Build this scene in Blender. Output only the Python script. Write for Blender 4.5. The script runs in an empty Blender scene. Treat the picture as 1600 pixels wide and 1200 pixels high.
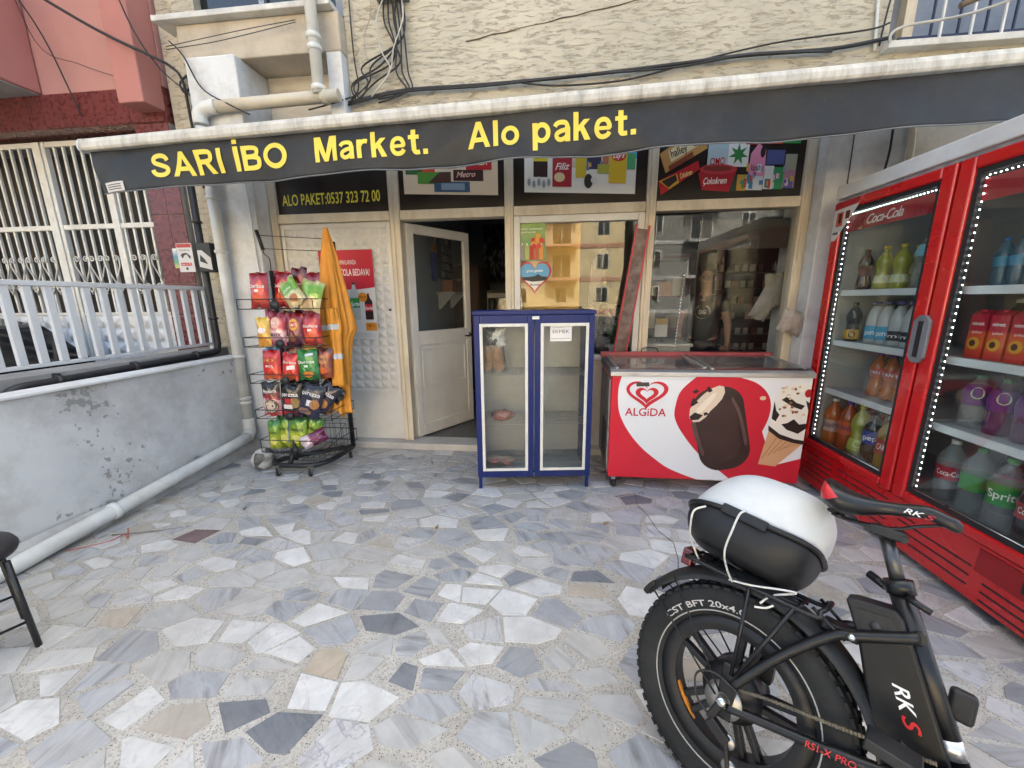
import bpy, math, random
from mathutils import Vector, Matrix
sc = bpy.context.scene
C = sc.collection
R = math.radians
random.seed(7)

# ------------------------------------------------------------------ camera
cam_d = bpy.data.cameras.new('camera'); cam = bpy.data.objects.new('camera', cam_d); C.objects.link(cam)
F_PX = 605.0
ya = Vector((68, 132, F_PX)).normalized()                  # facade normal seen in camera axes (right, up, forward)
dn = Vector((29, -2773, F_PX)); dn -= ya * dn.dot(ya); dn.normalize()
za = -dn
xa = ya.cross(za)
if xa.x < 0: xa = -xa
cam.matrix_world = Matrix(((xa.x, xa.y, -xa.z, 0), (ya.x, ya.y, -ya.z, 0), (za.x, za.y, -za.z, 1.45), (0, 0, 0, 1)))
cam_d.sensor_width = 36; cam_d.lens = 36 * F_PX / 1600
cam_d.clip_start = 0.05; cam_d.clip_end = 800
sc.camera = cam

# ------------------------------------------------------------------ light: open shade, sun behind the shop
SUN_EL, SUN_AZ = 50, 8
w = bpy.data.worlds.new('World'); sc.world = w; w.use_nodes = True
nt = w.node_tree; nt.nodes.clear()
sky = nt.nodes.new('ShaderNodeTexSky'); sky.sky_type = 'NISHITA'; sky.sun_disc = False
sky.sun_elevation = R(SUN_EL); sky.sun_rotation = R(SUN_AZ); sky.air_density = 0.6; sky.dust_density = 8.0; sky.ozone_density = 0.3
bg = nt.nodes.new('ShaderNodeBackground'); bg.inputs[1].default_value = 0.15
out = nt.nodes.new('ShaderNodeOutputWorld')
tint = nt.nodes.new('ShaderNodeMix'); tint.data_type = 'RGBA'; tint.blend_type = 'MULTIPLY'; tint.inputs['Factor'].default_value = 1
tint.inputs['B'].default_value = (.985, 1.03, .93, 1)      # daylight balance of the whole sky
nt.links.new(sky.outputs[0], tint.inputs['A']); nt.links.new(tint.outputs['Result'], bg.inputs[0]); nt.links.new(bg.outputs[0], out.inputs[0])
sun_d = bpy.data.lights.new('sun', 'SUN'); sun_d.energy = 4.0; sun_d.angle = R(0.5); sun_d.color = (1, .95, .86)
sun = bpy.data.objects.new('sun', sun_d); C.objects.link(sun)
sv = Vector((math.sin(R(SUN_AZ)) * math.cos(R(SUN_EL)), math.cos(R(SUN_AZ)) * math.cos(R(SUN_EL)), math.sin(R(SUN_EL))))
sun.rotation_euler = sv.to_track_quat('Z', 'Y').to_euler(); sun.location = (0, 20, 30)
sc.view_settings.view_transform = 'Standard'; sc.view_settings.look = 'None'
sc.view_settings.gamma = 1; sc.view_settings.use_curve_mapping = False
sc.view_settings.exposure = 2.95
sc.render.engine = 'CYCLES'
cy = sc.cycles
cy.use_denoising = True
cy.max_bounces = 8; cy.transparent_max_bounces = 24; cy.glossy_bounces = 4; cy.diffuse_bounces = 4; cy.transmission_bounces = 6
cy.caustics_reflective = False; cy.caustics_refractive = False
cy.sample_clamp_indirect = 4.0

# ------------------------------------------------------------------ helpers
def hx(s):
    s = s.lstrip('#'); o = []
    for i in (0, 2, 4):
        c = int(s[i:i + 2], 16) / 255
        o.append(c / 12.92 if c <= .04045 else ((c + .055) / 1.055) ** 2.4)
    return tuple(o)
def col(c): return hx(c) if isinstance(c, str) else c
def sc3(c, k): return tuple(min(1, x * k) for x in c)

MATS = {}
def nodes(name):
    m = bpy.data.materials.new(name); m.use_nodes = True
    n = m.node_tree; b = n.nodes['Principled BSDF']
    return m, n, b
def N(n, t, **k):
    x = n.nodes.new(t)
    for a, v in k.items():
        if a.startswith('i_'):
            x.inputs[a[2:].replace('_', ' ')].default_value = v
        else: setattr(x, a, v)
    return x
def coords(n, kind='Object', scale=(1, 1, 1)):
    tc = N(n, 'ShaderNodeTexCoord'); mp = N(n, 'ShaderNodeMapping'); mp.inputs['Scale'].default_value = scale
    n.links.new(tc.outputs[kind], mp.inputs[0]); return mp.outputs[0]
def ramp(n, fac, stops):
    r = N(n, 'ShaderNodeValToRGB'); e = r.color_ramp.elements
    while len(e) < len(stops): e.new(.5)
    for i, (p, c) in enumerate(stops):
        e[i].position = p; e[i].color = (*c, 1) if len(c) == 3 else c
    n.links.new(fac, r.inputs[0]); return r.outputs[0]
def mixc(n, fac, a, b, mode='MIX'):
    x = N(n, 'ShaderNodeMix', data_type='RGBA', blend_type=mode)
    for sck, v in ((x.inputs['Factor'], fac), (x.inputs['A'], a), (x.inputs['B'], b)):
        if isinstance(v, bpy.types.NodeSocket): n.links.new(v, sck)
        elif isinstance(v, (int, float)): sck.default_value = v
        else: sck.default_value = (*v, 1)
    return x.outputs['Result']
def bumpn(n, b, h, strength, dist=.002, prev=None):
    x = N(n, 'ShaderNodeBump'); x.inputs['Strength'].default_value = strength; x.inputs['Distance'].default_value = dist
    n.links.new(h, x.inputs['Height'])
    if prev: n.links.new(prev, x.inputs['Normal'])
    n.links.new(x.outputs[0], b.inputs['Normal']); return x.outputs[0]
def mat(name, c=(.5, .5, .5), rough=.5, metal=0, var=.12, vs=5, bump=0, bs=60, coat=0, spec=.5, dirt=None, damt=.5, ds=2.2, kind='Object', stretch=(1, 1, 1)):
    if name in MATS: return MATS[name]
    c = col(c); m, n, b = nodes(name)
    b.inputs['Metallic'].default_value = metal; b.inputs['Coat Weight'].default_value = coat
    b.inputs['Specular IOR Level'].default_value = spec; b.inputs['Coat Roughness'].default_value = .08
    co = coords(n, kind, stretch)
    nz = N(n, 'ShaderNodeTexNoise', i_Scale=vs, i_Detail=6.0, i_Roughness=.6); n.links.new(co, nz.inputs[0])
    cc = ramp(n, nz.outputs[0], [(.3, sc3(c, 1 - var)), (.7, sc3(c, 1 + var))])
    if dirt is not None:
        d2 = N(n, 'ShaderNodeTexNoise', i_Scale=ds, i_Detail=9.0, i_Roughness=.7); n.links.new(co, d2.inputs[0])
        fc = ramp(n, d2.outputs[0], [(.45, (0, 0, 0)), (.72, (damt, damt, damt))])
        cc = mixc(n, fc, cc, col(dirt))
    n.links.new(cc, b.inputs['Base Color'])
    rr = N(n, 'ShaderNodeMapRange'); n.links.new(nz.outputs[0], rr.inputs[0])
    rr.inputs[1].default_value = .3; rr.inputs[2].default_value = .7
    rr.inputs[3].default_value = max(0, rough - .07); rr.inputs[4].default_value = min(1, rough + .1)
    n.links.new(rr.outputs[0], b.inputs['Roughness'])
    if bump:
        bz = N(n, 'ShaderNodeTexNoise', i_Scale=bs, i_Detail=4.0); n.links.new(co, bz.inputs[0])
        bumpn(n, b, bz.outputs[0], bump, .004)
    MATS[name] = m; return m
def flat(c, rough=.55, key=None):
    c = col(c); k = key or 'print_%d_%d_%d' % tuple(int(x * 999) for x in c)
    if k in MATS: return MATS[k]
    m, n, b = nodes(k); b.inputs['Base Color'].default_value = (*c, 1); b.inputs['Roughness'].default_value = rough
    MATS[k] = m; return m
def glassmat(name, tint=(.93, .96, .95), ior=1.5, rough=0.0, dirt=0.0):
    if name in MATS: return MATS[name]
    m = bpy.data.materials.new(name); m.use_nodes = True; n = m.node_tree; n.nodes.clear()
    o = N(n, 'ShaderNodeOutputMaterial'); t = N(n, 'ShaderNodeBsdfTransparent'); t.inputs[0].default_value = (*tint, 1)
    g = N(n, 'ShaderNodeBsdfGlossy'); g.inputs['Roughness'].default_value = rough
    fr = N(n, 'ShaderNodeFresnel'); ge = N(n, 'ShaderNodeNewGeometry')
    im = N(n, 'ShaderNodeMapRange'); n.links.new(ge.outputs['Backfacing'], im.inputs[0]); im.inputs[3].default_value = ior; im.inputs[4].default_value = 1 / ior
    n.links.new(im.outputs[0], fr.inputs[0])       # thin pane: the same reflection on both faces
    mx = N(n, 'ShaderNodeMixShader'); n.links.new(fr.outputs[0], mx.inputs[0]); n.links.new(t.outputs[0], mx.inputs[1]); n.links.new(g.outputs[0], mx.inputs[2])
    last = mx.outputs[0]
    if dirt:
        d = N(n, 'ShaderNodeBsdfDiffuse'); d.inputs[0].default_value = (.6, .6, .57, 1)
        nz = N(n, 'ShaderNodeTexNoise', i_Scale=3.0, i_Detail=8.0, i_Roughness=.7); n.links.new(coords(n), nz.inputs[0])
        mr = N(n, 'ShaderNodeMapRange'); n.links.new(nz.outputs[0], mr.inputs[0]); mr.inputs[1].default_value = .3; mr.inputs[2].default_value = .8; mr.inputs[3].default_value = dirt * .3; mr.inputs[4].default_value = dirt
        m2 = N(n, 'ShaderNodeMixShader'); n.links.new(mr.outputs[0], m2.inputs[0]); n.links.new(last, m2.inputs[1]); n.links.new(d.outputs[0], m2.inputs[2]); last = m2.outputs[0]
    n.links.new(last, o.inputs[0]); MATS[name] = m; return m
def tone(name, stops, axis='Z', lo=0, hi=1, noise=.06, ns=14, rough=.35, metal=.0, coat=.3, bump=.3):
    """printed film: bands of colour along an object axis, edges wobbled by noise"""
    if name in MATS: return MATS[name]
    m, n, b = nodes(name); co = coords(n)
    sp = N(n, 'ShaderNodeSeparateXYZ'); n.links.new(co, sp.inputs[0])
    mr = N(n, 'ShaderNodeMapRange'); n.links.new(sp.outputs[axis], mr.inputs[0]); mr.inputs[1].default_value = lo; mr.inputs[2].default_value = hi
    nz = N(n, 'ShaderNodeTexNoise', i_Scale=ns, i_Detail=3.0); n.links.new(co, nz.inputs[0])
    s = N(n, 'ShaderNodeMath', operation='SUBTRACT'); n.links.new(nz.outputs[0], s.inputs[0]); s.inputs[1].default_value = .5
    ma = N(n, 'ShaderNodeMath', operation='MULTIPLY_ADD'); n.links.new(s.outputs[0], ma.inputs[0]); ma.inputs[1].default_value = noise * 8; n.links.new(mr.outputs[0], ma.inputs[2])
    n.links.new(ramp(n, ma.outputs[0], [(p, col(c)) for p, c in stops]), b.inputs['Base Color'])
    b.inputs['Roughness'].default_value = rough; b.inputs['Metallic'].default_value = metal; b.inputs['Coat Weight'].default_value = coat; b.inputs['Coat Roughness'].default_value = .15
    if bump:
        bz = N(n, 'ShaderNodeTexNoise', i_Scale=38.0, i_Detail=2.0); n.links.new(co, bz.inputs[0]); bumpn(n, b, bz.outputs[0], bump, .004)
    MATS[name] = m; return m
def emis(name, c, s):
    if name in MATS: return MATS[name]
    m, n, b = nodes(name); b.inputs['Emission Color'].default_value = (*c, 1); b.inputs['Emission Strength'].default_value = s
    b.inputs['Base Color'].default_value = (*c, 1); MATS[name] = m; return m

def setp(o, label=None, cat=None, group=None, kind=None):
    if label: o['label'] = label
    if cat: o['category'] = cat
    if group: o['group'] = group
    if kind: o['kind'] = kind
    return o
def thing(name, label, cat, loc=(0, 0, 0), rot=(0, 0, 0), group=None):
    o = bpy.data.objects.new(name, None); C.objects.link(o); o.empty_display_size = .1
    o.location = loc; o.rotation_euler = rot
    return setp(o, label, cat, group)
def copy_tree(o, parent=None):
    c = o.copy(); C.objects.link(c); c.parent = parent
    for ch in o.children: copy_tree(ch, c)
    return c

class MB:
    def __init__(s): s.v = []; s.f = []; s.s = []
    def add(s, v, f, smooth=False):
        k = len(s.v); s.v += [tuple(p) for p in v]; s.f += [tuple(i + k for i in q) for q in f]; s.s += [smooth] * len(f); return s
    def box(s, x0, x1, y0, y1, z0, z1):
        return s.add([(x0, y0, z0), (x1, y0, z0), (x1, y1, z0), (x0, y1, z0), (x0, y0, z1), (x1, y0, z1), (x1, y1, z1), (x0, y1, z1)],
                     [(0, 3, 2, 1), (4, 5, 6, 7), (0, 1, 5, 4), (1, 2, 6, 5), (2, 3, 7, 6), (3, 0, 4, 7)])
    def bar(s, a, b, w, h, up=(0, 0, 1)):
        a = Vector(a); b = Vector(b); d = (b - a).normalized(); u = Vector(up)
        if abs(d.dot(u)) > .98: u = Vector((0, 1, 0)) if abs(d.y) < .9 else Vector((1, 0, 0))
        r = d.cross(u).normalized() * w / 2; u = r.cross(d).normalized() * h / 2
        return s.add([p + q for p in (a, b) for q in (-r - u, r - u, r + u, -r + u)], [(0, 1, 2, 3), (7, 6, 5, 4), (0, 4, 5, 1), (1, 5, 6, 2), (2, 6, 7, 3), (3, 7, 4, 0)])
    def tube(s, pts, r, n=8, closed=False):
        P = [Vector(p) for p in pts]; L = len(P); rr = r if isinstance(r, (list, tuple)) else [r] * L
        k = len(s.v); u = None; vs = []
        for i, p in enumerate(P):
            if closed: d = P[(i + 1) % L] - P[i - 1]
            else: d = (P[min(i + 1, L - 1)] - P[max(i - 1, 0)])
            d.normalize()
            if u is None: u = d.orthogonal().normalized()
            else:
                u = u - d * u.dot(d)
                u = u.normalized() if u.length > 1e-6 else d.orthogonal().normalized()
            q = d.cross(u)
            vs += [p + (u * math.cos(2 * math.pi * j / n) + q * math.sin(2 * math.pi * j / n)) * rr[i] for j in range(n)]
        fs = []
        for i in range(L if closed else L - 1):
            a = i * n; b = ((i + 1) % L) * n
            fs += [(a + j, a + (j + 1) % n, b + (j + 1) % n, b + j) for j in range(n)]
        s.add(vs, fs, True)
        if not closed: s.f += [tuple(k + j for j in reversed(range(n))), tuple(k + (L - 1) * n + j for j in range(n))]; s.s += [False, False]
        return s
    def lathe(s, prof, n=16, c=(0, 0, 0), ax=None, smooth=True):
        """prof of (r, h) about axis ax through c"""
        c = Vector(c); a = Vector(ax or (0, 0, 1)).normalized(); u = a.orthogonal().normalized(); q = a.cross(u)
        vs = [c + a * h + (u * math.cos(2 * math.pi * j / n) + q * math.sin(2 * math.pi * j / n)) * r for r, h in prof for j in range(n)]
        fs = [(i * n + j, i * n + (j + 1) % n, (i + 1) * n + (j + 1) % n, (i + 1) * n + j) for i in range(len(prof) - 1) for j in range(n)]
        k = len(s.v); s.add(vs, fs, smooth)
        if prof[0] == prof[-1]: return s
        if prof[0][0] > 1e-4: s.f.append(tuple(k + j for j in reversed(range(n)))); s.s.append(False)
        if prof[-1][0] > 1e-4: s.f.append(tuple(k + (len(prof) - 1) * n + j for j in range(n))); s.s.append(False)
        return s
    def grid(s, fn, nu, nv, cu=False, smooth=True):
        vs = [fn(i / nu, j / nv) for j in range(nv + 1) for i in range(nu if cu else nu + 1)]
        m = nu if cu else nu + 1
        fs = [(j * m + i, j * m + (i + 1) % m, (j + 1) * m + (i + 1) % m, (j + 1) * m + i) for j in range(nv) for i in range(nu)]
        return s.add(vs, fs, smooth)
    def prism(s, pts, a, b, smooth=False):
        """pts: list of 3D points of a planar polygon (offset a) swept by vector b"""
        n = len(pts); A = [Vector(p) + Vector(a) for p in pts]; B = [p + Vector(b) for p in A]
        return s.add(A + B, [tuple(range(n)), tuple(reversed(range(n, 2 * n)))] + [(i, n + i, n + (i + 1) % n, (i + 1) % n) for i in range(n)], smooth)
    def sphere(s, c, r, nu=16, nv=10, sc_=(1, 1, 1)):
        def fn(u, v):
            t = math.pi * v; p = 2 * math.pi * u
            return (c[0] + r * sc_[0] * math.sin(t) * math.cos(p), c[1] + r * sc_[1] * math.sin(t) * math.sin(p), c[2] - r * sc_[2] * math.cos(t))
        return s.grid(fn, nu, nv, True)
    def xf(s, m):
        s.v = [tuple(m @ Vector(p)) for p in s.v]; return s
    def mesh(s, name):
        me = bpy.data.meshes.new(name); me.from_pydata(s.v, [], s.f); me.polygons.foreach_set('use_smooth', s.s); me.update(); return me
    def obj(s, name, m, parent=None, bevel=0, solid=0, sub=0, seg=2, loc=None, rot=None, local=True, fixn=False):
        me = s.mesh(name)
        if fixn:
            import bmesh
            bm = bmesh.new(); bm.from_mesh(me); bmesh.ops.remove_doubles(bm, verts=bm.verts, dist=1e-5); bmesh.ops.recalc_face_normals(bm, faces=bm.faces); bm.to_mesh(me); bm.free()
        if m: me.materials.append(m)
        return link(name, me, parent, bevel, solid, sub, seg, loc, rot, local)
def link(name, me, parent=None, bevel=0, solid=0, sub=0, seg=2, loc=None, rot=None, local=True):
    o = bpy.data.objects.new(name, me); C.objects.link(o)
    if loc: o.location = loc
    if rot: o.rotation_euler = rot
    if parent:
        o.parent = parent
        if not local: o.matrix_parent_inverse = parent.matrix_basis.inverted()
    if solid: x = o.modifiers.new('solid', 'SOLIDIFY'); x.thickness = solid; x.offset = 0
    if sub: x = o.modifiers.new('sub', 'SUBSURF'); x.levels = sub; x.render_levels = sub
    if bevel: x = o.modifiers.new('bevel', 'BEVEL'); x.width = bevel; x.segments = seg; x.limit_method = 'ANGLE'; x.angle_limit = R(35); x.harden_normals = True
    return o
def wob(pts, k=6, amp=0.0, rnd=random):
    """smooth a polyline (Catmull-Rom) with k steps per span"""
    P = [Vector(p) for p in pts]; o = []
    for i in range(len(P) - 1):
        a = P[max(i - 1, 0)]; b = P[i]; c = P[i + 1]; d = P[min(i + 2, len(P) - 1)]
        for j in range(k):
            t = j / k
            q = .5 * ((2 * b) + (c - a) * t + (2 * a - 5 * b + 4 * c - d) * t * t + (3 * b - a - 3 * c + d) * t ** 3)
            if amp: q += Vector((rnd.uniform(-amp, amp), rnd.uniform(-amp, amp), rnd.uniform(-amp, amp)))
            o.append(q)
    o.append(P[-1]); return o

# ------------------------------------------------------------------ lettering: all strings are turned into meshes once
STR = ['SARI İBO', 'Market.', 'Alo paket.', 'ALO PAKET:0537 323 72 00', '2.5L KAPAKLARINDA', 'COCA-COLA BEDAVA!', 'BEDAVA', '1000 TL', 'EKMEK', 'ALGiDA', 'Coca-Cola', 'Coca-Cola ', 'Sprite', 'Doritos', "Lay's", 'çerezza', 'FANTA', 'CAMLICA', 'pepsi', 'halley', 'Çokokrem', 'ÜLKER', 'Metro', 'Cin', 'OMO', 'Vanish', 'DG', 'CST BFT 20x4.0', 'RS1-X', 'PRO', 'RKS', 'RK', 'S', 'nimet', 'Cheetos', 'A', 'Filiz', 'hakiki lezzetlerin', 'şimdi burada!', 'güzel günler', 'Burada', '444 19 75', 'Çok', 'şeftali', 'C', 'SİGORTALI', 'mis', 'pınar', 'Patos', 'MAXX', 'Popcorn', 'DIŞ MEKAN', 'KAMERA']
TXT = {}
def build_texts():
    tmp = []
    for s in STR:
        for key, sh, bo in ((s, 0, 0.0), (s + '|i', .35, .014), (s + '|b', 0, .012)):
            cu = bpy.data.curves.new('t', 'FONT'); cu.body = s.strip(); cu.size = 1; cu.offset = bo; cu.shear = sh; cu.resolution_u = 3; cu.fill_mode = 'FRONT'
            if key.endswith('|i') and s == 'Coca-Cola': cu.space_character = .86
            o = bpy.data.objects.new('t', cu); C.objects.link(o); tmp.append((key, o, cu))
    bpy.context.view_layer.update(); dg = bpy.context.evaluated_depsgraph_get()
    for key, o, cu in tmp:
        me = o.evaluated_get(dg).to_mesh(); v = [(p.co.x, p.co.y) for p in me.vertices]; f = [tuple(p.vertices) for p in me.polygons]
        x0 = min(p[0] for p in v); x1 = max(p[0] for p in v)
        TXT[key] = ([((p[0] - x0) / (x1 - x0), p[1] / .729) for p in v], f, (x1 - x0) / .729)
        o.evaluated_get(dg).to_mesh_clear()
    for key, o, cu in tmp: bpy.data.objects.remove(o); bpy.data.curves.remove(cu)
build_texts()
class Plane:
    """a printed surface: p(u, v, lift) -> point"""
    def __init__(s, o, u, v): s.o = Vector(o); s.u = Vector(u); s.v = Vector(v); s.n = s.u.cross(s.v).normalized()
    def __call__(s, a, b, h=0): return s.o + s.u * a + s.v * b + s.n * h
def lettering(parent, pl, s, x0, x1, base, cap, c, lift=.0015, style='', name='lettering', m=None, rot=0, tilt=0):
    v, f, asp = TXT[s + style]; b = MB()
    cx, cy_ = (x0 + x1) / 2, base
    def pt(a, k):
        x = x0 + a * (x1 - x0) - cx; y = k * cap
        y += tilt * a
        ca, sa = math.cos(rot), math.sin(rot)
        return pl(cx + x * ca - y * sa, cy_ + x * sa + y * ca, lift)
    b.add([pt(*p) for p in v], f); return b.obj(name, m or flat(c), parent)
PK = [0]
def pic(parent, pl, pts, c, lift=.001, name='print', m=None):
    PK[0] += 1; lift += (PK[0] % 23) * .00002      # no two prints share a plane
    b = MB(); b.add([pl(x, y, lift) for x, y in pts], [tuple(range(len(pts)))]); return b.obj(name, m or flat(c), parent)
def rect(x0, x1, y0, y1): return [(x0, y0), (x1, y0), (x1, y1), (x0, y1)]
def oval(cx, cy_, rx, ry, n=24, a0=0): return [(cx + rx * math.cos(2 * math.pi * i / n + a0), cy_ + ry * math.sin(2 * math.pi * i / n + a0)) for i in range(n)]
def heart(cx, cy_, w_, h_, n=40):
    o = []
    for i in range(n):
        t = 2 * math.pi * i / n; o.append((cx + w_ / 2 * math.sin(t) ** 3, cy_ + h_ / 2 * (13 * math.cos(t) - 5 * math.cos(2 * t) - 2 * math.cos(3 * t) - math.cos(4 * t) + 2.5) / 14.5))
    return o
def ring2(parent, pl, outer, inner, c, lift, name='print'):
    n = len(outer); b = MB(); b.add([pl(x, y, lift) for x, y in outer + inner], [(i, (i + 1) % n, n + (i + 1) % n, n + i) for i in range(n)]); return b.obj(name, flat(c), parent)

# own bold grotesque capitals and small letters for the awning, drawn as polygons and strokes (cap height 1)
def rc(a, b, c, d): return ('p', [(a, c), (b, c), (b, d), (a, d)])
GLY = {'A': [('p', [(0, 0), (.21, 0), (.58, 1), (.38, 1)]), ('p', [(.75, 0), (.96, 0), (.58, 1), (.38, 1)]), rc(.22, .74, .22, .40)],
 'S': [('s', .19, [(.77, .70), (.70, .84), (.55, .905), (.40, .91), (.22, .86), (.15, .74), (.21, .62), (.40, .54), (.58, .47), (.74, .38), (.74, .22), (.62, .12), (.44, .09), (.26, .12), (.14, .22), (.10, .33)])],
 'R': [rc(0, .21, 0, 1), ('s', .19, [(.2, .905), (.50, .905), (.69, .86), (.74, .71), (.68, .57), (.50, .52), (.2, .52)]), ('p', [(.65, 0), (.91, 0), (.60, .46), (.37, .46)])],
 'I': [rc(0, .21, 0, 1)], 'İ': [rc(0, .21, 0, 1), rc(0, .21, 1.10, 1.28)],
 'B': [rc(0, .21, 0, 1), ('s', .18, [(.2, .91), (.45, .91), (.64, .86), (.68, .74), (.62, .61), (.45, .56), (.2, .56)]), ('s', .19, [(.2, .54), (.5, .53), (.71, .46), (.75, .31), (.69, .15), (.5, .095), (.2, .095)])],
 'O': [('c', .2, .52, .5, .425, .415)],
 'M': [rc(0, .2, 0, 1), rc(.83, 1.03, 0, 1), ('p', [(.42, 0), (.60, 0), (.30, 1), (.02, 1)]), ('p', [(.43, 0), (.61, 0), (1.01, 1), (.73, 1)])],
 'a': [rc(.46, .66, 0, .50), ('s', .17, [(.05, .54), (.14, .64), (.32, .675), (.50, .63), (.56, .48)]), ('s', .16, [(.55, .42), (.3, .37), (.13, .28), (.12, .16), (.22, .075), (.38, .09), (.55, .2)])],
 'r': [rc(0, .2, 0, .74), ('s', .18, [(.1, .42), (.2, .60), (.33, .66), (.47, .64)])],
 'k': [rc(0, .2, 0, 1), ('p', [(.15, .25), (.66, .74), (.42, .74), (.15, .48)]), ('p', [(.44, 0), (.68, 0), (.40, .52), (.25, .40)])],
 'e': [rc(.14, .66, .30, .43), ('s', .17, [(.61, .36), (.61, .46), (.52, .62), (.36, .67), (.19, .60), (.11, .42), (.12, .25), (.22, .11), (.38, .07), (.54, .12), (.62, .22)])],
 't': [rc(.12, .32, .14, .95), ('s', .17, [(.215, .25), (.24, .12), (.32, .085), (.46, .09)]), rc(0, .46, .58, .74)],
 '.': [rc(0, .2, 0, .2)], 'l': [rc(0, .2, 0, 1)], 'o': [('c', .18, .37, .37, .28, .29)], 'p': [rc(0, .2, -.28, .74), ('c', .18, .38, .37, .26, .29)]}
def glyph_text(parent, pl, s, x0, x1, base, cap, m, lift=.006):
    adv = 0; G_ = []
    for ch in s:
        if ch == ' ': adv += .42; continue
        w_ = 0; polys = []
        for e in GLY[ch]:
            if e[0] == 'p':                  # four corners, cut fine enough to follow the folds of the cloth
                (ax, ay), (bx, by), (cx, cy2), (dx, dy) = e[1]; n_ = 8
                v = [((ax * (1 - i / n_) + bx * i / n_) * (1 - j / n_) + (dx * (1 - i / n_) + cx * i / n_) * j / n_, (ay * (1 - i / n_) + by * i / n_) * (1 - j / n_) + (dy * (1 - i / n_) + cy2 * i / n_) * j / n_) for j in range(n_ + 1) for i in range(n_ + 1)]
                polys.append((v, [(j * 9 + i, j * 9 + i + 1, j * 9 + i + 10, j * 9 + i + 9) for j in range(n_) for i in range(n_)]))
            else:
                if e[0] == 'c': pts = [Vector((e[2] + e[4] * math.cos(2 * math.pi * i / 28), e[3] + e[5] * math.sin(2 * math.pi * i / 28), 0)) for i in range(28)]; cl_ = True
                else: pts = wob([(a, b, 0) for a, b in e[2]], 4); cl_ = False
                L = len(pts); v = []
                for i, q in enumerate(pts):
                    d = (pts[(i + 1) % L] - pts[i - 1]) if cl_ else (pts[min(i + 1, L - 1)] - pts[max(i - 1, 0)])
                    d.normalize(); nn = Vector((-d.y, d.x, 0)) * e[1] / 2; v += [(q + nn)[:2], (q - nn)[:2]]
                polys.append((v, [(2 * i, 2 * i + 1, (2 * i + 3) % (2 * L), (2 * i + 2) % (2 * L)) for i in range(L if cl_ else L - 1)]))
        w_ = max(p[0] for v, f in polys for p in v); G_.append((adv, polys)); adv += w_ + .13
    tot = adv - .13
    for a0, polys in G_:                     # one mesh per letter
        b = MB()
        for k, (v, f) in enumerate(polys): b.add([pl(x0 + (a0 + x) / tot * (x1 - x0), base + y * cap, lift + k * .0005) for x, y in v], f)
        b.obj('letter', m, parent)
# ------------------------------------------------------------------ special materials
def stone_mat(name, stops, wscale=7, dist=6, amt=.5, rough=.32, veins=None):
    m, n, b = nodes(name); co = coords(n)
    oi = N(n, 'ShaderNodeObjectInfo')
    off = N(n, 'ShaderNodeVectorMath', operation='SCALE'); off.inputs[3].default_value = 23.0
    cmb = N(n, 'ShaderNodeCombineXYZ'); n.links.new(oi.outputs['Random'], cmb.inputs[0]); n.links.new(oi.outputs['Random'], cmb.inputs[1]); n.links.new(cmb.outputs[0], off.inputs[0])
    ad = N(n, 'ShaderNodeVectorMath', operation='ADD'); n.links.new(co, ad.inputs[0]); n.links.new(off.outputs[0], ad.inputs[1])
    ws = N(n, 'ShaderNodeVectorMath', operation='MULTIPLY'); ws.inputs[1].default_value = (wscale * 6.0, wscale * .9, 1); n.links.new(ad.outputs[0], ws.inputs[0])
    wv = N(n, 'ShaderNodeTexNoise', i_Scale=1.0, i_Detail=7.0, i_Roughness=.62, i_Distortion=dist * .12); n.links.new(ws.outputs[0], wv.inputs[0])
    nz = N(n, 'ShaderNodeTexNoise', i_Scale=9.0, i_Detail=8.0, i_Roughness=.65); n.links.new(ad.outputs[0], nz.inputs[0])
    base = ramp(n, oi.outputs['Random'], stops)
    w2 = ramp(n, wv.outputs[0], [(.30, (1 - amt,) * 3), (.44, (1 - amt * .35,) * 3), (.52, (1,) * 3), (.60, (1 - amt * .2,) * 3), (.72, (min(1, 1 + amt * .3),) * 3)])
    c1 = mixc(n, 1.0, base, w2, 'MULTIPLY')
    nn = ramp(n, nz.outputs[0], [(.3, (.74, .745, .76)), (.7, (1.0, 1.0, 1.0))])
    c1 = mixc(n, 1.0, c1, nn, 'MULTIPLY')
    if veins:
        vz = N(n, 'ShaderNodeTexNoise', i_Scale=5.0, i_Detail=6.0, i_Distortion=1.2); n.links.new(ad.outputs[0], vz.inputs[0])
        vf = ramp(n, vz.outputs[0], [(.485, (0, 0, 0)), (.5, (.8, .8, .8)), (.515, (0, 0, 0))]); c1 = mixc(n, vf, c1, veins)
    # grime worn over the whole pavement
    tg = N(n, 'ShaderNodeNewGeometry'); gz_ = N(n, 'ShaderNodeTexNoise', i_Scale=1.3, i_Detail=10.0, i_Roughness=.72); n.links.new(tg.outputs['Position'], gz_.inputs[0])
    gf = ramp(n, gz_.outputs[0], [(.40, (0, 0, 0)), (.72, (.6, .6, .6))]); c1 = mixc(n, gf, c1, (.33, .30, .26))
    n.links.new(c1, b.inputs['Base Color'])
    rm = N(n, 'ShaderNodeMapRange'); n.links.new(nz.outputs[0], rm.inputs[0]); rm.inputs[3].default_value = rough - .08; rm.inputs[4].default_value = rough + .3
    n.links.new(rm.outputs[0], b.inputs['Roughness'])
    bumpn(n, b, nz.outputs[0], .12, .002)
    MATS[name] = m; return m
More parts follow.
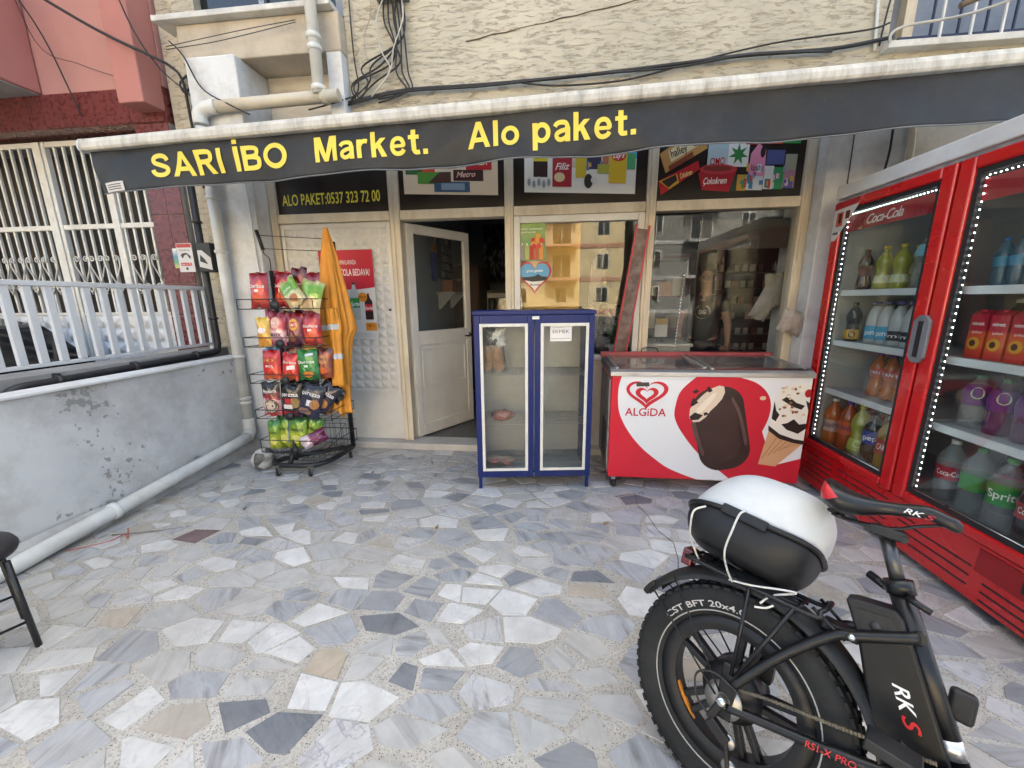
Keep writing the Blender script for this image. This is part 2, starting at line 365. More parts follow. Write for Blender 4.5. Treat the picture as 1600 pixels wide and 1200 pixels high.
ST = [stone_mat('blue_grey_marble', [(0, (.31, .325, .35)), (.5, (.40, .415, .435)), (1, (.49, .495, .505))], 3.2, 4.5, .62),
      stone_mat('white_marble', [(0, (.68, .665, .63)), (.5, (.76, .75, .72)), (1, (.64, .63, .605))], 2, 9, .16, veins=(.46, .45, .45)),
      stone_mat('pale_grey_marble', [(0, (.47, .475, .465)), (.5, (.56, .55, .525)), (1, (.52, .50, .465))], 3, 7, .34),
      stone_mat('dark_grey_marble', [(0, (.16, .175, .20)), (1, (.26, .28, .31))], 4, 7, .45),
      stone_mat('tan_marble', [(0, (.50, .42, .32)), (1, (.47, .42, .36))], 4, 6, .2),
      stone_mat('dark_red_marble_chip', [(0, (.15, .075, .08)), (1, (.15, .075, .08))], 5, 6, .3),
      stone_mat('veined_marble', [(0, (.58, .575, .57)), (1, (.62, .61, .60))], 4, 16, .5, veins=(.26, .25, .29))]
def terrazzo():
    m, n, b = nodes('terrazzo'); co = coords(n)
    nz = N(n, 'ShaderNodeTexNoise', i_Scale=2.0, i_Detail=8.0, i_Roughness=.7); n.links.new(co, nz.inputs[0])
    base = ramp(n, nz.outputs[0], [(.3, (.33, .305, .265)), (.65, (.56, .535, .485))])
    v = N(n, 'ShaderNodeTexVoronoi', i_Scale=150.0); n.links.new(co, v.inputs[0])
    chip = ramp(n, v.outputs['Color'], [(.0, (.6, .6, .6)), (.5, (1, 1, 1)), (1, (.82, .76, .68))])
    c1 = mixc(n, 1.0, base, chip, 'MULTIPLY')
    v2 = N(n, 'ShaderNodeTexVoronoi', i_Scale=95.0); n.links.new(co, v2.inputs[0])
    n2 = N(n, 'ShaderNodeTexNoise', i_Scale=110.0); n.links.new(co, n2.inputs[0])
    s = N(n, 'ShaderNodeMath', operation='MULTIPLY_ADD'); n.links.new(n2.outputs[0], s.inputs[0]); s.inputs[1].default_value = .25; n.links.new(v2.outputs['Distance'], s.inputs[2])
    dk = ramp(n, s.outputs[0], [(.30, (1, 1, 1)), (.34, (0, 0, 0))])
    sel = ramp(n, v2.outputs['Color'], [(.28, (0, 0, 0)), (.32, (1, 1, 1))])
    fac = mixc(n, 1.0, dk, sel, 'MULTIPLY')
    c1 = mixc(n, fac, c1, (.045, .042, .04))
    v3 = N(n, 'ShaderNodeTexVoronoi', i_Scale=85.0); mp3 = coords(n, 'Object', (1, 1.3, 1)); n.links.new(mp3, v3.inputs[0])
    f3 = mixc(n, 1.0, ramp(n, v3.outputs['Distance'], [(.30, (1, 1, 1)), (.36, (0, 0, 0))]), ramp(n, v3.outputs['Color'], [(.5, (0, 0, 0)), (.55, (.8, .8, .8))]), 'MULTIPLY')
    c1 = mixc(n, f3, c1, (.30, .24, .19))
    n.links.new(c1, b.inputs['Base Color']); b.inputs['Roughness'].default_value = .6
    bumpn(n, b, v.outputs['Distance'], .25, .002); return m
def stucco(name, c, crack=.5, stretch=(11, 11, 44), grout=(.30, .25, .18)):
    m, n, b = nodes(name); co = coords(n); c = col(c)
    cs = coords(n, 'Object', stretch)
    a = N(n, 'ShaderNodeTexNoise', i_Scale=1.0, i_Detail=5.0, i_Roughness=.62, i_Distortion=.6); n.links.new(cs, a.inputs[0])
    big = N(n, 'ShaderNodeTexNoise', i_Scale=1.2, i_Detail=6.0); n.links.new(co, big.inputs[0])
    base = ramp(n, big.outputs[0], [(.3, sc3(c, .85)), (.7, sc3(c, 1.12))])
    f = ramp(n, a.outputs[0], [(.39, (crack,) * 3), (.46, (0, 0, 0))])
    n.links.new(mixc(n, f, base, grout), b.inputs['Base Color']); b.inputs['Roughness'].default_value = .9
    h = ramp(n, a.outputs[0], [(.34, (0, 0, 0)), (.52, (1, 1, 1))])
    x = bumpn(n, b, h, .7, .008)
    fn_ = N(n, 'ShaderNodeTexNoise', i_Scale=90.0, i_Detail=3.0); n.links.new(co, fn_.inputs[0]); bumpn(n, b, fn_.outputs[0], .3, .003, x)
    MATS[name] = m; return m
M_stucco = stucco('beige_stucco', (.52, .475, .37), .7)
M_beige = mat('beige_plaster', (.52, .46, .37), .85, var=.12, vs=3, bump=.35, bs=40, dirt=(.25, .2, .14), damt=.7)
M_whitewash = mat('whitewash', (.66, .675, .675), .75, var=.05, vs=3, bump=.35, bs=28, dirt=(.33, .31, .28), damt=.75, ds=2.6)
def chipped():
    m = mat('chipped_whitewash', (.60, .605, .595), .7, var=.08, vs=2.5, bump=.3, bs=22, dirt=(.30, .285, .26), damt=.8, ds=1.9)
    n = m.node_tree; b = n.nodes['Principled BSDF']; co = coords(n)
    a = N(n, 'ShaderNodeTexNoise', i_Scale=20.0, i_Detail=6.0, i_Roughness=.55); n.links.new(co, a.inputs[0])
    g = N(n, 'ShaderNodeTexNoise', i_Scale=1.6, i_Detail=2.0); n.links.new(co, g.inputs[0])
    mu = N(n, 'ShaderNodeMath', operation='MULTIPLY'); n.links.new(a.outputs[0], mu.inputs[0]); n.links.new(g.outputs[0], mu.inputs[1])
    f = ramp(n, mu.outputs[0], [(.36, (0, 0, 0)), (.375, (.8, .8, .8))])
    src = b.inputs['Base Color'].links[0].from_socket
    n.links.new(mixc(n, f, src, (.24, .235, .22)), b.inputs['Base Color']); return m
M_lowwall = chipped()
M_cream = mat('cream_frame_paint', (.62, .55, .42), .5, var=.08, vs=6, bump=.15, bs=30, dirt=(.30, .22, .13), damt=.55, ds=5, stretch=(1, 1, .35))
M_white = mat('white_enamel', (.66, .645, .60), .4, var=.05, vs=3, bump=.06, bs=20, dirt=(.42, .38, .31), damt=.4)
M_pvc = mat('white_pvc', (.64, .65, .62), .45, var=.06, vs=5, dirt=(.36, .33, .28), damt=.5, ds=4)
M_pvc2 = mat('yellowed_pvc', (.62, .55, .42), .5, var=.1, vs=4, dirt=(.5, .5, .46), damt=.6, ds=3)
M_blackpipe = mat('black_gas_pipe', (.022, .022, .024), .45, var=.3, vs=12)
M_cable = mat('black_cable', (.016, .016, .017), .55, var=.2)
M_wcable = mat('white_cable', (.5, .48, .42), .55, var=.2)
M_pink = mat('pink_plaster', (.53, .27, .24), .8, var=.07, vs=2, bump=.2, bs=50, dirt=(.42, .24, .2), damt=.5)
M_pinkd = mat('deep_pink_plaster', (.45, .19, .165), .8, var=.07, vs=2, bump=.2, bs=50)
M_redtile = mat('dark_red_granite', (.15, .035, .033), .28, var=.35, vs=26, dirt=(.09, .02, .02), damt=.6, ds=14)
M_iron = mat('white_painted_iron', (.68, .69, .69), .4, var=.05, vs=6, dirt=(.4, .37, .32), damt=.35, ds=6)
M_cream_iron = mat('cream_painted_iron', (.74, .73, .68), .45, var=.08, vs=6, dirt=(.3, .25, .18), damt=.5, ds=6)
M_dark = mat('dark_interior', (.02, .02, .02), .9)
M_conc = mat('grey_concrete', (.36, .35, .33), .85, var=.15, vs=4, bump=.4, bs=40, dirt=(.2, .18, .16), damt=.6)
M_marble_sill = mat('marble_sill', (.62, .61, .57), .4, var=.1, vs=4, dirt=(.3, .27, .22), damt=.6, ds=5)
M_winglass = glassmat('shop_glass', (.95, .96, .95), 1.42, 0, .012)
M_thin = glassmat('thin_glass', (.97, .98, .98), 1.45, 0, .04)
M_darkglass = mat('dark_window_glass', (.012, .015, .018), .04, var=.1, spec=.9)

# ------------------------------------------------------------------ ground, forecourt and its marble pieces
g = MB().box(-150, 150, -150, 150, -.5, -.15).obj('ground', mat('asphalt', (.06, .06, .06), .9, var=.2, vs=8, bump=.3, bs=80)); setp(g, kind='structure')
fc = MB().box(-3.14, 7, -3.2, 3.72, -.3, 0).obj('forecourt_floor', terrazzo()); setp(fc, kind='structure')
MB().box(-8, 12, -3.5, -3.2, -.3, -.02).obj('kerb', M_conc)['kind'] = 'structure'
MB().box(-12, -3.62, -3.2, 4.3, -.3, -.01).obj('neighbour_yard_floor', M_conc)['kind'] = 'structure'

def voronoi_pieces():
    rnd = random.Random(21); sx = 1.65
    x0, x1, y0, y1 = -3.0 / sx, 2.75 / sx, -1.2, 3.62
    pts = []; tries = 0; cell = {}
    while tries < 32000:
        tries += 1; p = (rnd.uniform(x0, x1), rnd.uniform(y0, y1)); r = .078 if rnd.random() < .55 else .148
        gx_, gy_ = int(p[0] / .2), int(p[1] / .2); ok = True
        for i in range(gx_ - 2, gx_ + 3):
            for j in range(gy_ - 2, gy_ + 3):
                for q, rq in cell.get((i, j), ()):
                    if (p[0] - q[0]) ** 2 + (p[1] - q[1]) ** 2 < (min(r, rq) * .35 + max(r, rq) * .65) ** 2: ok = False
        if ok: cell.setdefault((gx_, gy_), []).append((p, r)); pts.append(p)
    out = []
    for p in pts:
        near = sorted(((q[0] - p[0]) ** 2 + (q[1] - p[1]) ** 2, q) for q in pts if q is not p and abs(q[0] - p[0]) < .6 and abs(q[1] - p[1]) < .6)[:16]
        poly = [(p[0] - .3, p[1] - .3), (p[0] + .3, p[1] - .3), (p[0] + .3, p[1] + .3), (p[0] - .3, p[1] + .3)]
        def clip(poly, nx, ny, d):
            o = []
            for i in range(len(poly)):
                a, b = poly[i], poly[(i + 1) % len(poly)]; da = a[0] * nx + a[1] * ny - d; db = b[0] * nx + b[1] * ny - d
                if da <= 0: o.append(a)
                if (da < 0 < db) or (db < 0 < da): t = da / (da - db); o.append((a[0] + (b[0] - a[0]) * t, a[1] + (b[1] - a[1]) * t))
            return o
        for dd, q in near:
            nx, ny = q[0] - p[0], q[1] - p[1]; L = math.hypot(nx, ny); nx /= L; ny /= L
            gap = rnd.uniform(.002, .007) if rnd.random() < .6 else rnd.uniform(.007, .020)
            poly = clip(poly, nx, ny, nx * (p[0] + q[0]) / 2 + ny * (p[1] + q[1]) / 2 - gap)
        for nx, ny, d in ((-1, 0, -x0), (1, 0, x1), (0, 1, y1), (0, -1, -y0)): poly = clip(poly, nx, ny, d - .005)
        if len(poly) < 3: continue
        if rnd.random() < .35:      # a broken corner or a straight saw cut
            a = rnd.uniform(0, 6.28); nx, ny = math.cos(a), math.sin(a); ext = max(v[0] * nx + v[1] * ny for v in poly)
            poly = clip(poly, nx, ny, ext - rnd.uniform(.01, .05))
        poly = [(v[0] * sx, v[1]) for v in poly]
        o = []
        for v in poly:
            if not o or math.hypot(v[0] - o[-1][0], v[1] - o[-1][1]) > .013: o.append((v[0] + rnd.uniform(-.004, .004), v[1] + rnd.uniform(-.004, .004)))
        def area(q): return .5 * sum(q[i][0] * q[(i + 1) % len(q)][1] - q[(i + 1) % len(q)][0] * q[i][1] for i in range(len(q)))
        goal = rnd.choice((3, 4, 4, 4, 4, 5, 5, 6))
        while len(o) > goal:                # broken slabs have few, long edges
            k = min(range(len(o)), key=lambda i: area(o) - area(o[:i] + o[i + 1:]))
            if area(o[:k] + o[k + 1:]) < .87 * area(o): break
            o.pop(k)
        if len(o) >= 3: out.append(o)
    return out
def piece_mesh(mb, poly, cx, cy_, rot, h, z0=0):
    ca, sa = math.cos(-rot), math.sin(-rot); n = len(poly)
    loc = [((x - cx) * ca - (y - cy_) * sa, (x - cx) * sa + (y - cy_) * ca) for x, y in poly]
    mb.add([(x, y, z0 - .004) for x, y in loc] + [(x, y, z0 + h - .0012) for x, y in loc] + [(x * .985, y * .985, z0 + h) for x, y in loc],
           [tuple(range(2 * n, 3 * n))] + [(i, (i + 1) % n, n + (i + 1) % n, n + i) for i in range(n)] + [(n + i, n + (i + 1) % n, 2 * n + (i + 1) % n, 2 * n + i) for i in range(n)])
def stones():
    rnd = random.Random(5); rows = []
    for poly in voronoi_pieces():
        n = len(poly); A = .5 * abs(sum(poly[i][0] * poly[(i + 1) % n][1] - poly[(i + 1) % n][0] * poly[i][1] for i in range(n)))
        cx = sum(p[0] for p in poly) / n; cy_ = sum(p[1] for p in poly) / n
        if A < .0012: continue
        vis = cy_ > .5 and abs(cx + .1 * cy_) < 1.5 * cy_ and cx < 2.0
        rows.append(((A / (cx * cx + cy_ * cy_ + 2.1) ** 1.5) if vis else 0, poly, cx, cy_, A))
    rows.sort(key=lambda r: -r[0]); rest = [MB() for _ in ST]
    redi = min(range(len(rows)), key=lambda i: (rows[i][2] + 2.27) ** 2 + (rows[i][3] - 1.92) ** 2)
    for i, (s, poly, cx, cy_, A) in enumerate(rows):
        x = rnd.random(); far = cy_ > 2.7
        k = 0 if x < .33 else 1 if x < .59 else 2 if x < .83 else 3 if x < .90 else 4 if x < .94 else 6
        if i == redi: k = 5
        rot = rnd.choice((.6, .75, .9, 1.1, 2.3, 1.57, 0.2)) + rnd.uniform(-.2, .2)
        h = .0025 + rnd.uniform(0, .0012)
        if i < 296 and s > 0 or i == redi:
            mb = MB(); piece_mesh(mb, poly, cx, cy_, rot, h)
            mb.obj('marble_piece', ST[k], fc, loc=(cx, cy_, 0), rot=(0, 0, rot))
        else:
            t = MB(); piece_mesh(t, poly, cx, cy_, 0, h); rest[k].add([(a + cx, b + cy_, c) for a, b, c in t.v], t.f)
    for k, mb in enumerate(rest):
        if mb.v: mb.obj('marble_piece_field', ST[k], fc)['kind'] = 'stuff'
stones()

# ------------------------------------------------------------------ shop building
shop = thing('shop_building', 'beige stuccoed apartment block with a cream-framed corner shop on its ground floor', 'building', (0, 3.65, 0))
def P(mb, name, m, parent=shop, **k): return mb.obj(name, m, parent, local=False if parent is shop else True, **k)
# upper wall in stucco with openings for two windows
b = MB(); Y0, Y1 = 3.60, 4.0
b.box(-1.77, 2.40, Y0, Y1, 2.98, 12)
b.box(2.40, 5.0, Y0, Y1, 2.98, 3.24); b.box(2.40, 5.0, Y0, Y1, 5.0, 12); b.box(5.0, 8, Y0, Y1, 2.98, 12)
b.box(-3.30, -1.77, 3.72, Y1, 5.2, 12)
P(b, 'upper_wall', M_stucco)
P(MB().box(-3.34, 8, 4.0, 12, 3.02, 12), 'upper_storeys', M_beige)
P(MB().box(-3.22, -1.772, 3.50, 3.99, 3.46, 3.74), 'lintel', M_beige, bevel=.012)
P(MB().box(-3.37, -1.80, 3.43, 3.70, 3.742, 3.785), 'window_sill', M_marble_sill, bevel=.006)
P(MB().box(-3.12, -2.66, 3.42, 3.98, 0, 3.458), 'column', M_whitewash, bevel=.015)
P(MB().box(-2.655, -1.775, 3.80, 3.99, 2.98, 3.455), 'infill_board', mat('peeling_board', (.56, .53, .46), .8, var=.12, vs=3, bump=.3, bs=15, stretch=(1, 1, 6), dirt=(.36, .28, .2), damt=.6))
P(MB().box(-1.90, -1.775, 3.50, 3.79, 2.98, 3.455), 'side_jamb', M_whitewash)
# left upper window
wf = P(MB().box(-3.30, -1.79, 3.70, 3.72, 3.792, 5.18), 'window', M_darkglass)
MB().box(-3.30, -3.24, 3.66, 3.70, 3.793, 5.18).box(-2.55, -2.50, 3.66, 3.70, 3.793, 5.18).box(-1.86, -1.80, 3.66, 3.70, 3.793, 5.18).obj('window_frame', mat('grey_aluminium', (.3, .31, .32), .4, .6), wf)
# right upper window with shutters behind bars
wr = P(MB().box(2.40, 5.0, 3.80, 3.83, 3.24, 5.0), 'window', mat('blue_grey_shutter', (.16, .19, .24), .5, var=.2, vs=7))
for x0_, x1_ in ((2.40, 2.47), (2.58, 2.65), (4.9, 5)): MB().box(x0_, x1_, 3.73, 3.80, 3.24, 5).obj('window_frame', M_cream, wr)
for i in range(12):
    MB().box(2.72 + i * .18, 2.732 + i * .18, 3.66, 3.672, 3.28, 5).obj('window_bar', mat('navy_iron', (.02, .025, .06), .5), wr)
MB().box(2.5, 5.0, 3.64, 3.66, 3.30, 3.32).obj('window_rail', MATS['navy_iron'], wr)
for i in range(11):
    MB().box(2.75 + i * .2, 2.763 + i * .2, 3.615, 3.628, 3.26, 3.55).obj('guard_bar', M_cream_iron, wr)
P(MB().box(2.36, 5.1, 3.52, 3.64, 3.20, 3.245), 'window_sill', M_marble_sill, bevel=.005)
# pillar and wall right of the shopfront, soffit
P(MB().box(2.03, 2.56, 3.45, 3.98, 0, 2.975), 'column', M_whitewash, bevel=.012)
P(MB().box(2.56, 8, 3.62, 3.99, 0, 2.975), 'side_wall', M_beige)
P(MB().box(-3.12, -2.64, 3.985, 4.2, 0, 3.02), 'side_wall', M_conc)
P(MB().box(-3.62, -3.34, 3.75, 12, 0, 12), 'party_wall', M_stucco)
P(MB().box(-3.335, -3.125, 3.62, 3.98, 0, 12), 'corner_wall', M_stucco)
# crack line as a groove of dark plaster edge
cr = [(-.75 + i * .11, 3.597, 3.505 + .0145 * i + random.uniform(-.009, .009)) for i in range(29)]
P(MB().tube(cr, [.002 + random.uniform(0, .004) for _ in cr], 5), 'plaster_crack', mat('crack_dark', (.1, .08, .05), .95))

# shopfront: frame members
fy0, fy1 = 3.585, 3.70
def member(x0, x1, z0, z1, d=0): return P(MB().box(x0, x1, fy0 + d, fy1, z0, z1), 'frame_member', M_cream, bevel=.006)
for x0, x1 in ((-2.655, -2.585), (-1.50, -1.405), (-.452, -.375), (.745, .825), (1.955, 2.028)): member(x0, x1, .07, 2.975)
for x0, x1 in ((-2.583, -1.502), (-1.403, -.454), (-.373, .743), (.827, 1.953)): member(x0, x1, 2.165, 2.245, .004)
for x0, x1 in ((-1.485, -1.455), (-.428, -.398), (.77, .80), (1.975, 2.005)): P(MB().box(x0, x1, fy0 - .012, fy0 - .0005, .075, 2.97), 'frame_bead', M_cream, bevel=.004)
# base: step and plinths
P(MB().box(-2.66, 2.03, 3.50, 3.72, .001, .068), 'threshold_step', mat('worn_marble_step', (.50, .48, .44), .55, var=.12, vs=5, bump=.2, dirt=(.3, .25, .2), damt=.6), bevel=.01)
P(MB().box(-.373, .743, 3.60, 3.68, .07, .86), 'stall_riser', M_white); P(MB().box(.827, 1.953, 3.60, 3.68, .07, .86), 'stall_riser', M_white)
P(MB().box(-.373, .743, 3.588, 3.69, .862, .90), 'frame_member', M_cream); P(MB().box(.827, 1.953, 3.588, 3.69, .862, .90), 'frame_member', M_cream)
# glazing: second bay has a lighter sash of its own
sash = P(MB().box(-.372, -.318, 3.592, 3.66, .902, 2.163).box(.69, .742, 3.592, 3.66, .902, 2.163).box(-.317, .689, 3.592, 3.66, 2.105, 2.163).box(-.317, .689, 3.592, 3.66, .902, .95), 'sash', M_white, bevel=.004)
MB().box(-.317, .689, 3.622, 3.627, .951, 2.104).obj('pane', M_winglass, sash)
P(MB().box(.827, 1.953, 3.632, 3.637, .902, 2.163), 'pane', M_winglass)
# closed metal leaf at the left with rows of pressed pyramids
leaf = P(MB().box(-2.582, -1.503, 3.615, 3.66, .07, 2.163), 'closed_door_leaf', M_white, bevel=.004)
MB().box(-2.578, -2.545, 3.602, 3.614, .56, 2.155).box(-1.545, -1.507, 3.602, 3.614, .56, 2.155).box(-2.544, -1.546, 3.602, 3.614, 2.12, 2.155).box(-2.544, -1.546, 3.602, 3.614, .56, .595).obj('panel_moulding', M_white, leaf, bevel=.004)
MB().box(-2.06, -2.045, 3.606, 3.614, .597, 2.118).obj('seam_strip', M_white, leaf, bevel=.002)
pw, ph = .0905, .0845
pm = MB(); a_, b_ = pw * .46, ph * .44
pm.add([(-a_, 0, -b_), (a_, 0, -b_), (a_, 0, b_), (-a_, 0, b_), (-.006, -.022, .004), (.006, -.022, .004), (0, -.022, -.004)], [(0, 1, 5, 6), (1, 2, 5), (2, 3, 4, 5), (3, 0, 6, 4), (4, 6, 5)])
pme = pm.mesh('pressed_pyramid'); pme.materials.append(M_white)
for i in range(11):
    for j in range(18):
        x = -2.544 + pw * .52 + i * pw + (.0145 if i > 4 else -.005); link('pressed_pyramid', pme, leaf, loc=(x, 3.6145, .597 + ph * .5 + j * ph))
MB().lathe([(.012, 0), (.012, .006), (.004, .008)], 12, (-1.56, 3.6, 1.37), (0, -1, 0)).obj('keyhole_cover', M_blackpipe, leaf)
# open door leaf, hinged at the left jamb and swung inwards
dleaf = thing('open_shop_door', 'white half-glazed shop door standing open inwards beside blue cabinet', 'door', (-1.395, 3.68, .075), (0, 0, R(57)))
DW, DH = .80, 2.08
MB().box(0, .075, -.02, .02, 0, DH).box(DW - .075, DW, -.02, .02, 0, DH).box(.076, DW - .076, -.02, .02, DH - .085, DH).box(.076, DW - .076, -.02, .02, .94, 1.08).box(.076, DW - .076, -.02, .02, 0, .12).obj('door_frame', M_white, dleaf, bevel=.004)
MB().box(.076, DW - .076, -.01, .01, .121, .939).obj('lower_panel', M_white, dleaf)
MB().box(.1, DW - .1, -.018, -.011, .5, .52).box(.1, DW - .1, -.018, -.011, .89, .91).box(.1, .115, -.018, -.011, .521, .889).box(DW - .115, DW - .1, -.018, -.011, .521, .889).obj('panel_moulding', M_white, dleaf)
MB().box(.076, DW - .076, -.003, .003, 1.081, DH - .086).obj('pane', M_thin, dleaf)
hd = MB().lathe([(.03, 0), (.03, .006), (.012, .01), (.012, .03)], 14, (DW - .04, -.021, 1.0), (0, -1, 0)).obj('lock_plate', mat('brushed_steel', (.5, .5, .48), .3, 1), dleaf)
MB().tube(wob([(DW - .04, -.05, 1.0), (DW - .07, -.055, 1.0), (DW - .14, -.055, .995)]), .009).obj('door_handle', MATS['brushed_steel'], hd)
# lettered boards above the transom
M_board = mat('black_brown_board', (.018, .011, .007), .35, var=.3, vs=3)
BO = []
for i, (x0, x1, lb) in enumerate(((-2.583, -1.502, 'black fascia board lettered in yellow with the delivery number above the closed leaf'), (-1.403, -.454, 'dark fascia board picturing biscuits and chocolate above the open door'), (-.373, .743, 'dark fascia board picturing cola, pasta and crisps above the mustard-backed window'), (.827, 1.953, 'dark fascia board picturing wafers, cream tub and detergents above the dark window'))):
    t = thing('fascia_board', lb, 'sign', (x0, 3.62, 2.247)); BO.append(t)
    MB().box(0, x1 - x0, 0, .02, 0, .72).obj('board', M_board, t)
def FP(x0): return Plane((-x0, -.0005, -2.247), (1, 0, 0), (0, 0, 1))
# board 1
pl = FP(-2.583); lettering(BO[0], pl, 'ALO PAKET:0537 323 72 00', -2.535, -1.585, 2.325, .098, '#dfcf42', style='|b', tilt=.012)
# board 2
pl = FP(-1.403); t = BO[1]
def q2(X, Y): return (-1.36 + (X - 50) * .000654, 2.385 + (825 - (Y + (X - 50) * .045)) * .00068)
def pq(t, pl, q, pts, c, h): return pic(t, pl, [q(*p) for p in pts], c, h)
def rq(x0, y0, x1, y1): return [(x0, y1), (x1, y1), (x1, y0), (x0, y0)]
pq(t, pl, q2, rq(55, -300, 1350, 825), '#d8c3a4', .001)
pq(t, pl, q2, rq(90, 280, 500, 590), '#2f5a2a', .002); pq(t, pl, q2, rq(320, 405, 500, 560), '#c2451f', .003)
pq(t, pl, q2, rq(255, 560, 715, 700), '#4f8a2b', .002); pq(t, pl, q2, [(400, 690), (560, 560), (715, 555), (715, 680)], '#4b2a1a', .003)
pq(t, pl, q2, rq(390, -100, 560, 405), '#8d4a2c', .0015)
pq(t, pl, q2, oval(700, 200, 270, 320), '#b8a898', .003); pq(t, pl, q2, oval(700, 180, 195, 225), '#3a1a10', .004)
pq(t, pl, q2, oval(630, 300, 65, 85), '#d6a755', .005); pq(t, pl, q2, oval(770, 280, 65, 80), '#dfbd6a', .005)
pq(t, pl, q2, rq(925, 345, 1270, 530), '#b3121c', .003); x, y = q2(940, 470); lettering(t, pl, 'ÜLKER', x, q2(1215, 470)[0], y - .008, .05, '#e8d8a8', .004, '|b')
pq(t, pl, q2, rq(750, 530, 1155, 660), '#3a140c', .002); x, y = q2(790, 620); lettering(t, pl, 'Metro', x, q2(1050, 620)[0], y, .045, '#e9b8a4', .003, '|i')
pq(t, pl, q2, rq(1000, 100, 1340, 310), '#6b2a1c', .002)
pq(t, pl, q2, rq(480, 670, 970, 795), '#35506b', .002); pq(t, pl, q2, rq(580, 690, 900, 770), '#7f93a0', .003)
x, y = q2(150, 530); lettering(t, pl, 'Cin', x, q2(310, 530)[0], y, .05, '#d9c84a', .0045, '|i')
# board 3
pl = FP(-.373); t = BO[2]
def q3(X, Y): return (-.28 + (X - 70) / 580 * .94, 2.36 + (345 - (Y + (X - 70) * .045)) * .001875)
pq(t, pl, q3, rq(70, -40, 645, 345), '#e2ddd0', .001); pq(t, pl, q3, rq(70, -40, 645, 200), '#5aa6c4', .0015)
pq(t, pl, q3, rq(230, 40, 600, 240), '#c9b9a4', .0018)
pq(t, pl, q3, rq(118, 150, 192, 280), '#2a1006', .003); pq(t, pl, q3, rq(118, 150, 192, 215), '#d8c02a', .004); x, y = q3(128, 200); lettering(t, pl, 'Çok', x, q3(182, 200)[0], y, .05, '#1c5a24', .005)
for i in range(5): pq(t, pl, q3, oval(95 + i * 26, 300 + (i % 2) * 8, 13, 22), '#cfd2cf', .004); pq(t, pl, q3, oval(95 + i * 26, 302 + (i % 2) * 8, 8, 15), '#8b8d8a', .0045)
for a, c in ((rq(238, 90, 305, 200), '#d9c7be'), (rq(306, 95, 345, 200), '#5b1a16'), (rq(350, 110, 392, 190), '#9c4a34'), (rq(394, 130, 468, 245), '#35304a'), (rq(475, 90, 505, 230), '#b06a4a'), (rq(505, 90, 560, 150), '#8a9eb4')): pq(t, pl, q3, a, c, .0025)
pq(t, pl, q3, rq(218, 195, 318, 320), '#a3202a', .004); x, y = q3(232, 250); lettering(t, pl, 'Filiz', x, q3(308, 250)[0], y, .055, '#f0e4d8', .005, '|i'); pq(t, pl, q3, oval(255, 280, 28, 20), '#d9c596', .005)
pq(t, pl, q3, rq(338, 190, 392, 280), '#c9b02a', .004); pq(t, pl, q3, oval(405, 295, 22, 30), '#2c2622', .005); pq(t, pl, q3, oval(435, 290, 18, 14), '#d8d4cc', .005)
pq(t, pl, q3, rq(450, 225, 510, 262), '#a4a23a', .004)
pq(t, pl, q3, rq(508, 150, 596, 302), '#d0ad22', .004); pq(t, pl, q3, oval(555, 190, 36, 22), '#b42a1e', .005); x, y = q3(526, 200); lettering(t, pl, "Lay's", x, q3(584, 200)[0], y, .04, '#f6efe0', .006, '|i')
pq(t, pl, q3, rq(598, 180, 640, 245), '#4a9a62', .003)
# board 4
pl = FP(.827); t = BO[3]
def q4(X, Y): return (.80 + (X - 30) / 1560 * 1.17, 2.24 + (620 - (Y + (X - 30) * .04)) * .00096)
pq(t, pl, q4, rq(110, -260, 260, 140), '#8a1c20', .001); pq(t, pl, q4, rq(130, 50, 240, 115), '#cfc6ba', .002)
pq(t, pl, q4, [(75, 235), (150, 385), (570, 190), (540, 45), (430, 45)], '#b98a48', .003)
pq(t, pl, q4, [(165, 215), (200, 300), (470, 170), (545, 60), (460, 45)], '#d8c79a', .004); x, y = q4(200, 230); lettering(t, pl, 'halley', x, q4(375, 160)[0], y - .01, .062, '#141008', .005, '|b', rot=.36)
pq(t, pl, q4, oval(440, 115, 62, 58), '#1c0d07', .005); pq(t, pl, q4, oval(500, 130, 40, 40), '#c9b48a', .006)
pq(t, pl, q4, [(175, 330), (190, 370), (430, 250), (420, 215)], '#7a3414', .0055)
pq(t, pl, q4, [(80, 450), (115, 560), (510, 350), (485, 285)], '#b3151b', .004); pq(t, pl, q4, [(85, 450), (200, 510), (300, 460), (270, 390)], '#c9a42a', .0045); pq(t, pl, q4, [(110, 450), (190, 500), (280, 440), (260, 395)], '#2a1408', .005)
x, y = q4(310, 410); lettering(t, pl, 'Çokokrem', x, q4(440, 400)[0], y, .04, '#f0d88a', .0055, '|i', rot=.3)
pq(t, pl, q4, rq(570, -200, 760, 165), '#2a0b0c', .002); pq(t, pl, q4, rq(765, -60, 975, 120), '#a8322a', .002); pq(t, pl, q4, rq(580, 150, 800, 330), '#a9bcc0', .003)
pq(t, pl, q4, rq(790, 120, 1000, 330), '#dcdcd4', .003); pq(t, pl, q4, [p for i in range(7) for p in ((895 + 100 * math.sin(i * .897), 235 - 85 * math.cos(i * .897)), (895 + 42 * math.sin(i * .897 + .45), 235 - 36 * math.cos(i * .897 + .45)))], '#2f7a38', .004)
x, y = q4(610, 318); lettering(t, pl, 'OMO', x, q4(760, 318)[0], y, .055, '#c01828', .0045, '|b')
pq(t, pl, q4, [(495, 385), (545, 515), (830, 525), (900, 330), (560, 320)], '#a3141f', .005); pq(t, pl, q4, oval(700, 350, 190, 40), '#b8323a', .0055); pq(t, pl, q4, oval(690, 345, 150, 22), '#7a2a1c', .006)
x, y = q4(555, 470); lettering(t, pl, 'Çokokrem', x, q4(800, 470)[0], y, .052, '#f3e6dd', .007, '|i')
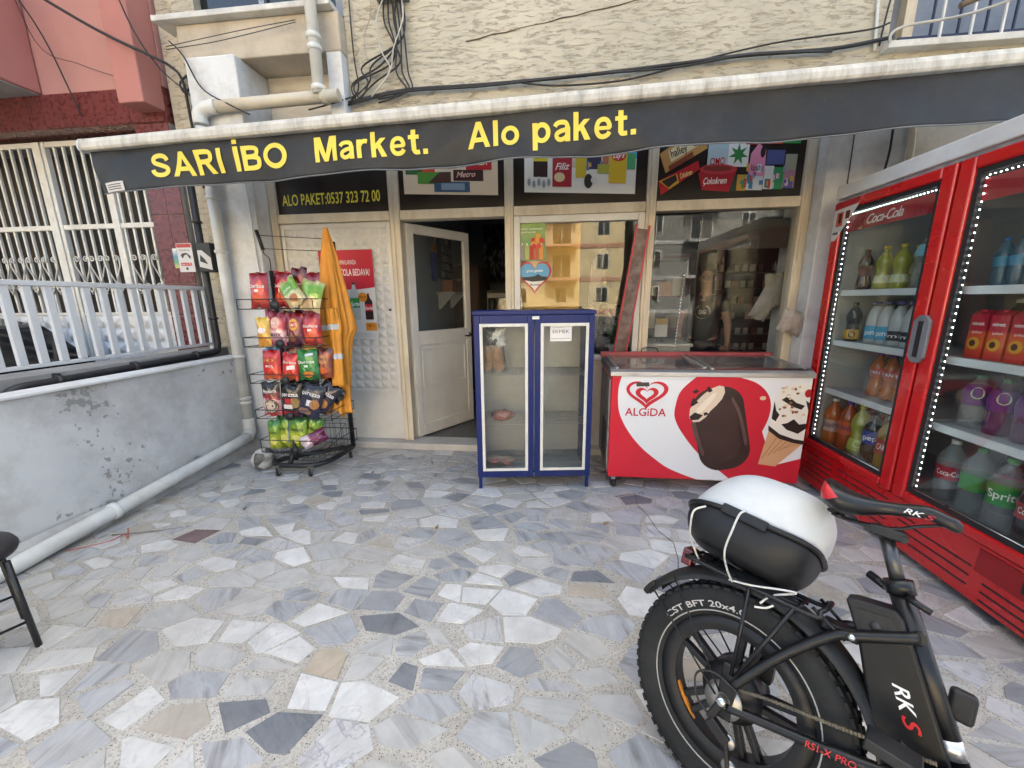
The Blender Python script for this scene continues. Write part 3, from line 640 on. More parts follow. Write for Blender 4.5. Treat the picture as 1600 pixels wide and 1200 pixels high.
pq(t, pl, q4, rq(960, -80, 1120, 160), '#b81424', .003); x, y = q4(985, 150); lettering(t, pl, 'C', x, q4(1060, 150)[0], y, .09, '#f4efe8', .004, '|i')
pq(t, pl, q4, rq(1135, -80, 1325, 155), '#c03a1c', .003); pq(t, pl, q4, rq(1330, -80, 1505, 150), '#1f8a3c', .003); x, y = q4(1345, 95); lettering(t, pl, 'S', x, q4(1400, 95)[0], y, .06, '#f4f4ee', .004, '|i')
pq(t, pl, q4, [(1010, 400), (1020, 230), (1090, 150), (1170, 200), (1180, 400)], '#d987a6', .004); pq(t, pl, q4, oval(1140, 215, 25, 45), '#1c0d0a', .005); x, y = q4(1035, 360); lettering(t, pl, 'Vanish', x, q4(1130, 350)[0], y, .05, '#1c1424', .005, '|i')
for a, c in ((rq(1185, 200, 1365, 310), '#4a5288'), (rq(1175, 320, 1270, 500), '#d4d8d6'), (rq(1270, 330, 1375, 500), '#2f8a58'), (rq(1375, 230, 1490, 350), '#9a9a86'), (rq(1375, 350, 1490, 490), '#a37a8c'), (rq(1000, 390, 1170, 510), '#c9cfd2'), (rq(905, 390, 1000, 515), '#c49a3a'), (rq(1190, 420, 1250, 490), '#5a6a78'), (rq(1385, 440, 1475, 490), '#5a5a9a'), (rq(830, 400, 900, 520), '#2a3a2c')): pq(t, pl, q4, a, c, .0035)

rnd = random.Random(17)
for i in range(26):
    x, y = rnd.uniform(930, 1470), rnd.uniform(360, 500); w_ = rnd.uniform(18, 42); h_ = rnd.uniform(25, 70)
    pq(t, pl, q4, rq(x, y - h_, x + w_, y), rnd.choice(('#c9ccd0', '#6a4a9a', '#b8423a', '#3a7a9a', '#c8a23a', '#4a8a4a', '#d4b8c0', '#8a8f98')), .0040 + i * .00006)
t3, pl3 = BO[2], FP(-.373)
for i in range(16):
    x, y = rnd.uniform(240, 500), rnd.uniform(150, 250); w_ = rnd.uniform(10, 24); h_ = rnd.uniform(14, 40)
    pq(t3, pl3, q3, rq(x, y - h_, x + w_, y), rnd.choice(('#8a3a2a', '#c9a24a', '#4a3a5a', '#d8d0c4', '#5a7a9a', '#b8923a', '#6a2a24')), .0030 + i * .00005)
# ------------------------------------------------------------------ notices on the shopfront
t = thing('promotion_poster', 'white poster with red band and cola bottles taped to pressed metal leaf', 'poster', (-1.955, 3.588, 1.09))
MB().box(-.265, .265, 0, .002, 0, .83).obj('sheet', mat('poster_paper', (.66, .655, .62), .5, var=.03), t)
pl = Plane((0, -.0002, 0), (1, 0, 0), (0, 0, 1))
pic(t, pl, [(-.265, .49), (-.1, .472), (.1, .472), (.265, .49), (.265, .83), (-.265, .83)], '#c4122e', .0006)
lettering(t, pl, '2.5L KAPAKLARINDA', -.13, .10, .70, .042, '#f2eee8', .0012); lettering(t, pl, 'COCA-COLA BEDAVA!', -.2, .225, .60, .062, '#f6f2ee', .0012, '|b')
def bott(cx, z0, h, w_, liquid, lab, cap, empty=0):
    prof = [(0, .5), (.03, .49), (.3, .5), (.45, .44), (.6, .5), (.72, .46), (.84, .22), (.93, .14), (.97, .15)]
    def pts(a, b): 
        q = [(k, r) for k, r in prof if a <= k <= b]; return [(cx - r * w_, z0 + k * h) for k, r in q] + [(cx + r * w_, z0 + k * h) for k, r in reversed(q)]
    pic(t, pl, pts(0, 1), '#b9bcb6' if empty else liquid, .0006); 
    if empty: pass
    pic(t, pl, rect(cx - w_ * .47, cx + w_ * .47, z0 + .33 * h, z0 + .6 * h), lab, .0012); pic(t, pl, rect(cx - w_ * .16, cx + w_ * .16, z0 + .96 * h, z0 + 1.02 * h), cap, .0012)
bott(-.06, .19, .36, .105, '#1e0907', '#b81424', '#b81424'); bott(.055, .19, .34, .10, '#c9cbc6', '#2a8a3c', '#3a2a2a', 1); bott(.19, .19, .24, .08, '#2a0d09', '#b81424', '#b81424')
lettering(t, pl, 'Sprite', .012, .10, .32, .04, '#f4f4ee', .002, '|i'); lettering(t, pl, 'Coca-Cola', .155, .225, .285, .03, '#f4f4ee', .002, '|i')
pic(t, pl, oval(.135, .40, .045, .045), '#dd8a1e', .0009); lettering(t, pl, 'BEDAVA', .1, .17, .392, .02, '#3a1606', .0018)
pic(t, pl, rect(.145, .255, .085, .16), '#dd8a1e', .0009); lettering(t, pl, '1000 TL', .16, .24, .12, .026, '#2a1606', .0018)
for i in range(3): pic(t, pl, rect(-.1, .24 - i * .03, .03 + i * .014, .034 + i * .014), '#b4b2ac', .0008)
t = thing('juice_poster', 'green poster of fruit juice bottles stuck inside the mustard-backed window', 'poster', (-.213, 3.618, 1.79))
MB().box(-.115, .115, 0, .0015, 0, .32).obj('sheet', tone('juice_green', [(0, '#2f5a22'), (.5, '#3f7a26'), (1, '#6f9a34')], 'Z', 0, .32, .1, 16, .4), t)
pl = Plane((0, -.0002, 0), (1, 0, 0), (0, 0, 1))
rnd = random.Random(3)
for i in range(5): pic(t, pl, rect(-.105 + i * .042, -.07 + i * .042, .01, .13), ('#8f8a86', '#a9b060', '#b32a22', '#c8502a', '#d08a3a')[i], .0006); pic(t, pl, rect(-.095 + i * .042, -.08 + i * .042, .13, .15), '#c9c4b8', .0006)
for i in range(9): pic(t, pl, oval(rnd.uniform(-.02, .1), rnd.uniform(.12, .22), .022, .022, 10), rnd.choice(('#c2361e', '#dd7a26', '#b3201c', '#e29a3a')), .0008 + i * .0001)
lettering(t, pl, 'hakiki lezzetlerin', -.1, .09, .262, .018, '#f4f4e8', .0015); lettering(t, pl, 'şimdi burada!', -.1, .03, .235, .018, '#f4f4e8', .0015)
t = thing('heart_sticker', 'red-edged heart sticker with sky and mountain stuck on the mustard-backed window', 'sticker', (-.189, 3.619, 1.49))
pl = Plane((0, 0, 0), (1, 0, 0), (0, 0, 1))
b = MB(); hp = heart(0, .15, .30, .29); b.prism([(x, 0, y) for x, y in hp], (0, 0, 0), (0, .0015, 0)); b.obj('sheet', flat('#b3302e'), t)
hp = heart(0, .153, .265, .25)
pic(t, pl, hp, '#e4ddd2', .0006)
pic(t, pl, [(x, max(y, .155)) for x, y in hp], '#5f9fc4', .001)
pic(t, pl, [(-.118, .16), (-.1, .135), (-.02, .12), (.05, .125), (.1, .13), (.12, .16), (.06, .165), (.03, .185), (0, .168), (-.06, .16)], '#1e2420', .0014)
lettering(t, pl, 'güzel günler', -.075, .075, .205, .022, '#f4f2ea', .0018, '|b'); lettering(t, pl, 'Burada', -.04, .05, .085, .02, '#3a3a30', .0018, '|b')
# mustard board behind the glass
setp(MB().box(-.312, .215, 3.70, 3.715, .955, 2.12).obj('mustard_board', mat('mustard_board', (.50, .27, .028), .6, var=.08, vs=3)), 'mustard yellow board standing behind the window glass', 'board')
setp(MB().prism([(.28, 0, 1.02), (.39, 0, 1.02), (.45, 0, 1.93), (.335, 0, 1.78)], (0, 3.80, 0), (0, .03, 0)).obj('black_display_panel', mat('black_panel', (.012, .012, .012), .3), None), 'black slanted display panel behind the glass next to the mustard board', 'panel')
# ------------------------------------------------------------------ awning
aw = thing('shop_awning', 'charcoal fabric awning lettered in yellow hanging from a dirty white front bar', 'awning', (0, 2.62, 2.645), (0, -.026, 0))
AX0, AX1 = -3.24, 3.6
def val(x, z, h=0):
    k = min(1, max(0, -(z + .085) / .265)); e = math.exp(-((x + 3.2) / .35) ** 2)
    y = .02 * k * math.sin(x * 5.3 + 1.5 * math.sin(x * 1.7)) + .007 * k * math.sin(x * 14 + z * 9) + .007 * math.sin(x * 3.1 + z * 16 + 2 * math.sin(x * 2.3)) + .003 * math.sin(x * 21 - z * 26 + 3 * math.sin(x * 1.9)) * math.sin(x * 2.7 + 1) + .012 * k * e
    return Vector((x, y - h, z))
M_aw = mat('charcoal_awning_cloth', (.017, .018, .020), .5, var=.3, vs=3, bump=.5, bs=7, dirt=(.05, .051, .053), damt=.5, ds=2.4, spec=.35)
MB().grid(lambda u, v: val(AX0 + .03 + u * (AX1 - AX0 - .03), -.06 - v * (.285 + .006 * math.sin(u * 40))), 420, 16).obj('valance', M_aw, aw, solid=.002)
b = MB(); b.tube([val(AX0 + .03 + i / 160 * (AX1 - AX0 - .03), -.345 - .006 * math.sin(i / 160 * 40)) for i in range(161)], .0045, 6); b.obj('hem', mat('grey_hem', (.15, .155, .16), .6), aw)
M_bar = mat('dirty_white_bar', (.56, .535, .47), .5, var=.12, vs=5, dirt=(.19, .165, .125), damt=.8, ds=4, stretch=(3, 1, .8))
b = MB(); pr = [(-.035, -.085), (.03, -.085), (.04, -.05), (.03, -.012), (0, 0), (-.03, -.012), (-.044, -.04), (-.044, -.07)]
b.prism([(AX0, y, z) for y, z in pr], (0, 0, 0), (AX1 - AX0, 0, 0)); b.obj('front_bar', M_bar, aw, bevel=.006)
MB().prism([(AX0 - .012, y * 1.08, z * 1.06 + .002) for y, z in pr], (0, 0, 0), (.012, 0, 0)).obj('end_cap', M_pvc, aw, bevel=.003)
MB().grid(lambda u, v: (-2.95 + u * (AX1 + 2.95), .04 + v * .60, -.05 + .235 * v - .02 * math.sin(math.pi * v)), 30, 6).obj('canopy', M_aw, aw, solid=.003)
MB().tube([(-2.98, .66, .165), (AX1, .66, .165)], .05, 16).obj('roller_tube', M_bar, aw)
for x in (-2.2, .3, 2.6): MB().bar((x, .67, .16), (x, 1.0, .16), .06, .05).obj('wall_bracket', M_pvc, aw)
for x in (-2.0, 2.4): MB().bar((x, .03, -.03), (x - .45, .34, .07), .04, .035).bar((x - .45, .34, .07), (x, .64, .14), .04, .035).obj('folding_arm', M_pvc, aw)
class ValP:
    def __call__(s, a, b, h=0): return val(a, b, h)
YL = mat('yellow_vinyl', (.80, .62, .07), .5, var=.06, vs=4)
for s, x0, x1, bz in (('SARI İBO', -2.765, -1.76, -.28), ('Market.', -1.565, -.815, -.27), ('Alo paket.', -.56, .45, -.262)):
    glyph_text(aw, ValP(), s, x0, x1, bz, .148, YL)
MB().grid(lambda u, v: val(-3.16 + u * .17, -.345 + v * .06, .005), 4, 3).obj('maker_label', flat((.62, .6, .56)), aw)
for i in range(3): MB().grid(lambda u, v: val(-3.14 + u * .13, -.333 + i * .014 + v * .006, .0065), 4, 1).obj('label_print', flat('#4a4a52'), aw)

# ------------------------------------------------------------------ low wall, plinth and the drain pipe
lw = thing('low_wall', 'low chipped whitewashed wall between forecourt and neighbouring yard', 'wall', (-3.07, 1, 0))
def wtop(y): return .945
b = MB()
def lwf(u, v):
    y = -1.6 + v * 5.015; z = u * .945
    return (-3.0 + .006 * math.sin(y * 3 + z * 5) + .004 * math.sin(y * 11) - .012 * u, y, z)
b.grid(lwf, 14, 70); b.obj('wall_face', M_lowwall, lw, local=False)
MB().box(-3.14, -3.02, -1.6, 3.415, 0, .935).obj('wall_core', M_lowwall, lw, local=False)
MB().box(-3.16, -2.985, -1.6, 3.417, .937, .957).obj('wall_coping', mat('coping_paint', (.7, .7, .68), .6, var=.08, dirt=(.4, .37, .33), damt=.5), lw, bevel=.006, local=False)
MB().grid(lambda u, v: (-2.985 + (.028 + .006 * math.sin(v * 90)) * min(1, (1 - u) * 4), -1.6 + v * 5.0, u * (.13 + .012 * math.sin(v * 30))), 6, 60).obj('plinth', mat('grey_plinth', (.45, .44, .42), .8, var=.15, vs=5, bump=.4, bs=30, dirt=(.22, .2, .17), damt=.8, ds=4), lw, local=False)
dp = thing('drain_pipe', 'white plastic drain pipe running down the column and along the low wall', 'pipe', (-3.0, 3.3, 0))
path = [(-2.925, 1.15, .045), (-2.925, 1.55, .055), (-2.93, 3.1, .17), (-2.94, 3.24, .185), (-2.965, 3.31, .205), (-2.985, 3.335, .25), (-2.99, 3.345, .34), (-2.99, 3.35, 2.9)]
MB().tube(path[:4], .047, 14).obj('horizontal_run', M_pvc, dp, local=False); MB().tube(wob(path[3:7], 4), .053, 14).obj('elbow', M_pvc, dp, local=False)
MB().tube(path[6:], .045, 14).obj('downspout', M_pvc, dp, local=False)
for z in (.5, .545, .95, 1.9, 2.35): MB().lathe([(.046, -.016), (.054, -.012), (.054, .012), (.046, .016)], 14, (-2.99, 3.348, z)).obj('pipe_collar', M_pvc, dp, local=False)
MB().lathe([(.048, -.02), (.058, -.015), (.058, .015), (.048, .02)], 14, (-2.926, 2.05, .094), (0, 1, .05)).obj('pipe_collar', M_pvc, dp, local=False)
for y in (2.08, 2.75): MB().box(-2.99, -2.935, y - .012, y + .012, .12 + (y - 2) * .06, .145 + (y - 2) * .06).obj('pipe_strap', MATS['brushed_steel'], dp, local=False)
up = thing('upper_waste_pipe', 'yellowed plastic waste pipe turning along the beam above the awning', 'pipe', (-2.4, 3.4, 3.05))
MB().tube(wob([(-2.99, 3.35, 2.92), (-2.985, 3.35, 3.0), (-2.93, 3.36, 3.045), (-2.84, 3.37, 3.055)], 4), .055, 14).obj('elbow', M_pvc, up, local=False)
MB().tube([(-2.86, 3.37, 3.055), (-1.78, 3.42, 3.10)], .047, 14).obj('horizontal_run', M_pvc2, up, local=False)
MB().tube([(-1.93, 3.385, 3.10), (-1.93, 3.375, 6)], .045, 14).obj('stack', M_pvc, up, local=False)
for z in (3.14, 3.42, 3.5): MB().lathe([(.046, -.02), (.056, -.014), (.056, .014), (.046, .02)], 14, (-1.93, 3.383, z)).obj('pipe_collar', M_pvc, up, local=False)
MB().lathe([(.048, -.03), (.06, -.02), (.06, .02), (.048, .03)], 14, (-1.9, 3.415, 3.095), (1, .03, .03)).obj('pipe_collar', M_pvc2, up, local=False)

# ------------------------------------------------------------------ neighbour: kerb wall, railing, gas pipe
nw = setp(MB().box(-3.66, -3.42, -1.6, 3.74, 0, 1.0).obj('neighbour_parapet', M_conc, bevel=.01), 'grey concrete parapet carrying the white railing', 'wall')
rl = thing('yard_railing', 'white painted iron railing of flat bars on the grey parapet', 'railing', (-3.47, 2.6, 1.0))
MB().box(-3.495, -3.455, .6, 3.60, 1.575, 1.61).obj('top_rail', M_iron, rl, bevel=.004, local=False)
MB().box(-3.49, -3.46, .6, 3.60, 1.035, 1.06).obj('bottom_rail', M_iron, rl, bevel=.003, local=False)
y = .7
while y < 3.6:
    MB().box(-3.49, -3.462, y - .022, y + .022, 1.061, 1.574).obj('bar', M_iron, rl, bevel=.003, local=False); y += .1115
MB().box(-3.495, -3.455, 3.575, 3.60, 1.0, 1.034).box(-3.495, -3.455, 1.2, 1.23, 1.0, 1.034).obj('foot', M_iron, rl, local=False)
gp = thing('gas_pipe', 'black gas pipe bent along the parapet and up between the buildings', 'pipe', (-3.4, 3.3, .9))
MB().tube([(-3.385, 1.95, .3)] + wob([(-3.385, 1.95, .75), (-3.385, 1.96, .87), (-3.385, 2.04, .93), (-3.385, 2.2, .935)], 5) + wob([(-3.385, 3.42, .965), (-3.385, 3.52, .975), (-3.385, 3.555, 1.03), (-3.385, 3.56, 1.15)], 5) + [(-3.385, 3.56, 2.75)], .03, 12).obj('tube', M_blackpipe, gp, local=False)
for y in (2.25, 2.75, 3.3): MB().lathe([(.031, -.02), (.045, -.012), (.045, .012), (.031, .02)], 10, (-3.385, y, .937 + (y - 2.2) * .024), (0, 1, .02)).box(-3.42, -3.37, y - .008, y + .008, .93 + (y - 2.2) * .024, .99).obj('pipe_clip', M_blackpipe, gp, local=False)
for z in (1.3, 2.2, 2.6): MB().lathe([(.031, -.012), (.042, -.008), (.042, .008), (.031, .012)], 10, (-3.385, 3.56, z)).obj('pipe_clip', M_blackpipe, gp, local=False)
t = thing('gas_meter_box', 'black meter box with a white sticker beside the red granite pillar', 'meter box', (-3.34, 3.55, 1.74))
MB().box(-.06, .09, -.04, .05, 0, .27).obj('case', mat('black_plastic', (.02, .02, .021), .5, var=.15), t, bevel=.012)
MB().add([(-.045, -.042, .05), (.085, -.042, .02), (.085, -.042, .13), (.0, -.042, .2), (-.045, -.042, .2)], [(0, 1, 2, 3, 4)]).obj('sticker', flat((.55, .54, .52)), t)
MB().add([(-.03, -.0435, .1), (.05, -.0435, .07), (.02, -.0435, .12), (-.02, -.0435, .16)], [(0, 1, 2, 3)]).obj('sticker_print', flat('#2a2a2c'), t)
t = thing('insurance_plate', 'white and red notice plate fixed to the red granite pillar', 'sign', (-3.70, 3.695, 1.76))
MB().box(-.085, .085, -.006, 0, 0, .275).obj('plate', flat((.66, .65, .63)), t); pl = Plane((0, -.0062, 0), (1, 0, 0), (0, 0, 1))
pic(t, pl, rect(-.08, .08, .235, .27), '#b03a3e', .0006); pic(t, pl, rect(-.06, .06, .06, .09), '#b8222a', .0006); lettering(t, pl, '444 19 75', -.052, .052, .067, .016, '#f4f0ec', .0012); pic(t, pl, rect(-.012, .012, .02, .045), '#1e1e22', .0006)
lettering(t, pl, 'SİGORTALI', -.06, .06, .2, .02, '#33343a', .0009); pic(t, pl, [(-.05, .16), (-.03, .13), (-.01, .16), (.02, .17), (.05, .12), (.06, .15), (.02, .185), (-.03, .18)], '#2c2c30', .0006)
t = setp(MB().box(-3.835, -3.79, 3.69, 3.697, 1.80, 1.99).obj('small_notice', tone('notice_green', [(0, '#c9c46a'), (.3, '#5a9a78'), (.6, '#4a8ab0'), (1, '#e4e4dc')], 'Z', 1.8, 1.99, .02, 9, .5)), 'narrow green and blue notice strip beside the insurance plate', 'sign')
setp(MB().lathe([(.035, 0), (.035, .02), (.022, .035), (0, .036)], 14, (-3.23, 3.62, 1.405), (0, -1, 0)).obj('doorbell', MATS['black_plastic']), 'round black bell cap on the corner wall beside the gas pipe', 'bell')

# ------------------------------------------------------------------ pink neighbour building with gate
pb = thing('pink_building', 'pink plastered building with dark red granite band and barred white gate', 'building', (-5, 3.9, 0))
def Q(mb, name, m, **k): return mb.obj(name, m, pb, local=False, **k)
Q(MB().box(-13, -3.64, 3.72, 12, 3.42, 11).box(-13, -6.9, 3.72, 12, -.1, 3.42), 'upper_wall', M_pink)
Q(MB().box(-3.90, -3.645, 3.50, 3.718, 3.20, 11), 'pilaster', M_pinkd, bevel=.012)
Q(MB().box(-9, -4.93, 2.2, 3.718, 3.42, 7), 'balcony', M_pinkd, bevel=.02)
Q(MB().box(-9, -4.95, 2.24, 3.717, 3.41, 3.419), 'balcony_soffit', M_conc)
band = Q(MB().box(-6.9, -3.64, 3.70, 3.95, 3.12, 3.415), 'granite_band', M_redtile)
pil = Q(MB().box(-4.0, -3.645, 3.712, 4.3, -.1, 3.118), 'granite_pillar', M_conc)
z = .0
while z < 3.05:
    MB().box(-3.998, -3.82, 3.70, 3.711, z + .003, min(z + .327, 3.115)).obj('granite_tile', M_redtile, pil, bevel=.002); MB().box(-3.817, -3.648, 3.70, 3.711, z + .003, min(z + .327, 3.115)).obj('granite_tile', M_redtile, pil, bevel=.002); z += .33
for i in range(9): MB().box(-6.9 + i * .36, -6.545 + i * .36, 3.69, 3.699, 3.125, 3.41).obj('granite_tile', M_redtile, band, bevel=.002)
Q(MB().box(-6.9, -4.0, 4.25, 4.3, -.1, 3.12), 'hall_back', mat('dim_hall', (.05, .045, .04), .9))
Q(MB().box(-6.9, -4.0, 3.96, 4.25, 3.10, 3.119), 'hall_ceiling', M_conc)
gt = thing('entrance_gate', 'white iron entrance gate with bars, scrollwork and pressed lower panels', 'gate', (-5.2, 3.9, 0))
def G(mb, name, m=M_cream_iron, **k): return mb.obj(name, m, gt, local=False, **k)
for x0, x1 in ((-6.80, -6.73), (-5.42, -5.33), (-5.31, -5.27), (-4.66, -4.58), (-4.06, -4.005)): G(MB().box(x0, x1, 3.87, 3.92, 0, 3.09), 'stile', bevel=.004)
for z0, z1 in ((3.04, 3.09), (2.235, 2.285), (1.33, 1.36), (.05, .12)):
    for x0, x1 in ((-6.728, -5.422), (-5.268, -4.662), (-4.578, -4.062)): G(MB().box(x0, x1, 3.875, 3.915, z0, z1), 'rail', bevel=.004)
x = -6.66
while x < -4.07:
    if not any(a - .03 < x < b + .03 for a, b in ((-5.42, -5.27), (-4.66, -4.58))):
        G(MB().box(x - .011, x + .011, 3.885, 3.905, 1.361, 2.234), 'gate_bar'); G(MB().box(x - .011, x + .011, 3.885, 3.905, 2.286, 3.039), 'gate_bar')
    x += .1055
def scroll(x, z, s):
    a = [(x + s * .048 * (1 - t * .8) * math.cos(t * 7), 3.876, z + .04 + .048 * (1 - t * .8) * math.sin(t * 7)) for t in [i / 14 for i in range(15)]]
    return [(x + s * .05, 3.876, z - .26), (x + s * .0, 3.876, z - .12)][::1] + a
for x0, x1 in ((-6.70, -5.45), (-5.24, -4.68), (-4.56, -4.08)):
    k = max(1, round((x1 - x0) / .211))
    for i in range(k):
        cx = x0 + (i + .5) * (x1 - x0) / k
        for s in (-1, 1):
            sp = [(cx + s * (.055 + .035 * math.cos(t * 8) * (1 - t * .75)), 3.876, 1.93 + .035 * math.sin(t * 8) * (1 - t * .75)) for t in [j / 12 for j in range(13)]]
            G(MB().tube([(cx - s * .05, 3.876, 1.56), (cx + s * .088, 3.876, 1.86)] + sp, .007, 5), 'scroll')
            sp = [(cx + s * (.05 + .04 * math.cos(t * 9) * (1 - t * .7)), 3.876, 1.62 + .05 * math.sin(t * 9) * (1 - t * .7)) for t in [j / 12 for j in range(13)]]
            G(MB().tube(sp, .007, 5), 'scroll')
for x0, x1 in ((-6.728, -5.422), (-5.268, -4.662), (-4.578, -4.062)):
    pn = G(MB().box(x0, x1, 3.89, 3.905, .121, 1.329), 'lower_panel', M_iron)
    k = max(2, round((x1 - x0) / .15)); pwx = (x1 - x0) / k
    mb = MB().add([(-pwx * .46, 0, -.066), (pwx * .46, 0, -.066), (pwx * .46, 0, .066), (-pwx * .46, 0, .066), (0, -.03, 0)], [(0, 1, 4), (1, 2, 4), (2, 3, 4), (3, 0, 4)]); me = mb.mesh('pressed_pyramid'); me.materials.append(M_iron)
    for i in range(k):
        for j in range(3, 8): link('pressed_pyramid', me, pn, loc=(x0 + (i + .5) * pwx, 3.8895, .13 + .075 + j * .15))
# glimpsed car in the yard
car = thing('parked_car', 'dark blue hatchback standing in the yard behind the white railing', 'car', (-6.4, 2.55, 0))
M_car = mat('dark_blue_car_paint', (.012, .017, .03), .2, var=.1, coat=1)
sec = [(2.0, .35), (2.03, .62), (1.96, .86), (1.60, 1.27), (1.2, 1.34), (-.2, 1.36), (-.95, .92), (-1.9, .78), (-1.98, .5), (-1.95, .35)]
b = MB(); n_ = len(sec)
def cw(z): return .80 if z < .9 else .80 - (z - .9) * .42
vs = []
for s in (-1, 1): vs += [(x, s * (cw(z)), z) for x, z in sec]
b.add(vs, [tuple(range(n_)), tuple(reversed(range(n_, 2 * n_)))] + [(i, n_ + i, n_ + (i + 1) % n_, (i + 1) % n_) for i in range(n_)], False); b.obj('body', M_car, car, bevel=.05, seg=3)
MB().add([(1.93, -.7, .92), (1.93, .7, .92), (1.66, .58, 1.23), (1.66, -.58, 1.23)], [(0, 1, 2, 3)]).xf(Matrix.Translation((.02, 0, .02))).obj('rear_window', M_darkglass, car, solid=.004)
for s in (-1, 1):
    MB().add([(1.55, s * .77, .92), (1.35, s * .64, 1.26), (-.15, s * .635, 1.28), (-.8, s * .79, .92)], [(0, 1, 2, 3)]).obj('side_window', M_darkglass, car, solid=.004)
    MB().box(1.98, 2.03, s * .72 - .09, s * .72 + .09, .66, .86).obj('tail_light', mat('red_lamp', (.25, .01, .01), .2, coat=.5), car, bevel=.01)
    for x in (1.3, -1.3):
        wh = MB().lathe([(.2, -.1), (.3, -.1), (.32, -.06), (.32, .06), (.3, .1), (.2, .1)], 24, (x, s * .74, .32), (0, 1, 0)).obj('wheel', mat('tyre_rubber', (.02, .02, .02), .85), car); MB().lathe([(.02, -.09), (.19, -.08), (.2, .08), (.02, .09)], 20, (x, s * .74, .32), (0, 1, 0)).obj('rim', MATS['brushed_steel'], wh)

# ------------------------------------------------------------------ cables and the junction box
def cable(pts, r, label, m=M_cable, group=None, k=6, n=6):
    return setp(MB().tube(wob(pts, k), r, n).obj('cable', m), label, 'cable', group)
cable([(-6.2, 3.0, 5.3), (-4.9, 3.2, 4.35), (-4.0, 3.4, 3.78), (-3.5, 3.5, 3.54), (-3.38, 3.55, 3.48), (-3.31, 3.58, 3.38), (-3.3, 3.59, 3.1), (-3.28, 3.59, 2.5)], .012, 'thick black cable swooping across the pink wall to the corner')
cable([(-5.2, 3.55, 4.8), (-4.7, 3.6, 3.95), (-4.55, 3.65, 3.42), (-4.52, 3.68, 3.2)], .006, 'thin black cable dropping across the pink wall to the granite band')
cable([(-5.0, 3.66, 4.6), (-4.8, 3.66, 3.82), (-4.4, 3.67, 3.62), (-3.95, 3.69, 3.47)], .003, 'hair-thin wire strung slantwise over the pink wall')
cable([(-3.72, 3.45, 4.2), (-3.6, 3.47, 3.75), (-3.45, 3.52, 3.45), (-3.2, 3.55, 3.2), (-3.17, 3.57, 2.9)], .006, 'black cable running past the pink pilaster into the tangle')
cable([(-3.28, 3.48, 3.62), (-3.1, 3.40, 3.46), (-2.95, 3.37, 3.2), (-2.7, 3.33, 3.05), (-2.5, 3.30, 2.95)], .006, 'black cable hanging across the top of the white column')
for i, (pp, lb) in enumerate((([(-3.27, 3.59, 3.42), (-3.34, 3.585, 3.36), (-3.30, 3.57, 3.28), (-3.24, 3.58, 3.33), (-3.27, 3.59, 3.4)], 'small loop of slack cable at the building corner'), ([(-3.22, 3.59, 3.3), (-3.25, 3.57, 3.1), (-3.18, 3.58, 2.95), (-3.24, 3.58, 2.7)], 'kinked black cable hanging in the corner beside the column'), ([(-3.2, 3.6, 3.4), (-3.16, 3.58, 3.15), (-3.22, 3.59, 2.9), (-3.16, 3.58, 2.6), (-3.2, 3.58, 1.9)], 'long black cable going down the corner wall'))): cable(pp, .009, lb)
cable([(-3.3, 3.46, 3.57), (-2.6, 3.45, 3.63), (-2.1, 3.44, 3.66)], .003, 'thin wire stretched under the marble sill')
cable([(-3.3, 3.46, 3.55), (-2.8, 3.45, 3.57), (-2.1, 3.44, 3.645)], .003, 'second thin wire sagging under the marble sill')
jb = thing('junction_box', 'olive cable junction box high on the stucco wall', 'box', (-1.33, 3.6, 3.84))
MB().box(-.12, .12, -.09, 0, 0, .3).obj('case', mat('olive_box', (.16, .15, .06), .6, var=.15), jb, bevel=.008); MB().box(-.13, .13, -.095, 0, -.03, -.001).obj('gland_plate', mat('grey_gland', (.2, .21, .19), .6), jb)
rnd = random.Random(11)
for i in range(5):
    x = -1.40 + i * .035
    cable([(x, 3.55, 3.81), (x + rnd.uniform(-.03, .03), 3.54, 3.65), (-1.34 + rnd.uniform(-.05, .05), 3.54, 3.5), (-1.3 - i * .08, 3.55, 3.36), (-1.62 + rnd.uniform(-.12, .12), 3.55, 3.24), (-1.7 + rnd.uniform(-.05, .1), 3.55, 3.12)], .007, ('outermost', 'second', 'middle', 'fourth', 'innermost')[i] + ' black cable of the bundle drooping from the junction box')
for i in range(3): cable([(-1.33 + i * .03, 3.55, 3.81), (-1.30 + i * .03, 3.53, 3.55), (-1.33 + i * .05, 3.54, 3.3), (-1.26 + i * .02, 3.55, 3.16), (-1.5, 3.54, 3.08 + i * .03)], .007, ('tight', 'wide', 'widest')[i] + ' black cable loop hanging straight below the junction box')
for i in range(2): cable([(-1.4 + i * .15, 3.54, 3.81), (-1.46 + i * .22, 3.52, 3.65), (-1.44 + i * .1, 3.53, 3.45), (-1.38, 3.53, 3.3), (-1.55, 3.52, 3.12)], .006, ('white cable bowing out left of the junction box', 'white cable bowing out right of the junction box')[i], M_wcable)
cable([(-1.70, 3.57, 4.4), (-1.70, 3.57, 3.5), (-1.68, 3.56, 3.2), (-1.8, 3.5, 3.1), (-2.05, 3.4, 3.0)], .006, 'black cable falling straight beside the sill to the waste pipe')
cable([(-1.6, 3.57, 4.2), (-1.52, 3.575, 3.8), (-1.6, 3.57, 3.55), (-1.55, 3.57, 3.3)], .0025, 'faint grey wire looped on the stucco near the sill', mat('grey_wire', (.3, .28, .24), .6))
main = [(-1.78, 3.56, 3.10), (-1.3, 3.56, 3.165), (-.6, 3.56, 3.165), (.2, 3.56, 3.18), (.9, 3.56, 3.21), (1.4, 3.56, 3.235), (2.0, 3.56, 3.235), (2.4, 3.56, 3.28)]
cable([(x, y, z + .004) for x, y, z in main], .013, 'thick black cable bundle running along the stucco above the awning')
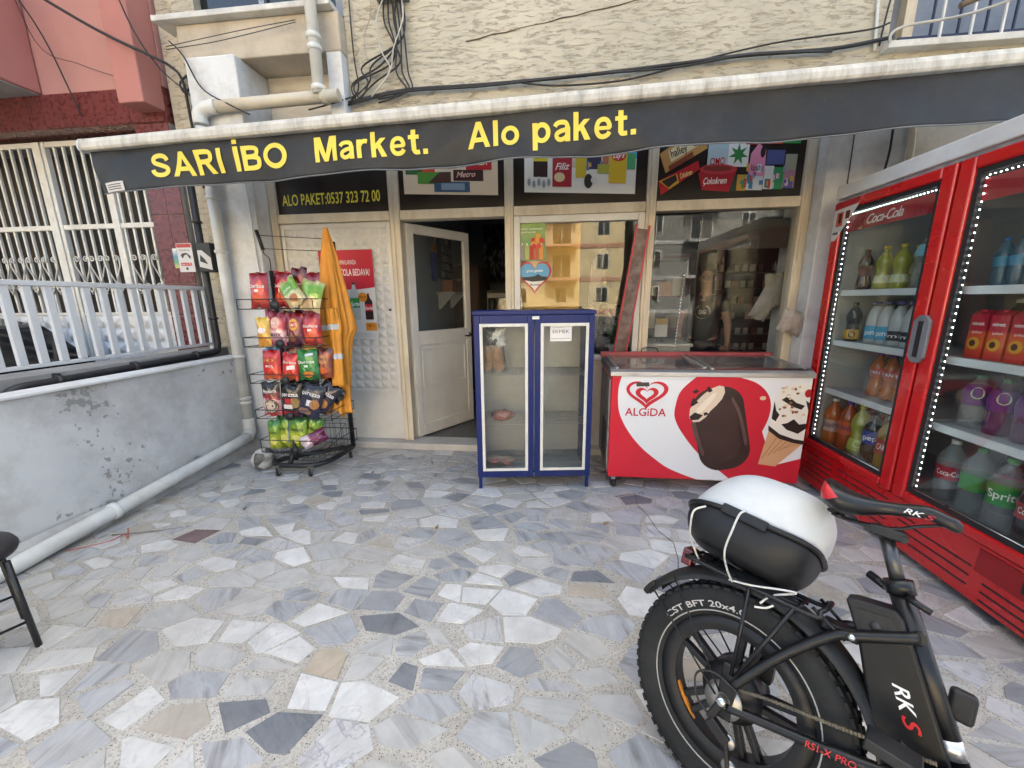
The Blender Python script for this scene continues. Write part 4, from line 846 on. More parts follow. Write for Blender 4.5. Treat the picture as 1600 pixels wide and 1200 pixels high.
cable([(x, y - .015, z - .012 + .012 * math.sin(x * 5)) for x, y, z in main[:-1]], .008, 'thinner black cable weaving along the thick bundle')
cable([(-.3, 3.55, 3.16), (0, 3.54, 3.115), (.5, 3.54, 3.12), (.9, 3.55, 3.19)], .007, 'slack black cable sagging below the bundle over the awning')
cable([(1.0, 3.57, 3.22), (1.6, 3.55, 3.30), (2.2, 3.54, 3.33), (2.35, 3.53, 3.36)], .006, 'black cable leaving the bundle towards the barred window')
cable([(2.35, 3.50, 3.22), (2.4, 3.48, 3.30), (2.9, 3.4, 3.34), (3.8, 3.2, 3.62)], .009, 'white cable stretched past the barred window', M_wcable)
cable([(2.31, 3.58, 3.22), (2.27, 3.58, 3.7), (2.26, 3.58, 4.4)], .011, 'white conduit rising beside the barred window', M_pvc)
cable([(2.33, 3.57, 3.24), (2.36, 3.57, 3.55), (2.45, 3.57, 3.9)], .006, 'thin black cable curving up beside the white conduit')
cable([(-2.70, 3.40, 2.9), (-2.70, 3.40, 2.0), (-2.68, 3.40, 1.2), (-2.70, 3.405, .6)], .008, 'white cable clipped down the front of the left column', M_pvc)
cable([(2.17, 3.44, 2.95), (2.18, 3.44, 2.2), (2.16, 3.44, 1.6)], .004, 'black wire hanging down the right-hand white pillar')
cable([(2.40, 3.43, 2.95), (2.42, 3.42, 2.5), (2.38, 3.42, 2.2)], .008, 'black cable hanging behind the top of the tall cooler')
cable([(2.46, 3.42, 2.95), (2.53, 3.42, 2.7), (2.56, 3.42, 2.45), (2.52, 3.42, 2.25)], .022, 'curved white hose on the pillar behind the tall cooler', M_pvc2, n=10)
cable([(2.6, 3.3, 3.3), (3.0, 3.2, 3.42), (4.2, 3.0, 3.9)], .018, 'thick grey-brown cable slanting across the barred window', mat('taupe_cable', (.16, .12, .08), .7), n=8)
# ------------------------------------------------------------------ crisp rack
M_blk = mat('black_powder_coat', (.014, .014, .015), .4, var=.2, vs=14)
M_wire = mat('black_wire', (.02, .02, .021), .4, var=.2)
M_rubber = mat('dark_rubber', (.02, .02, .02), .8, var=.2)
rk = thing('snack_rack', 'black wire snack rack on castors loaded with crisp bags', 'rack', (-2.18, 3.05, 0))
def K(mb, name, m=M_blk, **k): return mb.obj(name, m, rk, local=False, **k)
RX0, RX1, RY0, RY1 = -2.495, -1.86, 2.86, 3.22
K(MB().tube([(-1.90, 3.30, .10), (-1.90, 3.30, 1.95)], .022, 10), 'back_post'); K(MB().tube([(-2.20, 2.90, .12), (-2.22, 2.93, .3), (-2.28, 3.01, .45), (-2.28, 3.01, 1.70)], .016, 10), 'front_post')
K(MB().tube(wob([(-1.90, 3.30, .10), (-1.93, 3.05, .09), (-2.02, 2.90, .085), (-2.2, 2.86, .085), (-2.38, 2.88, .085), (-2.40, 2.96, .09), (-2.15, 3.16, .095), (-1.90, 3.30, .10)], 5), .021, 10), 'base_loop')
K(MB().tube([(-2.24, 2.87, .1), (-2.24, 2.96, .22)], .02, 10).tube([(-2.24, 3.04, 1.0), (-1.90, 3.30, 1.05)], .012).tube([(-2.24, 3.04, 1.5), (-1.90, 3.30, 1.55)], .012), 'brace')
for i, z in enumerate((1.40, 1.10, .80, .50, .20)):
    b = MB(); x0, x1 = RX0 + .005 * i, RX1 + .05 * (i > 2); h = .075 if i < 4 else .11; d = .004
    for zz, r in ((z, .0035), (z + h, .004)): b.tube([(x0, RY0, zz), (x1, RY0, zz), (x1, RY1, zz), (x0, RY1, zz)], r, 6, True)
    for x, y in ((x0, RY0), (x1, RY0), (x1, RY1), (x0, RY1), ((x0 + x1) / 2 + .02, RY0)): b.tube([(x, y, z), (x, y, z + h)], .003, 6)
    for k in range(1, 9): x = x0 + (x1 - x0) * k / 9; b.tube([(x, RY0, z), (x, RY1, z), (x, RY1, z + .2)], .002, 5)
    b.tube([(x0, RY1, z + .2), (x1, RY1, z + .2)], .003, 6)
    for k in (.33, .66): y = RY0 + (RY1 - RY0) * k; b.tube([(x0, y, z), (x1, y, z)], .002, 5)
    bk = K(b, 'wire_basket', M_wire)
    MB().lathe([(.0, -.012), (.03, -.012), (.034, -.006), (.034, .012), (.0, .014)], 14, (-2.165, RY0 - .012, z + .03), (0, -1, 0)).obj('basket_clamp', M_blk, bk)
# bottom wire crate
b = MB(); x0, x1, y0, y1 = -2.42, -1.93, 2.90, 3.26
for zz in (.12, .19, .34): b.tube([(x0, y0, zz if zz < .3 else .20), (x1, y0, zz if zz < .3 else .20), (x1, y1, zz), (x0, y1, zz)], .003, 6, True)
for k in range(0, 10): x = x0 + (x1 - x0) * k / 9; b.tube([(x, y0, .2), (x, y0, .12), (x, y1, .12), (x, y1, .34)], .002, 5)
for k in range(1, 6): y = y0 + (y1 - y0) * k / 6; b.tube([(x0, y, .2 + .14 * k / 6), (x0, y, .12), (x1, y, .12), (x1, y, .2 + .14 * k / 6)], .002, 5)
K(b, 'wire_basket', M_wire)
K(MB().tube([(-2.34, 3.01, 1.97), (-1.90, 3.29, 1.97)], .003, 6).tube([(-2.33, 3.01, 1.87), (-1.90, 3.29, 1.87)], .003, 6), 'header_wire', M_wire)
K(MB().tube([(-2.36, 3.01, 2.01), (-2.325, 3.01, 1.86)], .014, 10).tube(wob([(-2.325, 3.01, 1.86), (-2.32, 3.01, 1.83), (-2.28, 3.01, 1.79), (-2.28, 3.01, 1.70)]), .004, 6), 'header_grip', M_blk)
for x, y in ((-2.33, 2.84), (-2.05, 2.86), (-1.91, 3.27)):
    cs = K(MB().box(x - .016, x - .012, y - .02, y + .02, .03, .085).box(x + .012, x + .016, y - .02, y + .02, .03, .085).box(x - .018, x + .018, y - .02, y + .02, .082, .088), 'castor', MATS['brushed_steel'])
    MB().lathe([(.01, -.011), (.028, -.011), (.03, -.007), (.03, .007), (.028, .011), (.01, .011)], 18, (x, y - .01, .031), (1, .3, 0)).obj('castor_wheel', M_rubber, cs); MB().lathe([(.0, -.0125), (.012, -.012), (.012, .012), (.0, .0125)], 12, (x, y - .01, .031), (1, .3, 0)).obj('hub', MATS['brushed_steel'], cs)

# ------------------------------------------------------------------ snack bags
class Bag:
    def __init__(s, w_, h_, t_, seed): s.w, s.h, s.t = w_, h_, t_; s.r = random.Random(seed); s.p = [s.r.uniform(0, 6.28) for _ in range(6)]
    def S(s, u, v, side=1, lift=0):
        """u, v in -1..1 ; front at -y"""
        k = max(0, 1 - abs(u) ** 3) ** .8 * max(0, 1 - abs(v) ** 4) ** .9
        wr = .10 * math.sin(u * 7 + s.p[0]) * math.sin(v * 5 + s.p[1]) + .07 * math.sin(u * 13 + v * 9 + s.p[2]) + .10 * (abs(v) ** 3) * math.sin(u * 16 + s.p[3])
        pin = 1 - .05 * (1 - v * v) - (.10 * abs(v) ** 6 if abs(v) > .7 else 0) * s.r2(v)
        y = -side * (s.t / 2 * k * (1 + wr * .9)) + .012 * abs(v) ** 4 * math.sin(u * 6 + s.p[4])
        return Vector((u * s.w / 2 * pin, y - side * (.0004 + lift), v * s.h / 2 + .006 * math.sin(u * 5 + s.p[5]) * abs(v) ** 3))
    def r2(s, v): return .4
    def mesh(s):
        b = MB(); b.grid(lambda u, v: s.S(2 * u - 1, 2 * v - 1), 14, 18); b.grid(lambda u, v: s.S(1 - 2 * u, 2 * v - 1, -1), 14, 18)
        return b
class BagP:
    def __init__(s, b): s.b = b
    def __call__(s, a, c, h=0): return s.b.S(a, c, 1, h + .001)
BC = [0]
def bag(label, cat, x, y, z, w_, h_, t_, m, rot=(0, 0, 0), prints=(), group=None, name='crisp_bag'):
    BC[0] += 1; t = thing(name, label, cat, (x, y, z), (R(rot[0]), R(rot[1]), R(rot[2])), group); bg_ = Bag(w_, h_, t_, BC[0] * 7)
    bg_.mesh().obj('film', m, t, fixn=True); pp = BagP(bg_)
    for k, p in enumerate(prints):
        if p[0] == 't': lettering(t, pp, p[1], p[2], p[3], p[4], p[5], p[6], .0018, p[7] if len(p) > 7 else '|b')
        elif p[0] == 'o': 
            b = MB(); cx, cy_, rx, ry, c = p[1:6]
            b.grid(lambda u, v: pp(cx + rx * v * math.cos(6.2832 * u), cy_ + ry * v * math.sin(6.2832 * u), .0006 + k * .0003), 18, 3, True); b.obj('print', flat(c, .35), t)
        elif p[0] == 'r':
            b = MB(); x0, x1, y0, y1, c = p[1:6]
            b.grid(lambda u, v: pp(x0 + (x1 - x0) * u, y0 + (y1 - y0) * v + (p[6] * u if len(p) > 6 else 0), .0006 + k * .0003), 6, 4); b.obj('print', flat(c, .35), t)
    return t
def film(name, *st): return tone(name, st, 'Z', -.13, .13, .08, 22, .24, .15, .7, .8)
F_red = film('film_red', (0, '#8c1a14'), (.25, '#c2341e'), (.5, '#b3141c'), (.8, '#a0101a'), (1, '#7a0e16'))
F_dred = film('film_dark_red', (0, '#5a1014'), (.5, '#7a141c'), (1, '#4c0c12'))
F_nut = film('film_nut', (0, '#c9b486'), (.4, '#cdbf8a'), (.55, '#6f9c34'), (.8, '#86ac44'), (1, '#d2c79c'))
F_yel = film('film_yellow', (0, '#d6a03a'), (.5, '#cf9a30'), (1, '#dcb84a'))
F_pinkw = film('film_pink', (0, '#c2526a'), (.35, '#dcb8ba'), (.6, '#b83a48'), (1, '#8a2a3a'))
F_maroon = film('film_maroon', (0, '#4a1830'), (.45, '#6f1a2c'), (1, '#8c1e22'))
F_lred = film('film_bright_red', (0, '#cf6a2a'), (.3, '#c8281e'), (1, '#b81c22'))
F_blue = film('film_blue', (0, '#1c4a9a'), (.5, '#2c6ab0'), (1, '#4a94c4'))
F_green = film('film_green', (0, '#1e6a2a'), (.5, '#227a34'), (1, '#2c7a30'))
F_brown = film('film_brown', (0, '#a8502a'), (.4, '#7a3420'), (.7, '#8c3a28'), (1, '#5a2a1c'))
F_black = film('film_black', (0, '#1a1212'), (.4, '#18181a'), (1, '#101012'))
F_pop = film('film_popcorn', (0, '#b8343a'), (.45, '#c2a8a4'), (.55, '#b02a30'), (.7, '#24201f'), (1, '#1a1818'))
F_navy = film('film_navy', (0, '#2a2844'), (.5, '#221e38'), (1, '#15141c'))
F_lime = film('film_lime', (0, '#9aa42a'), (.45, '#a8b22e'), (.7, '#6f9a2c'), (1, '#2f7a34'))
F_purple = film('film_purple', (0, '#d8ccd0'), (.35, '#c9b4bc'), (.45, '#6a1c44'), (1, '#7a2450'))
dor = lambda s=1: [('t', 'Doritos', -.8 * s, .8 * s, .12, .2, '#f2ece4'), ('o', 0, -.45, .55, .25, '#c8481e'), ('r', -.2, .2, -.12, .02, '#e8dcd0')]
G = 'snack bags in the wire rack'
bag('red tortilla chip bag standing at the outer end of the top basket', 'snack bag', -2.35, 2.94, 1.545, .16, .28, .07, F_red, (-6, 0, 0), dor())
bag('red tortilla chip bag behind the tilted green nut bag, top basket', 'snack bag', -2.215, 3.03, 1.55, .15, .28, .06, F_red, (-6, 2, 5), dor())
bag('dark red crisp bag at the back of the top basket', 'snack bag', -2.12, 3.12, 1.60, .15, .26, .05, F_dred, (-4, -3, 0), [('t', 'Doritos', -.6, .7, -.1, .16, '#d8b8b0')])
bag('green and beige nut bag lying tilted over the top basket', 'snack bag', -2.07, 2.93, 1.52, .17, .24, .06, F_nut, (-14, -38, 0), [('r', -.7, .6, .05, .5, '#5f9430', .1), ('t', 'Cheetos', -.55, .45, .15, .2, '#e8ecd8', '|i'), ('o', .1, -.5, .45, .28, '#a86a34')])
bag('green and beige nut bag beside the orange jacket, top basket', 'snack bag', -1.93, 2.96, 1.50, .19, .24, .06, F_nut, (-10, 12, 0), [('r', -.2, .8, .1, .6, '#5f9c30', .1), ('o', 0, -.45, .5, .3, '#c2a078')])
bag('small yellow crisp bag with folded top at the outer end of the second basket', 'snack bag', -2.345, 2.92, 1.215, .12, .24, .06, F_yel, (-6, -4, 0), [('o', 0, .1, .6, .2, '#d8ccd0'), ('o', 0, -.5, .6, .25, '#c27a22')])
bag('pink and white crisp bag in the second basket', 'snack bag', -2.24, 2.95, 1.24, .15, .26, .07, F_pinkw, (-6, 3, 0), [('o', -.1, .35, .6, .35, '#d8a898'), ('t', "Lay's", -.5, .4, .28, .22, '#f0e4dc', '|i'), ('t', 'MAXX', -.6, .6, -.5, .25, '#3a2a3a')])
bag('maroon crisp bag with round yellow emblem in the second basket', 'snack bag', -2.08, 2.94, 1.235, .145, .25, .07, F_maroon, (-5, 0, 0), [('o', 0, .3, .55, .38, '#d89a34'), ('o', 0, .3, .5, .2, '#a8241e'), ('t', "Lay's", -.48, .48, .22, .2, '#f2e8da', '|i'), ('o', -.2, -.55, .5, .25, '#7a4a28')])
bag('red tortilla chip bag pushed against the jacket, second basket', 'snack bag', -1.94, 2.94, 1.235, .16, .25, .07, F_red, (-5, -2, 0), dor())
bag('dark maroon bag lying flat behind the second basket row', 'snack bag', -2.17, 3.1, 1.28, .3, .22, .05, F_dred, (-20, 0, 0))
bag('blue crisp bag half hidden behind the red one, third basket', 'snack bag', -2.37, 3.0, .945, .17, .26, .06, F_blue, (-6, -3, 0))
bag('bright red crisp bag with a red medallion in the third basket', 'snack bag', -2.325, 2.93, .945, .165, .245, .07, F_lred, (-6, 0, 0), [('o', 0, .3, .7, .3, '#a81a20'), ('t', "Lay's", -.55, .55, .25, .2, '#e8b04a', '|i'), ('t', 'MAXX', -.4, .4, -.15, .16, '#f0e0d8')])
bag('red tortilla chip bag with white flash in the third basket', 'snack bag', -2.165, 2.935, .93, .15, .22, .06, F_lred, (-6, 5, 0), [('t', 'Doritos', -.7, .8, .25, .2, '#f2ece4'), ('r', -.2, .7, -.25, .05, '#ecdcd8', .12), ('o', 0, -.65, .6, .2, '#b84a20')])
bag('green tortilla chip bag in the third basket', 'snack bag', -2.01, 2.94, .945, .185, .25, .07, F_green, (-5, -4, 0), [('t', 'Doritos', -.8, .8, .12, .2, '#f2f2e8'), ('r', .0, .7, .6, .75, '#c9d4e0'), ('o', .1, -.6, .5, .2, '#c8742a'), ('r', -.2, .2, -.14, .0, '#d8e4d0')])
bag('brown crisp bag beside the jacket, third basket', 'snack bag', -1.895, 2.98, .955, .15, .25, .06, F_brown, (-5, 4, 0), [('o', .0, .25, .6, .3, '#b0784a'), ('o', 0, -.5, .65, .25, '#c8602a'), ('t', 'Patos', -.5, .5, .2, .22, '#4a2450')])
bag('popcorn bag with red and white stripes in the fourth basket', 'snack bag', -2.37, 2.93, .655, .17, .29, .07, F_pop, (-5, -2, 0), [('t', 'Popcorn', -.6, .75, .38, .2, '#f2efe8'), ('o', .15, -.42, .72, .42, '#4a2018'), ('o', .15, -.42, .64, .36, '#c9b8a0')] + [('r', -.9 + i * .17, -.82 + i * .17, -.85, .05, '#e0d4cc') for i in range(3)])
bag('black mixed-nut bag with red panel in the fourth basket', 'snack bag', -2.20, 2.94, .64, .2, .29, .07, F_black, (-5, 2, 0), [('t', 'çerezza', -.7, .75, .28, .24, '#e8e4dc'), ('r', -.4, .3, -.15, .15, '#b02028'), ('o', .5, -.1, .4, .3, '#8a6a3a'), ('r', -.5, .3, -.45, -.2, '#d8d0c8'), ('r', -.6, .3, -.9, -.6, '#b3222a'), ('o', .6, -.7, .35, .15, '#7a2430')])
bag('navy mixed-nut bag slumped in the fourth basket', 'snack bag', -2.02, 2.935, .645, .2, .29, .07, F_navy, (-8, 16, 0), [('t', 'çerezza', -.8, .8, .32, .26, '#e4e0dc'), ('r', -.2, .35, -.3, .05, '#d8d4d8'), ('o', .5, -.15, .4, .28, '#a8703a'), ('o', -.2, -.65, .6, .2, '#8a6a5a')])
bag('navy mixed-nut bag tipped towards the jacket, fourth basket', 'snack bag', -1.93, 2.99, .66, .18, .27, .06, F_navy, (-10, 38, 0), [('t', 'çerezza', -.8, .8, .25, .26, '#e4e0dc'), ('o', .2, -.35, .55, .32, '#a8703a')])
bag('plain black snack bag leaning at the open end of the fourth basket', 'snack bag', -1.88, 3.05, .70, .15, .2, .05, F_black, (-10, -48, 0))
for i, (x, y, z, w_, h_, a, lb) in enumerate(((-2.39, 2.93, .335, .11, .25, -3, 'narrow yellow-green corn snack bag at the outer end of the fifth basket'), (-2.32, 2.97, .355, .14, .29, -4, 'tall yellow-green corn snack bag second in the fifth basket'), (-2.20, 2.96, .355, .18, .27, 2, 'broad yellow-green corn snack bag in the middle of the fifth basket'), (-2.10, 3.01, .36, .16, .26, 24, 'yellow-green corn snack bag sliding sideways in the fifth basket'), (-2.24, 3.08, .38, .2, .3, -8, 'yellow-green corn snack bag at the back of the fifth basket'))):
    bag(lb, 'snack bag', x, y, z, w_, h_, .07, F_lime, (-6, a, 0), [('t', 'Cheetos', -.8, .8, .1, .24, '#3a4a14', '|i'), ('o', .1, -.4, .55, .26, '#d0cc6a'), ('r', -.9, -.7, -.7, .6, '#5a8ac0')])
bag('purple and white snack bag lying across the fifth basket', 'snack bag', -2.05, 2.95, .30, .12, .2, .05, F_purple, (-30, 66, 0), [('o', 0, 0, .4, .3, '#8a3a60')])

for x, y, z, w_, h_, m_, a, lb in ((-2.30, 3.13, 1.57, .17, .27, F_lred, 4, 'bright red bag at the rear corner of the top basket'), (-1.99, 3.13, 1.56, .17, .26, F_maroon, -5, 'maroon bag at the rear of the top basket behind the nut bags'), (-2.38, 3.08, 1.26, .15, .26, F_red, 5, 'red bag at the rear corner of the second basket'), (-2.02, 3.08, 1.28, .16, .27, F_pinkw, -6, 'pink bag at the rear of the second basket behind the round emblem'), (-2.24, 3.07, .98, .18, .27, F_dred, 3, 'dark red bag at the rear of the third basket'), (-2.06, 3.08, .98, .17, .27, F_yel, -7, 'yellow bag at the rear of the third basket'), (-2.29, 3.08, .68, .18, .29, F_black, 6, 'black bag at the rear of the fourth basket behind the popcorn'), (-2.11, 3.08, .69, .18, .28, F_navy, -4, 'navy bag at the rear of the fourth basket')):
    bag(lb, 'snack bag', x, y, z, w_, h_, .06, m_, (-5, a, 0), [('o', 0, -.2, .5, .3, '#b88a5a'), ('t', 'Patos', -.6, .6, .3, .2, '#eee4d8')])
# ------------------------------------------------------------------ orange work jacket hung on the rack
prof = [(2.035, .012, .0), (1.99, .022, .0), (1.90, .038, .005), (1.78, .052, .01), (1.66, .064, .012), (1.52, .082, .018), (1.40, .094, .022), (1.30, .102, .03), (1.22, .106, .034), (1.14, .09, .02), (1.02, .082, .014), (.90, .078, .01), (.78, .076, .004), (.66, .074, .0), (.57, .078, -.004), (.51, .085, -.004)]
def jk(u, v):
    k = v * (len(prof) - 1); i = min(int(k), len(prof) - 2); f = k - i
    z, r, dx = [prof[i][j] + (prof[i + 1][j] - prof[i][j]) * f for j in range(3)]
    a = 2 * math.pi * u; am = .34 * min(1, v * 4)
    pl_ = 1 + am * (.55 * math.sin(5 * a + 2.2 * v) + .35 * math.sin(9 * a - 3 * v + 1) + .2 * math.sin(14 * a + 6 * v))
    zz = z + (.035 * math.sin(3 * a + 1) + .015 * math.sin(8 * a)) * v ** 6
    return (-1.86 + dx + math.cos(a) * r * pl_ * 1.24 - .012 * v, 3.10 + .05 * (1 - v) + math.sin(a) * r * pl_ * .75, zz)
M_org = mat('orange_workwear', (.66, .27, .022), .6, var=.1, vs=9, bump=.3, bs=200, dirt=(.45, .18, .03), damt=.4, ds=6)
jkt = thing('work_jacket', 'orange high-visibility work jacket with grey reflective bands hung on the snack rack', 'jacket', (-1.86, 3.1, .5))
MB().grid(jk, 90, 70, True).obj('body', M_org, jkt, local=False, solid=.003)
def sleeve(u, v):
    z = 1.40 - .64 * v; a = 2 * math.pi * u; r = .036 + .016 * v; p = 1 + .22 * math.sin(4 * a + 5 * v) + .1 * math.sin(7 * a)
    return (-1.815 + .014 * v + math.cos(a) * r * p, 3.03 + .012 * math.sin(v * 4) + math.sin(a) * r * p * .7, z)
slv = MB().grid(sleeve, 30, 30, True).obj('sleeve', M_org, jkt, local=False, solid=.003)
M_refl = mat('reflective_band', (.52, .54, .55), .45, var=.08, vs=30)
def band_(fn, v0, v1, u0, u1, nm='reflective_band'):
    def f2(u, v):
        p = Vector(fn(u0 + (u1 - u0) * u, v0 + (v1 - v0) * v)); e = Vector(fn(u0 + (u1 - u0) * u, v0 + (v1 - v0) * v + 1e-3)); g_ = Vector(fn(u0 + (u1 - u0) * u + 1e-3, v0 + (v1 - v0) * v))
        nn = (g_ - p).cross(e - p); nn = nn.normalized() if nn.length else Vector((0, -1, 0)); c = Vector((-1.84, 3.12, p.z)); 
        if nn.dot(p - c) < 0: nn = -nn
        return p + nn * .004
    MB().grid(f2, 26, 3).obj(nm, M_refl, jkt, local=False)
band_(jk, .50, .535, .45, .80); band_(jk, .64, .675, .52, .72)
band_(sleeve, .20, .27, .45, 1.02); band_(sleeve, .58, .65, .45, 1.02)
# ------------------------------------------------------------------ old football
bl = thing('football', 'scuffed grey and white football wedged between the rack and the wall', 'ball', (-2.56, 2.96, .095))
def ballm():
    m, n, b_ = nodes('worn_ball'); co = coords(n)
    v = N(n, 'ShaderNodeTexVoronoi', i_Scale=11.0, feature='F1'); n.links.new(co, v.inputs[0]); sel = ramp(n, v.outputs['Color'], [(.45, (.07, .068, .062)), (.5, (.5, .49, .45))])
    nz = N(n, 'ShaderNodeTexNoise', i_Scale=16.0, i_Detail=8.0); n.links.new(co, nz.inputs[0]); f = ramp(n, nz.outputs[0], [(.45, (0, 0, 0)), (.65, (.9, .9, .9))])
    n.links.new(mixc(n, f, sel, (.2, .18, .15)), b_.inputs['Base Color']); b_.inputs['Roughness'].default_value = .8
    ve = N(n, 'ShaderNodeTexVoronoi', i_Scale=11.0, feature='DISTANCE_TO_EDGE'); n.links.new(co, ve.inputs[0]); bumpn(n, b_, ve.outputs[0], .4, .01); return m
MB().sphere((0, 0, 0), .10, 28, 18, (1, 1, .93)).obj('cover', ballm(), bl); MB().lathe([(.0, .0), (.004, .0), (.004, .003), (0, .003)], 8, (.02, -.09, .035), (.2, -.9, .35)).obj('valve', M_rubber, bl)

# ------------------------------------------------------------------ blue bread cabinet
cb = thing('bread_cabinet', 'blue metal bread cabinet with two white-framed glass doors', 'cabinet', (-.585, 2.745, 0), (0, 0, R(7.2)))
M_blue = mat('blue_enamel', (.007, .018, .115), .4, var=.15, vs=5, coat=.0, spec=.3, dirt=(.03, .04, .10), damt=.5)
M_wfr = mat('white_door_trim', (.68, .675, .62), .4, var=.05, vs=8, dirt=(.45, .4, .3), damt=.35, ds=7)
M_galv = mat('galvanised_sheet', (.42, .43, .42), .42, .35, var=.1, vs=4, dirt=(.3, .3, .29), damt=.5)
CW, CD, CH = .88, .40, 1.375
def CB(mb, name, m=M_blue, parent=None, **k): return mb.obj(name, m, parent or cb, **k)
CB(MB().box(.005, .03, .022, CD, .10, CH - .03).box(CW - .03, CW - .005, .022, CD, .10, CH - .03), 'side_post', bevel=.003)
CB(MB().box(.004, .008, .05, CD - .03, .12, CH - .04).box(CW - .008, CW - .004, .05, CD - .03, .12, CH - .04), 'side_glass', M_thin)
CB(MB().box(-.004, CW + .004, .0, CD + .005, CH - .028, CH), 'top', bevel=.004)
CB(MB().box(.031, CW - .031, .022, CD, .10, .125), 'floor', M_galv)
CB(MB().box(.031, CW - .031, CD - .012, CD - .002, .126, CH - .03), 'back_panel', M_galv)
CB(MB().box(.031, CW - .031, .022, .03, CH - .06, CH - .03).box(.031, CW - .031, .022, .03, .126, .14), 'front_rail')
for x in (.01, CW - .035):
    for y in (.03, CD - .03): CB(MB().box(x, x + .025, y - .02, y + .005, 0, .10), 'leg', bevel=.002)
for i, (x0, x1) in enumerate(((.004, .436), (.444, CW - .004))):
    d = CB(MB().box(x0, x0 + .045, 0, .02, .10, CH - .032).box(x1 - .045, x1, 0, .02, .10, CH - .032).box(x0 + .0455, x1 - .0455, 0, .02, CH - .095, CH - .032).box(x0 + .0455, x1 - .0455, 0, .02, .10, .16), 'door', bevel=.003)
    a0, a1, c0, c1 = x0 + .042, x1 - .042, .155, CH - .09
    CB(MB().box(a0, a0 + .022, -.008, -.0005, c0, c1).box(a1 - .022, a1, -.008, -.0005, c0, c1).box(a0 + .0225, a1 - .0225, -.008, -.0005, c1 - .022, c1).box(a0 + .0225, a1 - .0225, -.008, -.0005, c0, c0 + .022), 'glazing_trim', M_wfr, d, bevel=.002)
    CB(MB().box(a0 + .02, a1 - .02, .006, .009, c0 + .02, c1 - .02), 'pane', glassmat('cabinet_glass', (.96, .97, .96), 1.4, 0, .012), d)
CB(MB().box(.425, .475, -.006, -.001, CH - .062, CH - .04), 'catch_plate', M_wfr, bevel=.001)
for z in (.17, .52, .90):
    b = MB(); 
    for k in range(34): x = .035 + k * (CW - .07) / 33; b.tube([(x, .04, z), (x, CD - .02, z)], .0018, 4)
    for y in (.04, .13, .22, .31, CD - .02): b.tube([(.033, y, z - .004), (CW - .033, y, z - .004)], .003, 5)
    CB(b, 'wire_shelf', mat('chrome_wire', (.45, .45, .43), .35, .6))
CB(MB().box(.045, .055, .05, .06, .13, CH - .05).box(CW - .055, CW - .045, .05, .06, .13, CH - .05), 'inner_upright', mat('dark_upright', (.06, .06, .065), .5))
MX = Matrix.Translation((-.585, 2.745, 0)) @ Matrix.Rotation(R(7.2), 4, 'Z')
def incab(x, y, z): return tuple(MX @ Vector((x, y, z)))
t = thing('bread_notice', 'white paper notice reading EKMEK behind the right cabinet glass', 'notice', incab(.555, .002, 1.155), (0, 0, R(7.2)))
MB().box(0, .155, 0, .001, 0, .115).obj('sheet', flat((.7, .69, .66)), t); pl = Plane((0, -.0003, 0), (1, 0, 0), (0, 0, 1))
lettering(t, pl, 'EKMEK', .018, .138, .058, .026, '#3a3c42', .0006); pic(t, pl, rect(.008, .147, .018, .021), '#77777a', .0003); pic(t, pl, rect(.02, .1, .095, .099), '#a4a29c', .0003)
M_bread = mat('bread_crust', (.42, .21, .075), .7, var=.35, vs=14, bump=.5, bs=30, dirt=(.62, .44, .24), damt=.7, ds=10)
M_pbag = glassmat('plastic_bag', (.9, .9, .9), 1.35, .25, .12)
for i, (x, a, lb) in enumerate(((.085, 6, 'bagged loaf of bread standing against the side of the top shelf'), (.185, -8, 'bagged loaf of bread leaning beside the first loaf, top shelf'))):
    t = thing('bread_loaf', lb, 'bread', incab(x, .13, .905), (0, R(a), R(7)))
    MB().grid(lambda u, v: ((.05 + .006 * math.sin(9 * v)) * math.sin(math.pi * v) ** .45 * math.cos(6.283 * u), .04 * math.sin(math.pi * v) ** .45 * math.sin(6.283 * u), .002 + .23 * v), 18, 14, True).obj('crust', M_bread, t)
    MB().grid(lambda u, v: ((.058 + .006 * math.sin(7 * 6.283 * u + 9 * v)) * max(.12, min(1, (1.3 - v) * 3.2)) * math.cos(6.283 * u), (.048 + .005 * math.sin(5 * 6.283 * u + 7 * v)) * max(.12, min(1, (1.3 - v) * 3.2)) * math.sin(6.283 * u), .001 + .25 * v), 28, 16, True).obj('bag', M_pbag, t)
t = thing('wrapped_pastry', 'brown plastic-wrapped pastry lying on the middle cabinet shelf', 'bread', incab(.20, .14, .565), (R(84), 0, R(25)))
bg_ = Bag(.19, .13, .08, 99); bg_.mesh().obj('film', tone('pastry_film', [(0, '#7a4a38'), (.4, '#a86a58'), (.7, '#8a5a4a'), (1, '#c9b0a0')], 'X', -.1, .1, .1, 30, .2, 0, .8, .6), t, fixn=True)
t = thing('red_packet', 'flat red plastic packet lying on the lowest cabinet shelf', 'packet', incab(.17, .16, .185), (R(80), 0, R(-14)))
bg_ = Bag(.25, .22, .02, 55); bg_.mesh().obj('film', tone('red_packet_film', [(0, '#8a4a48'), (.5, '#b06a68'), (1, '#8c4440')], 'X', -.12, .12, .1, 20, .2, 0, .8, .5), t, fixn=True)
t = thing('hanging_plastic_bag', 'crumpled clear and dark plastic bag hung above the loaves', 'bag', incab(.14, .1, 1.18))
bg_ = Bag(.2, .14, .06, 77); bg_.mesh().obj('film', tone('dark_bag_film', [(0, '#3a3a38'), (.45, '#20201f'), (.6, '#cfcfca'), (1, '#8a8a86')], 'X', -.1, .1, .2, 24, .3, 0, .5, .6), t, fixn=True)

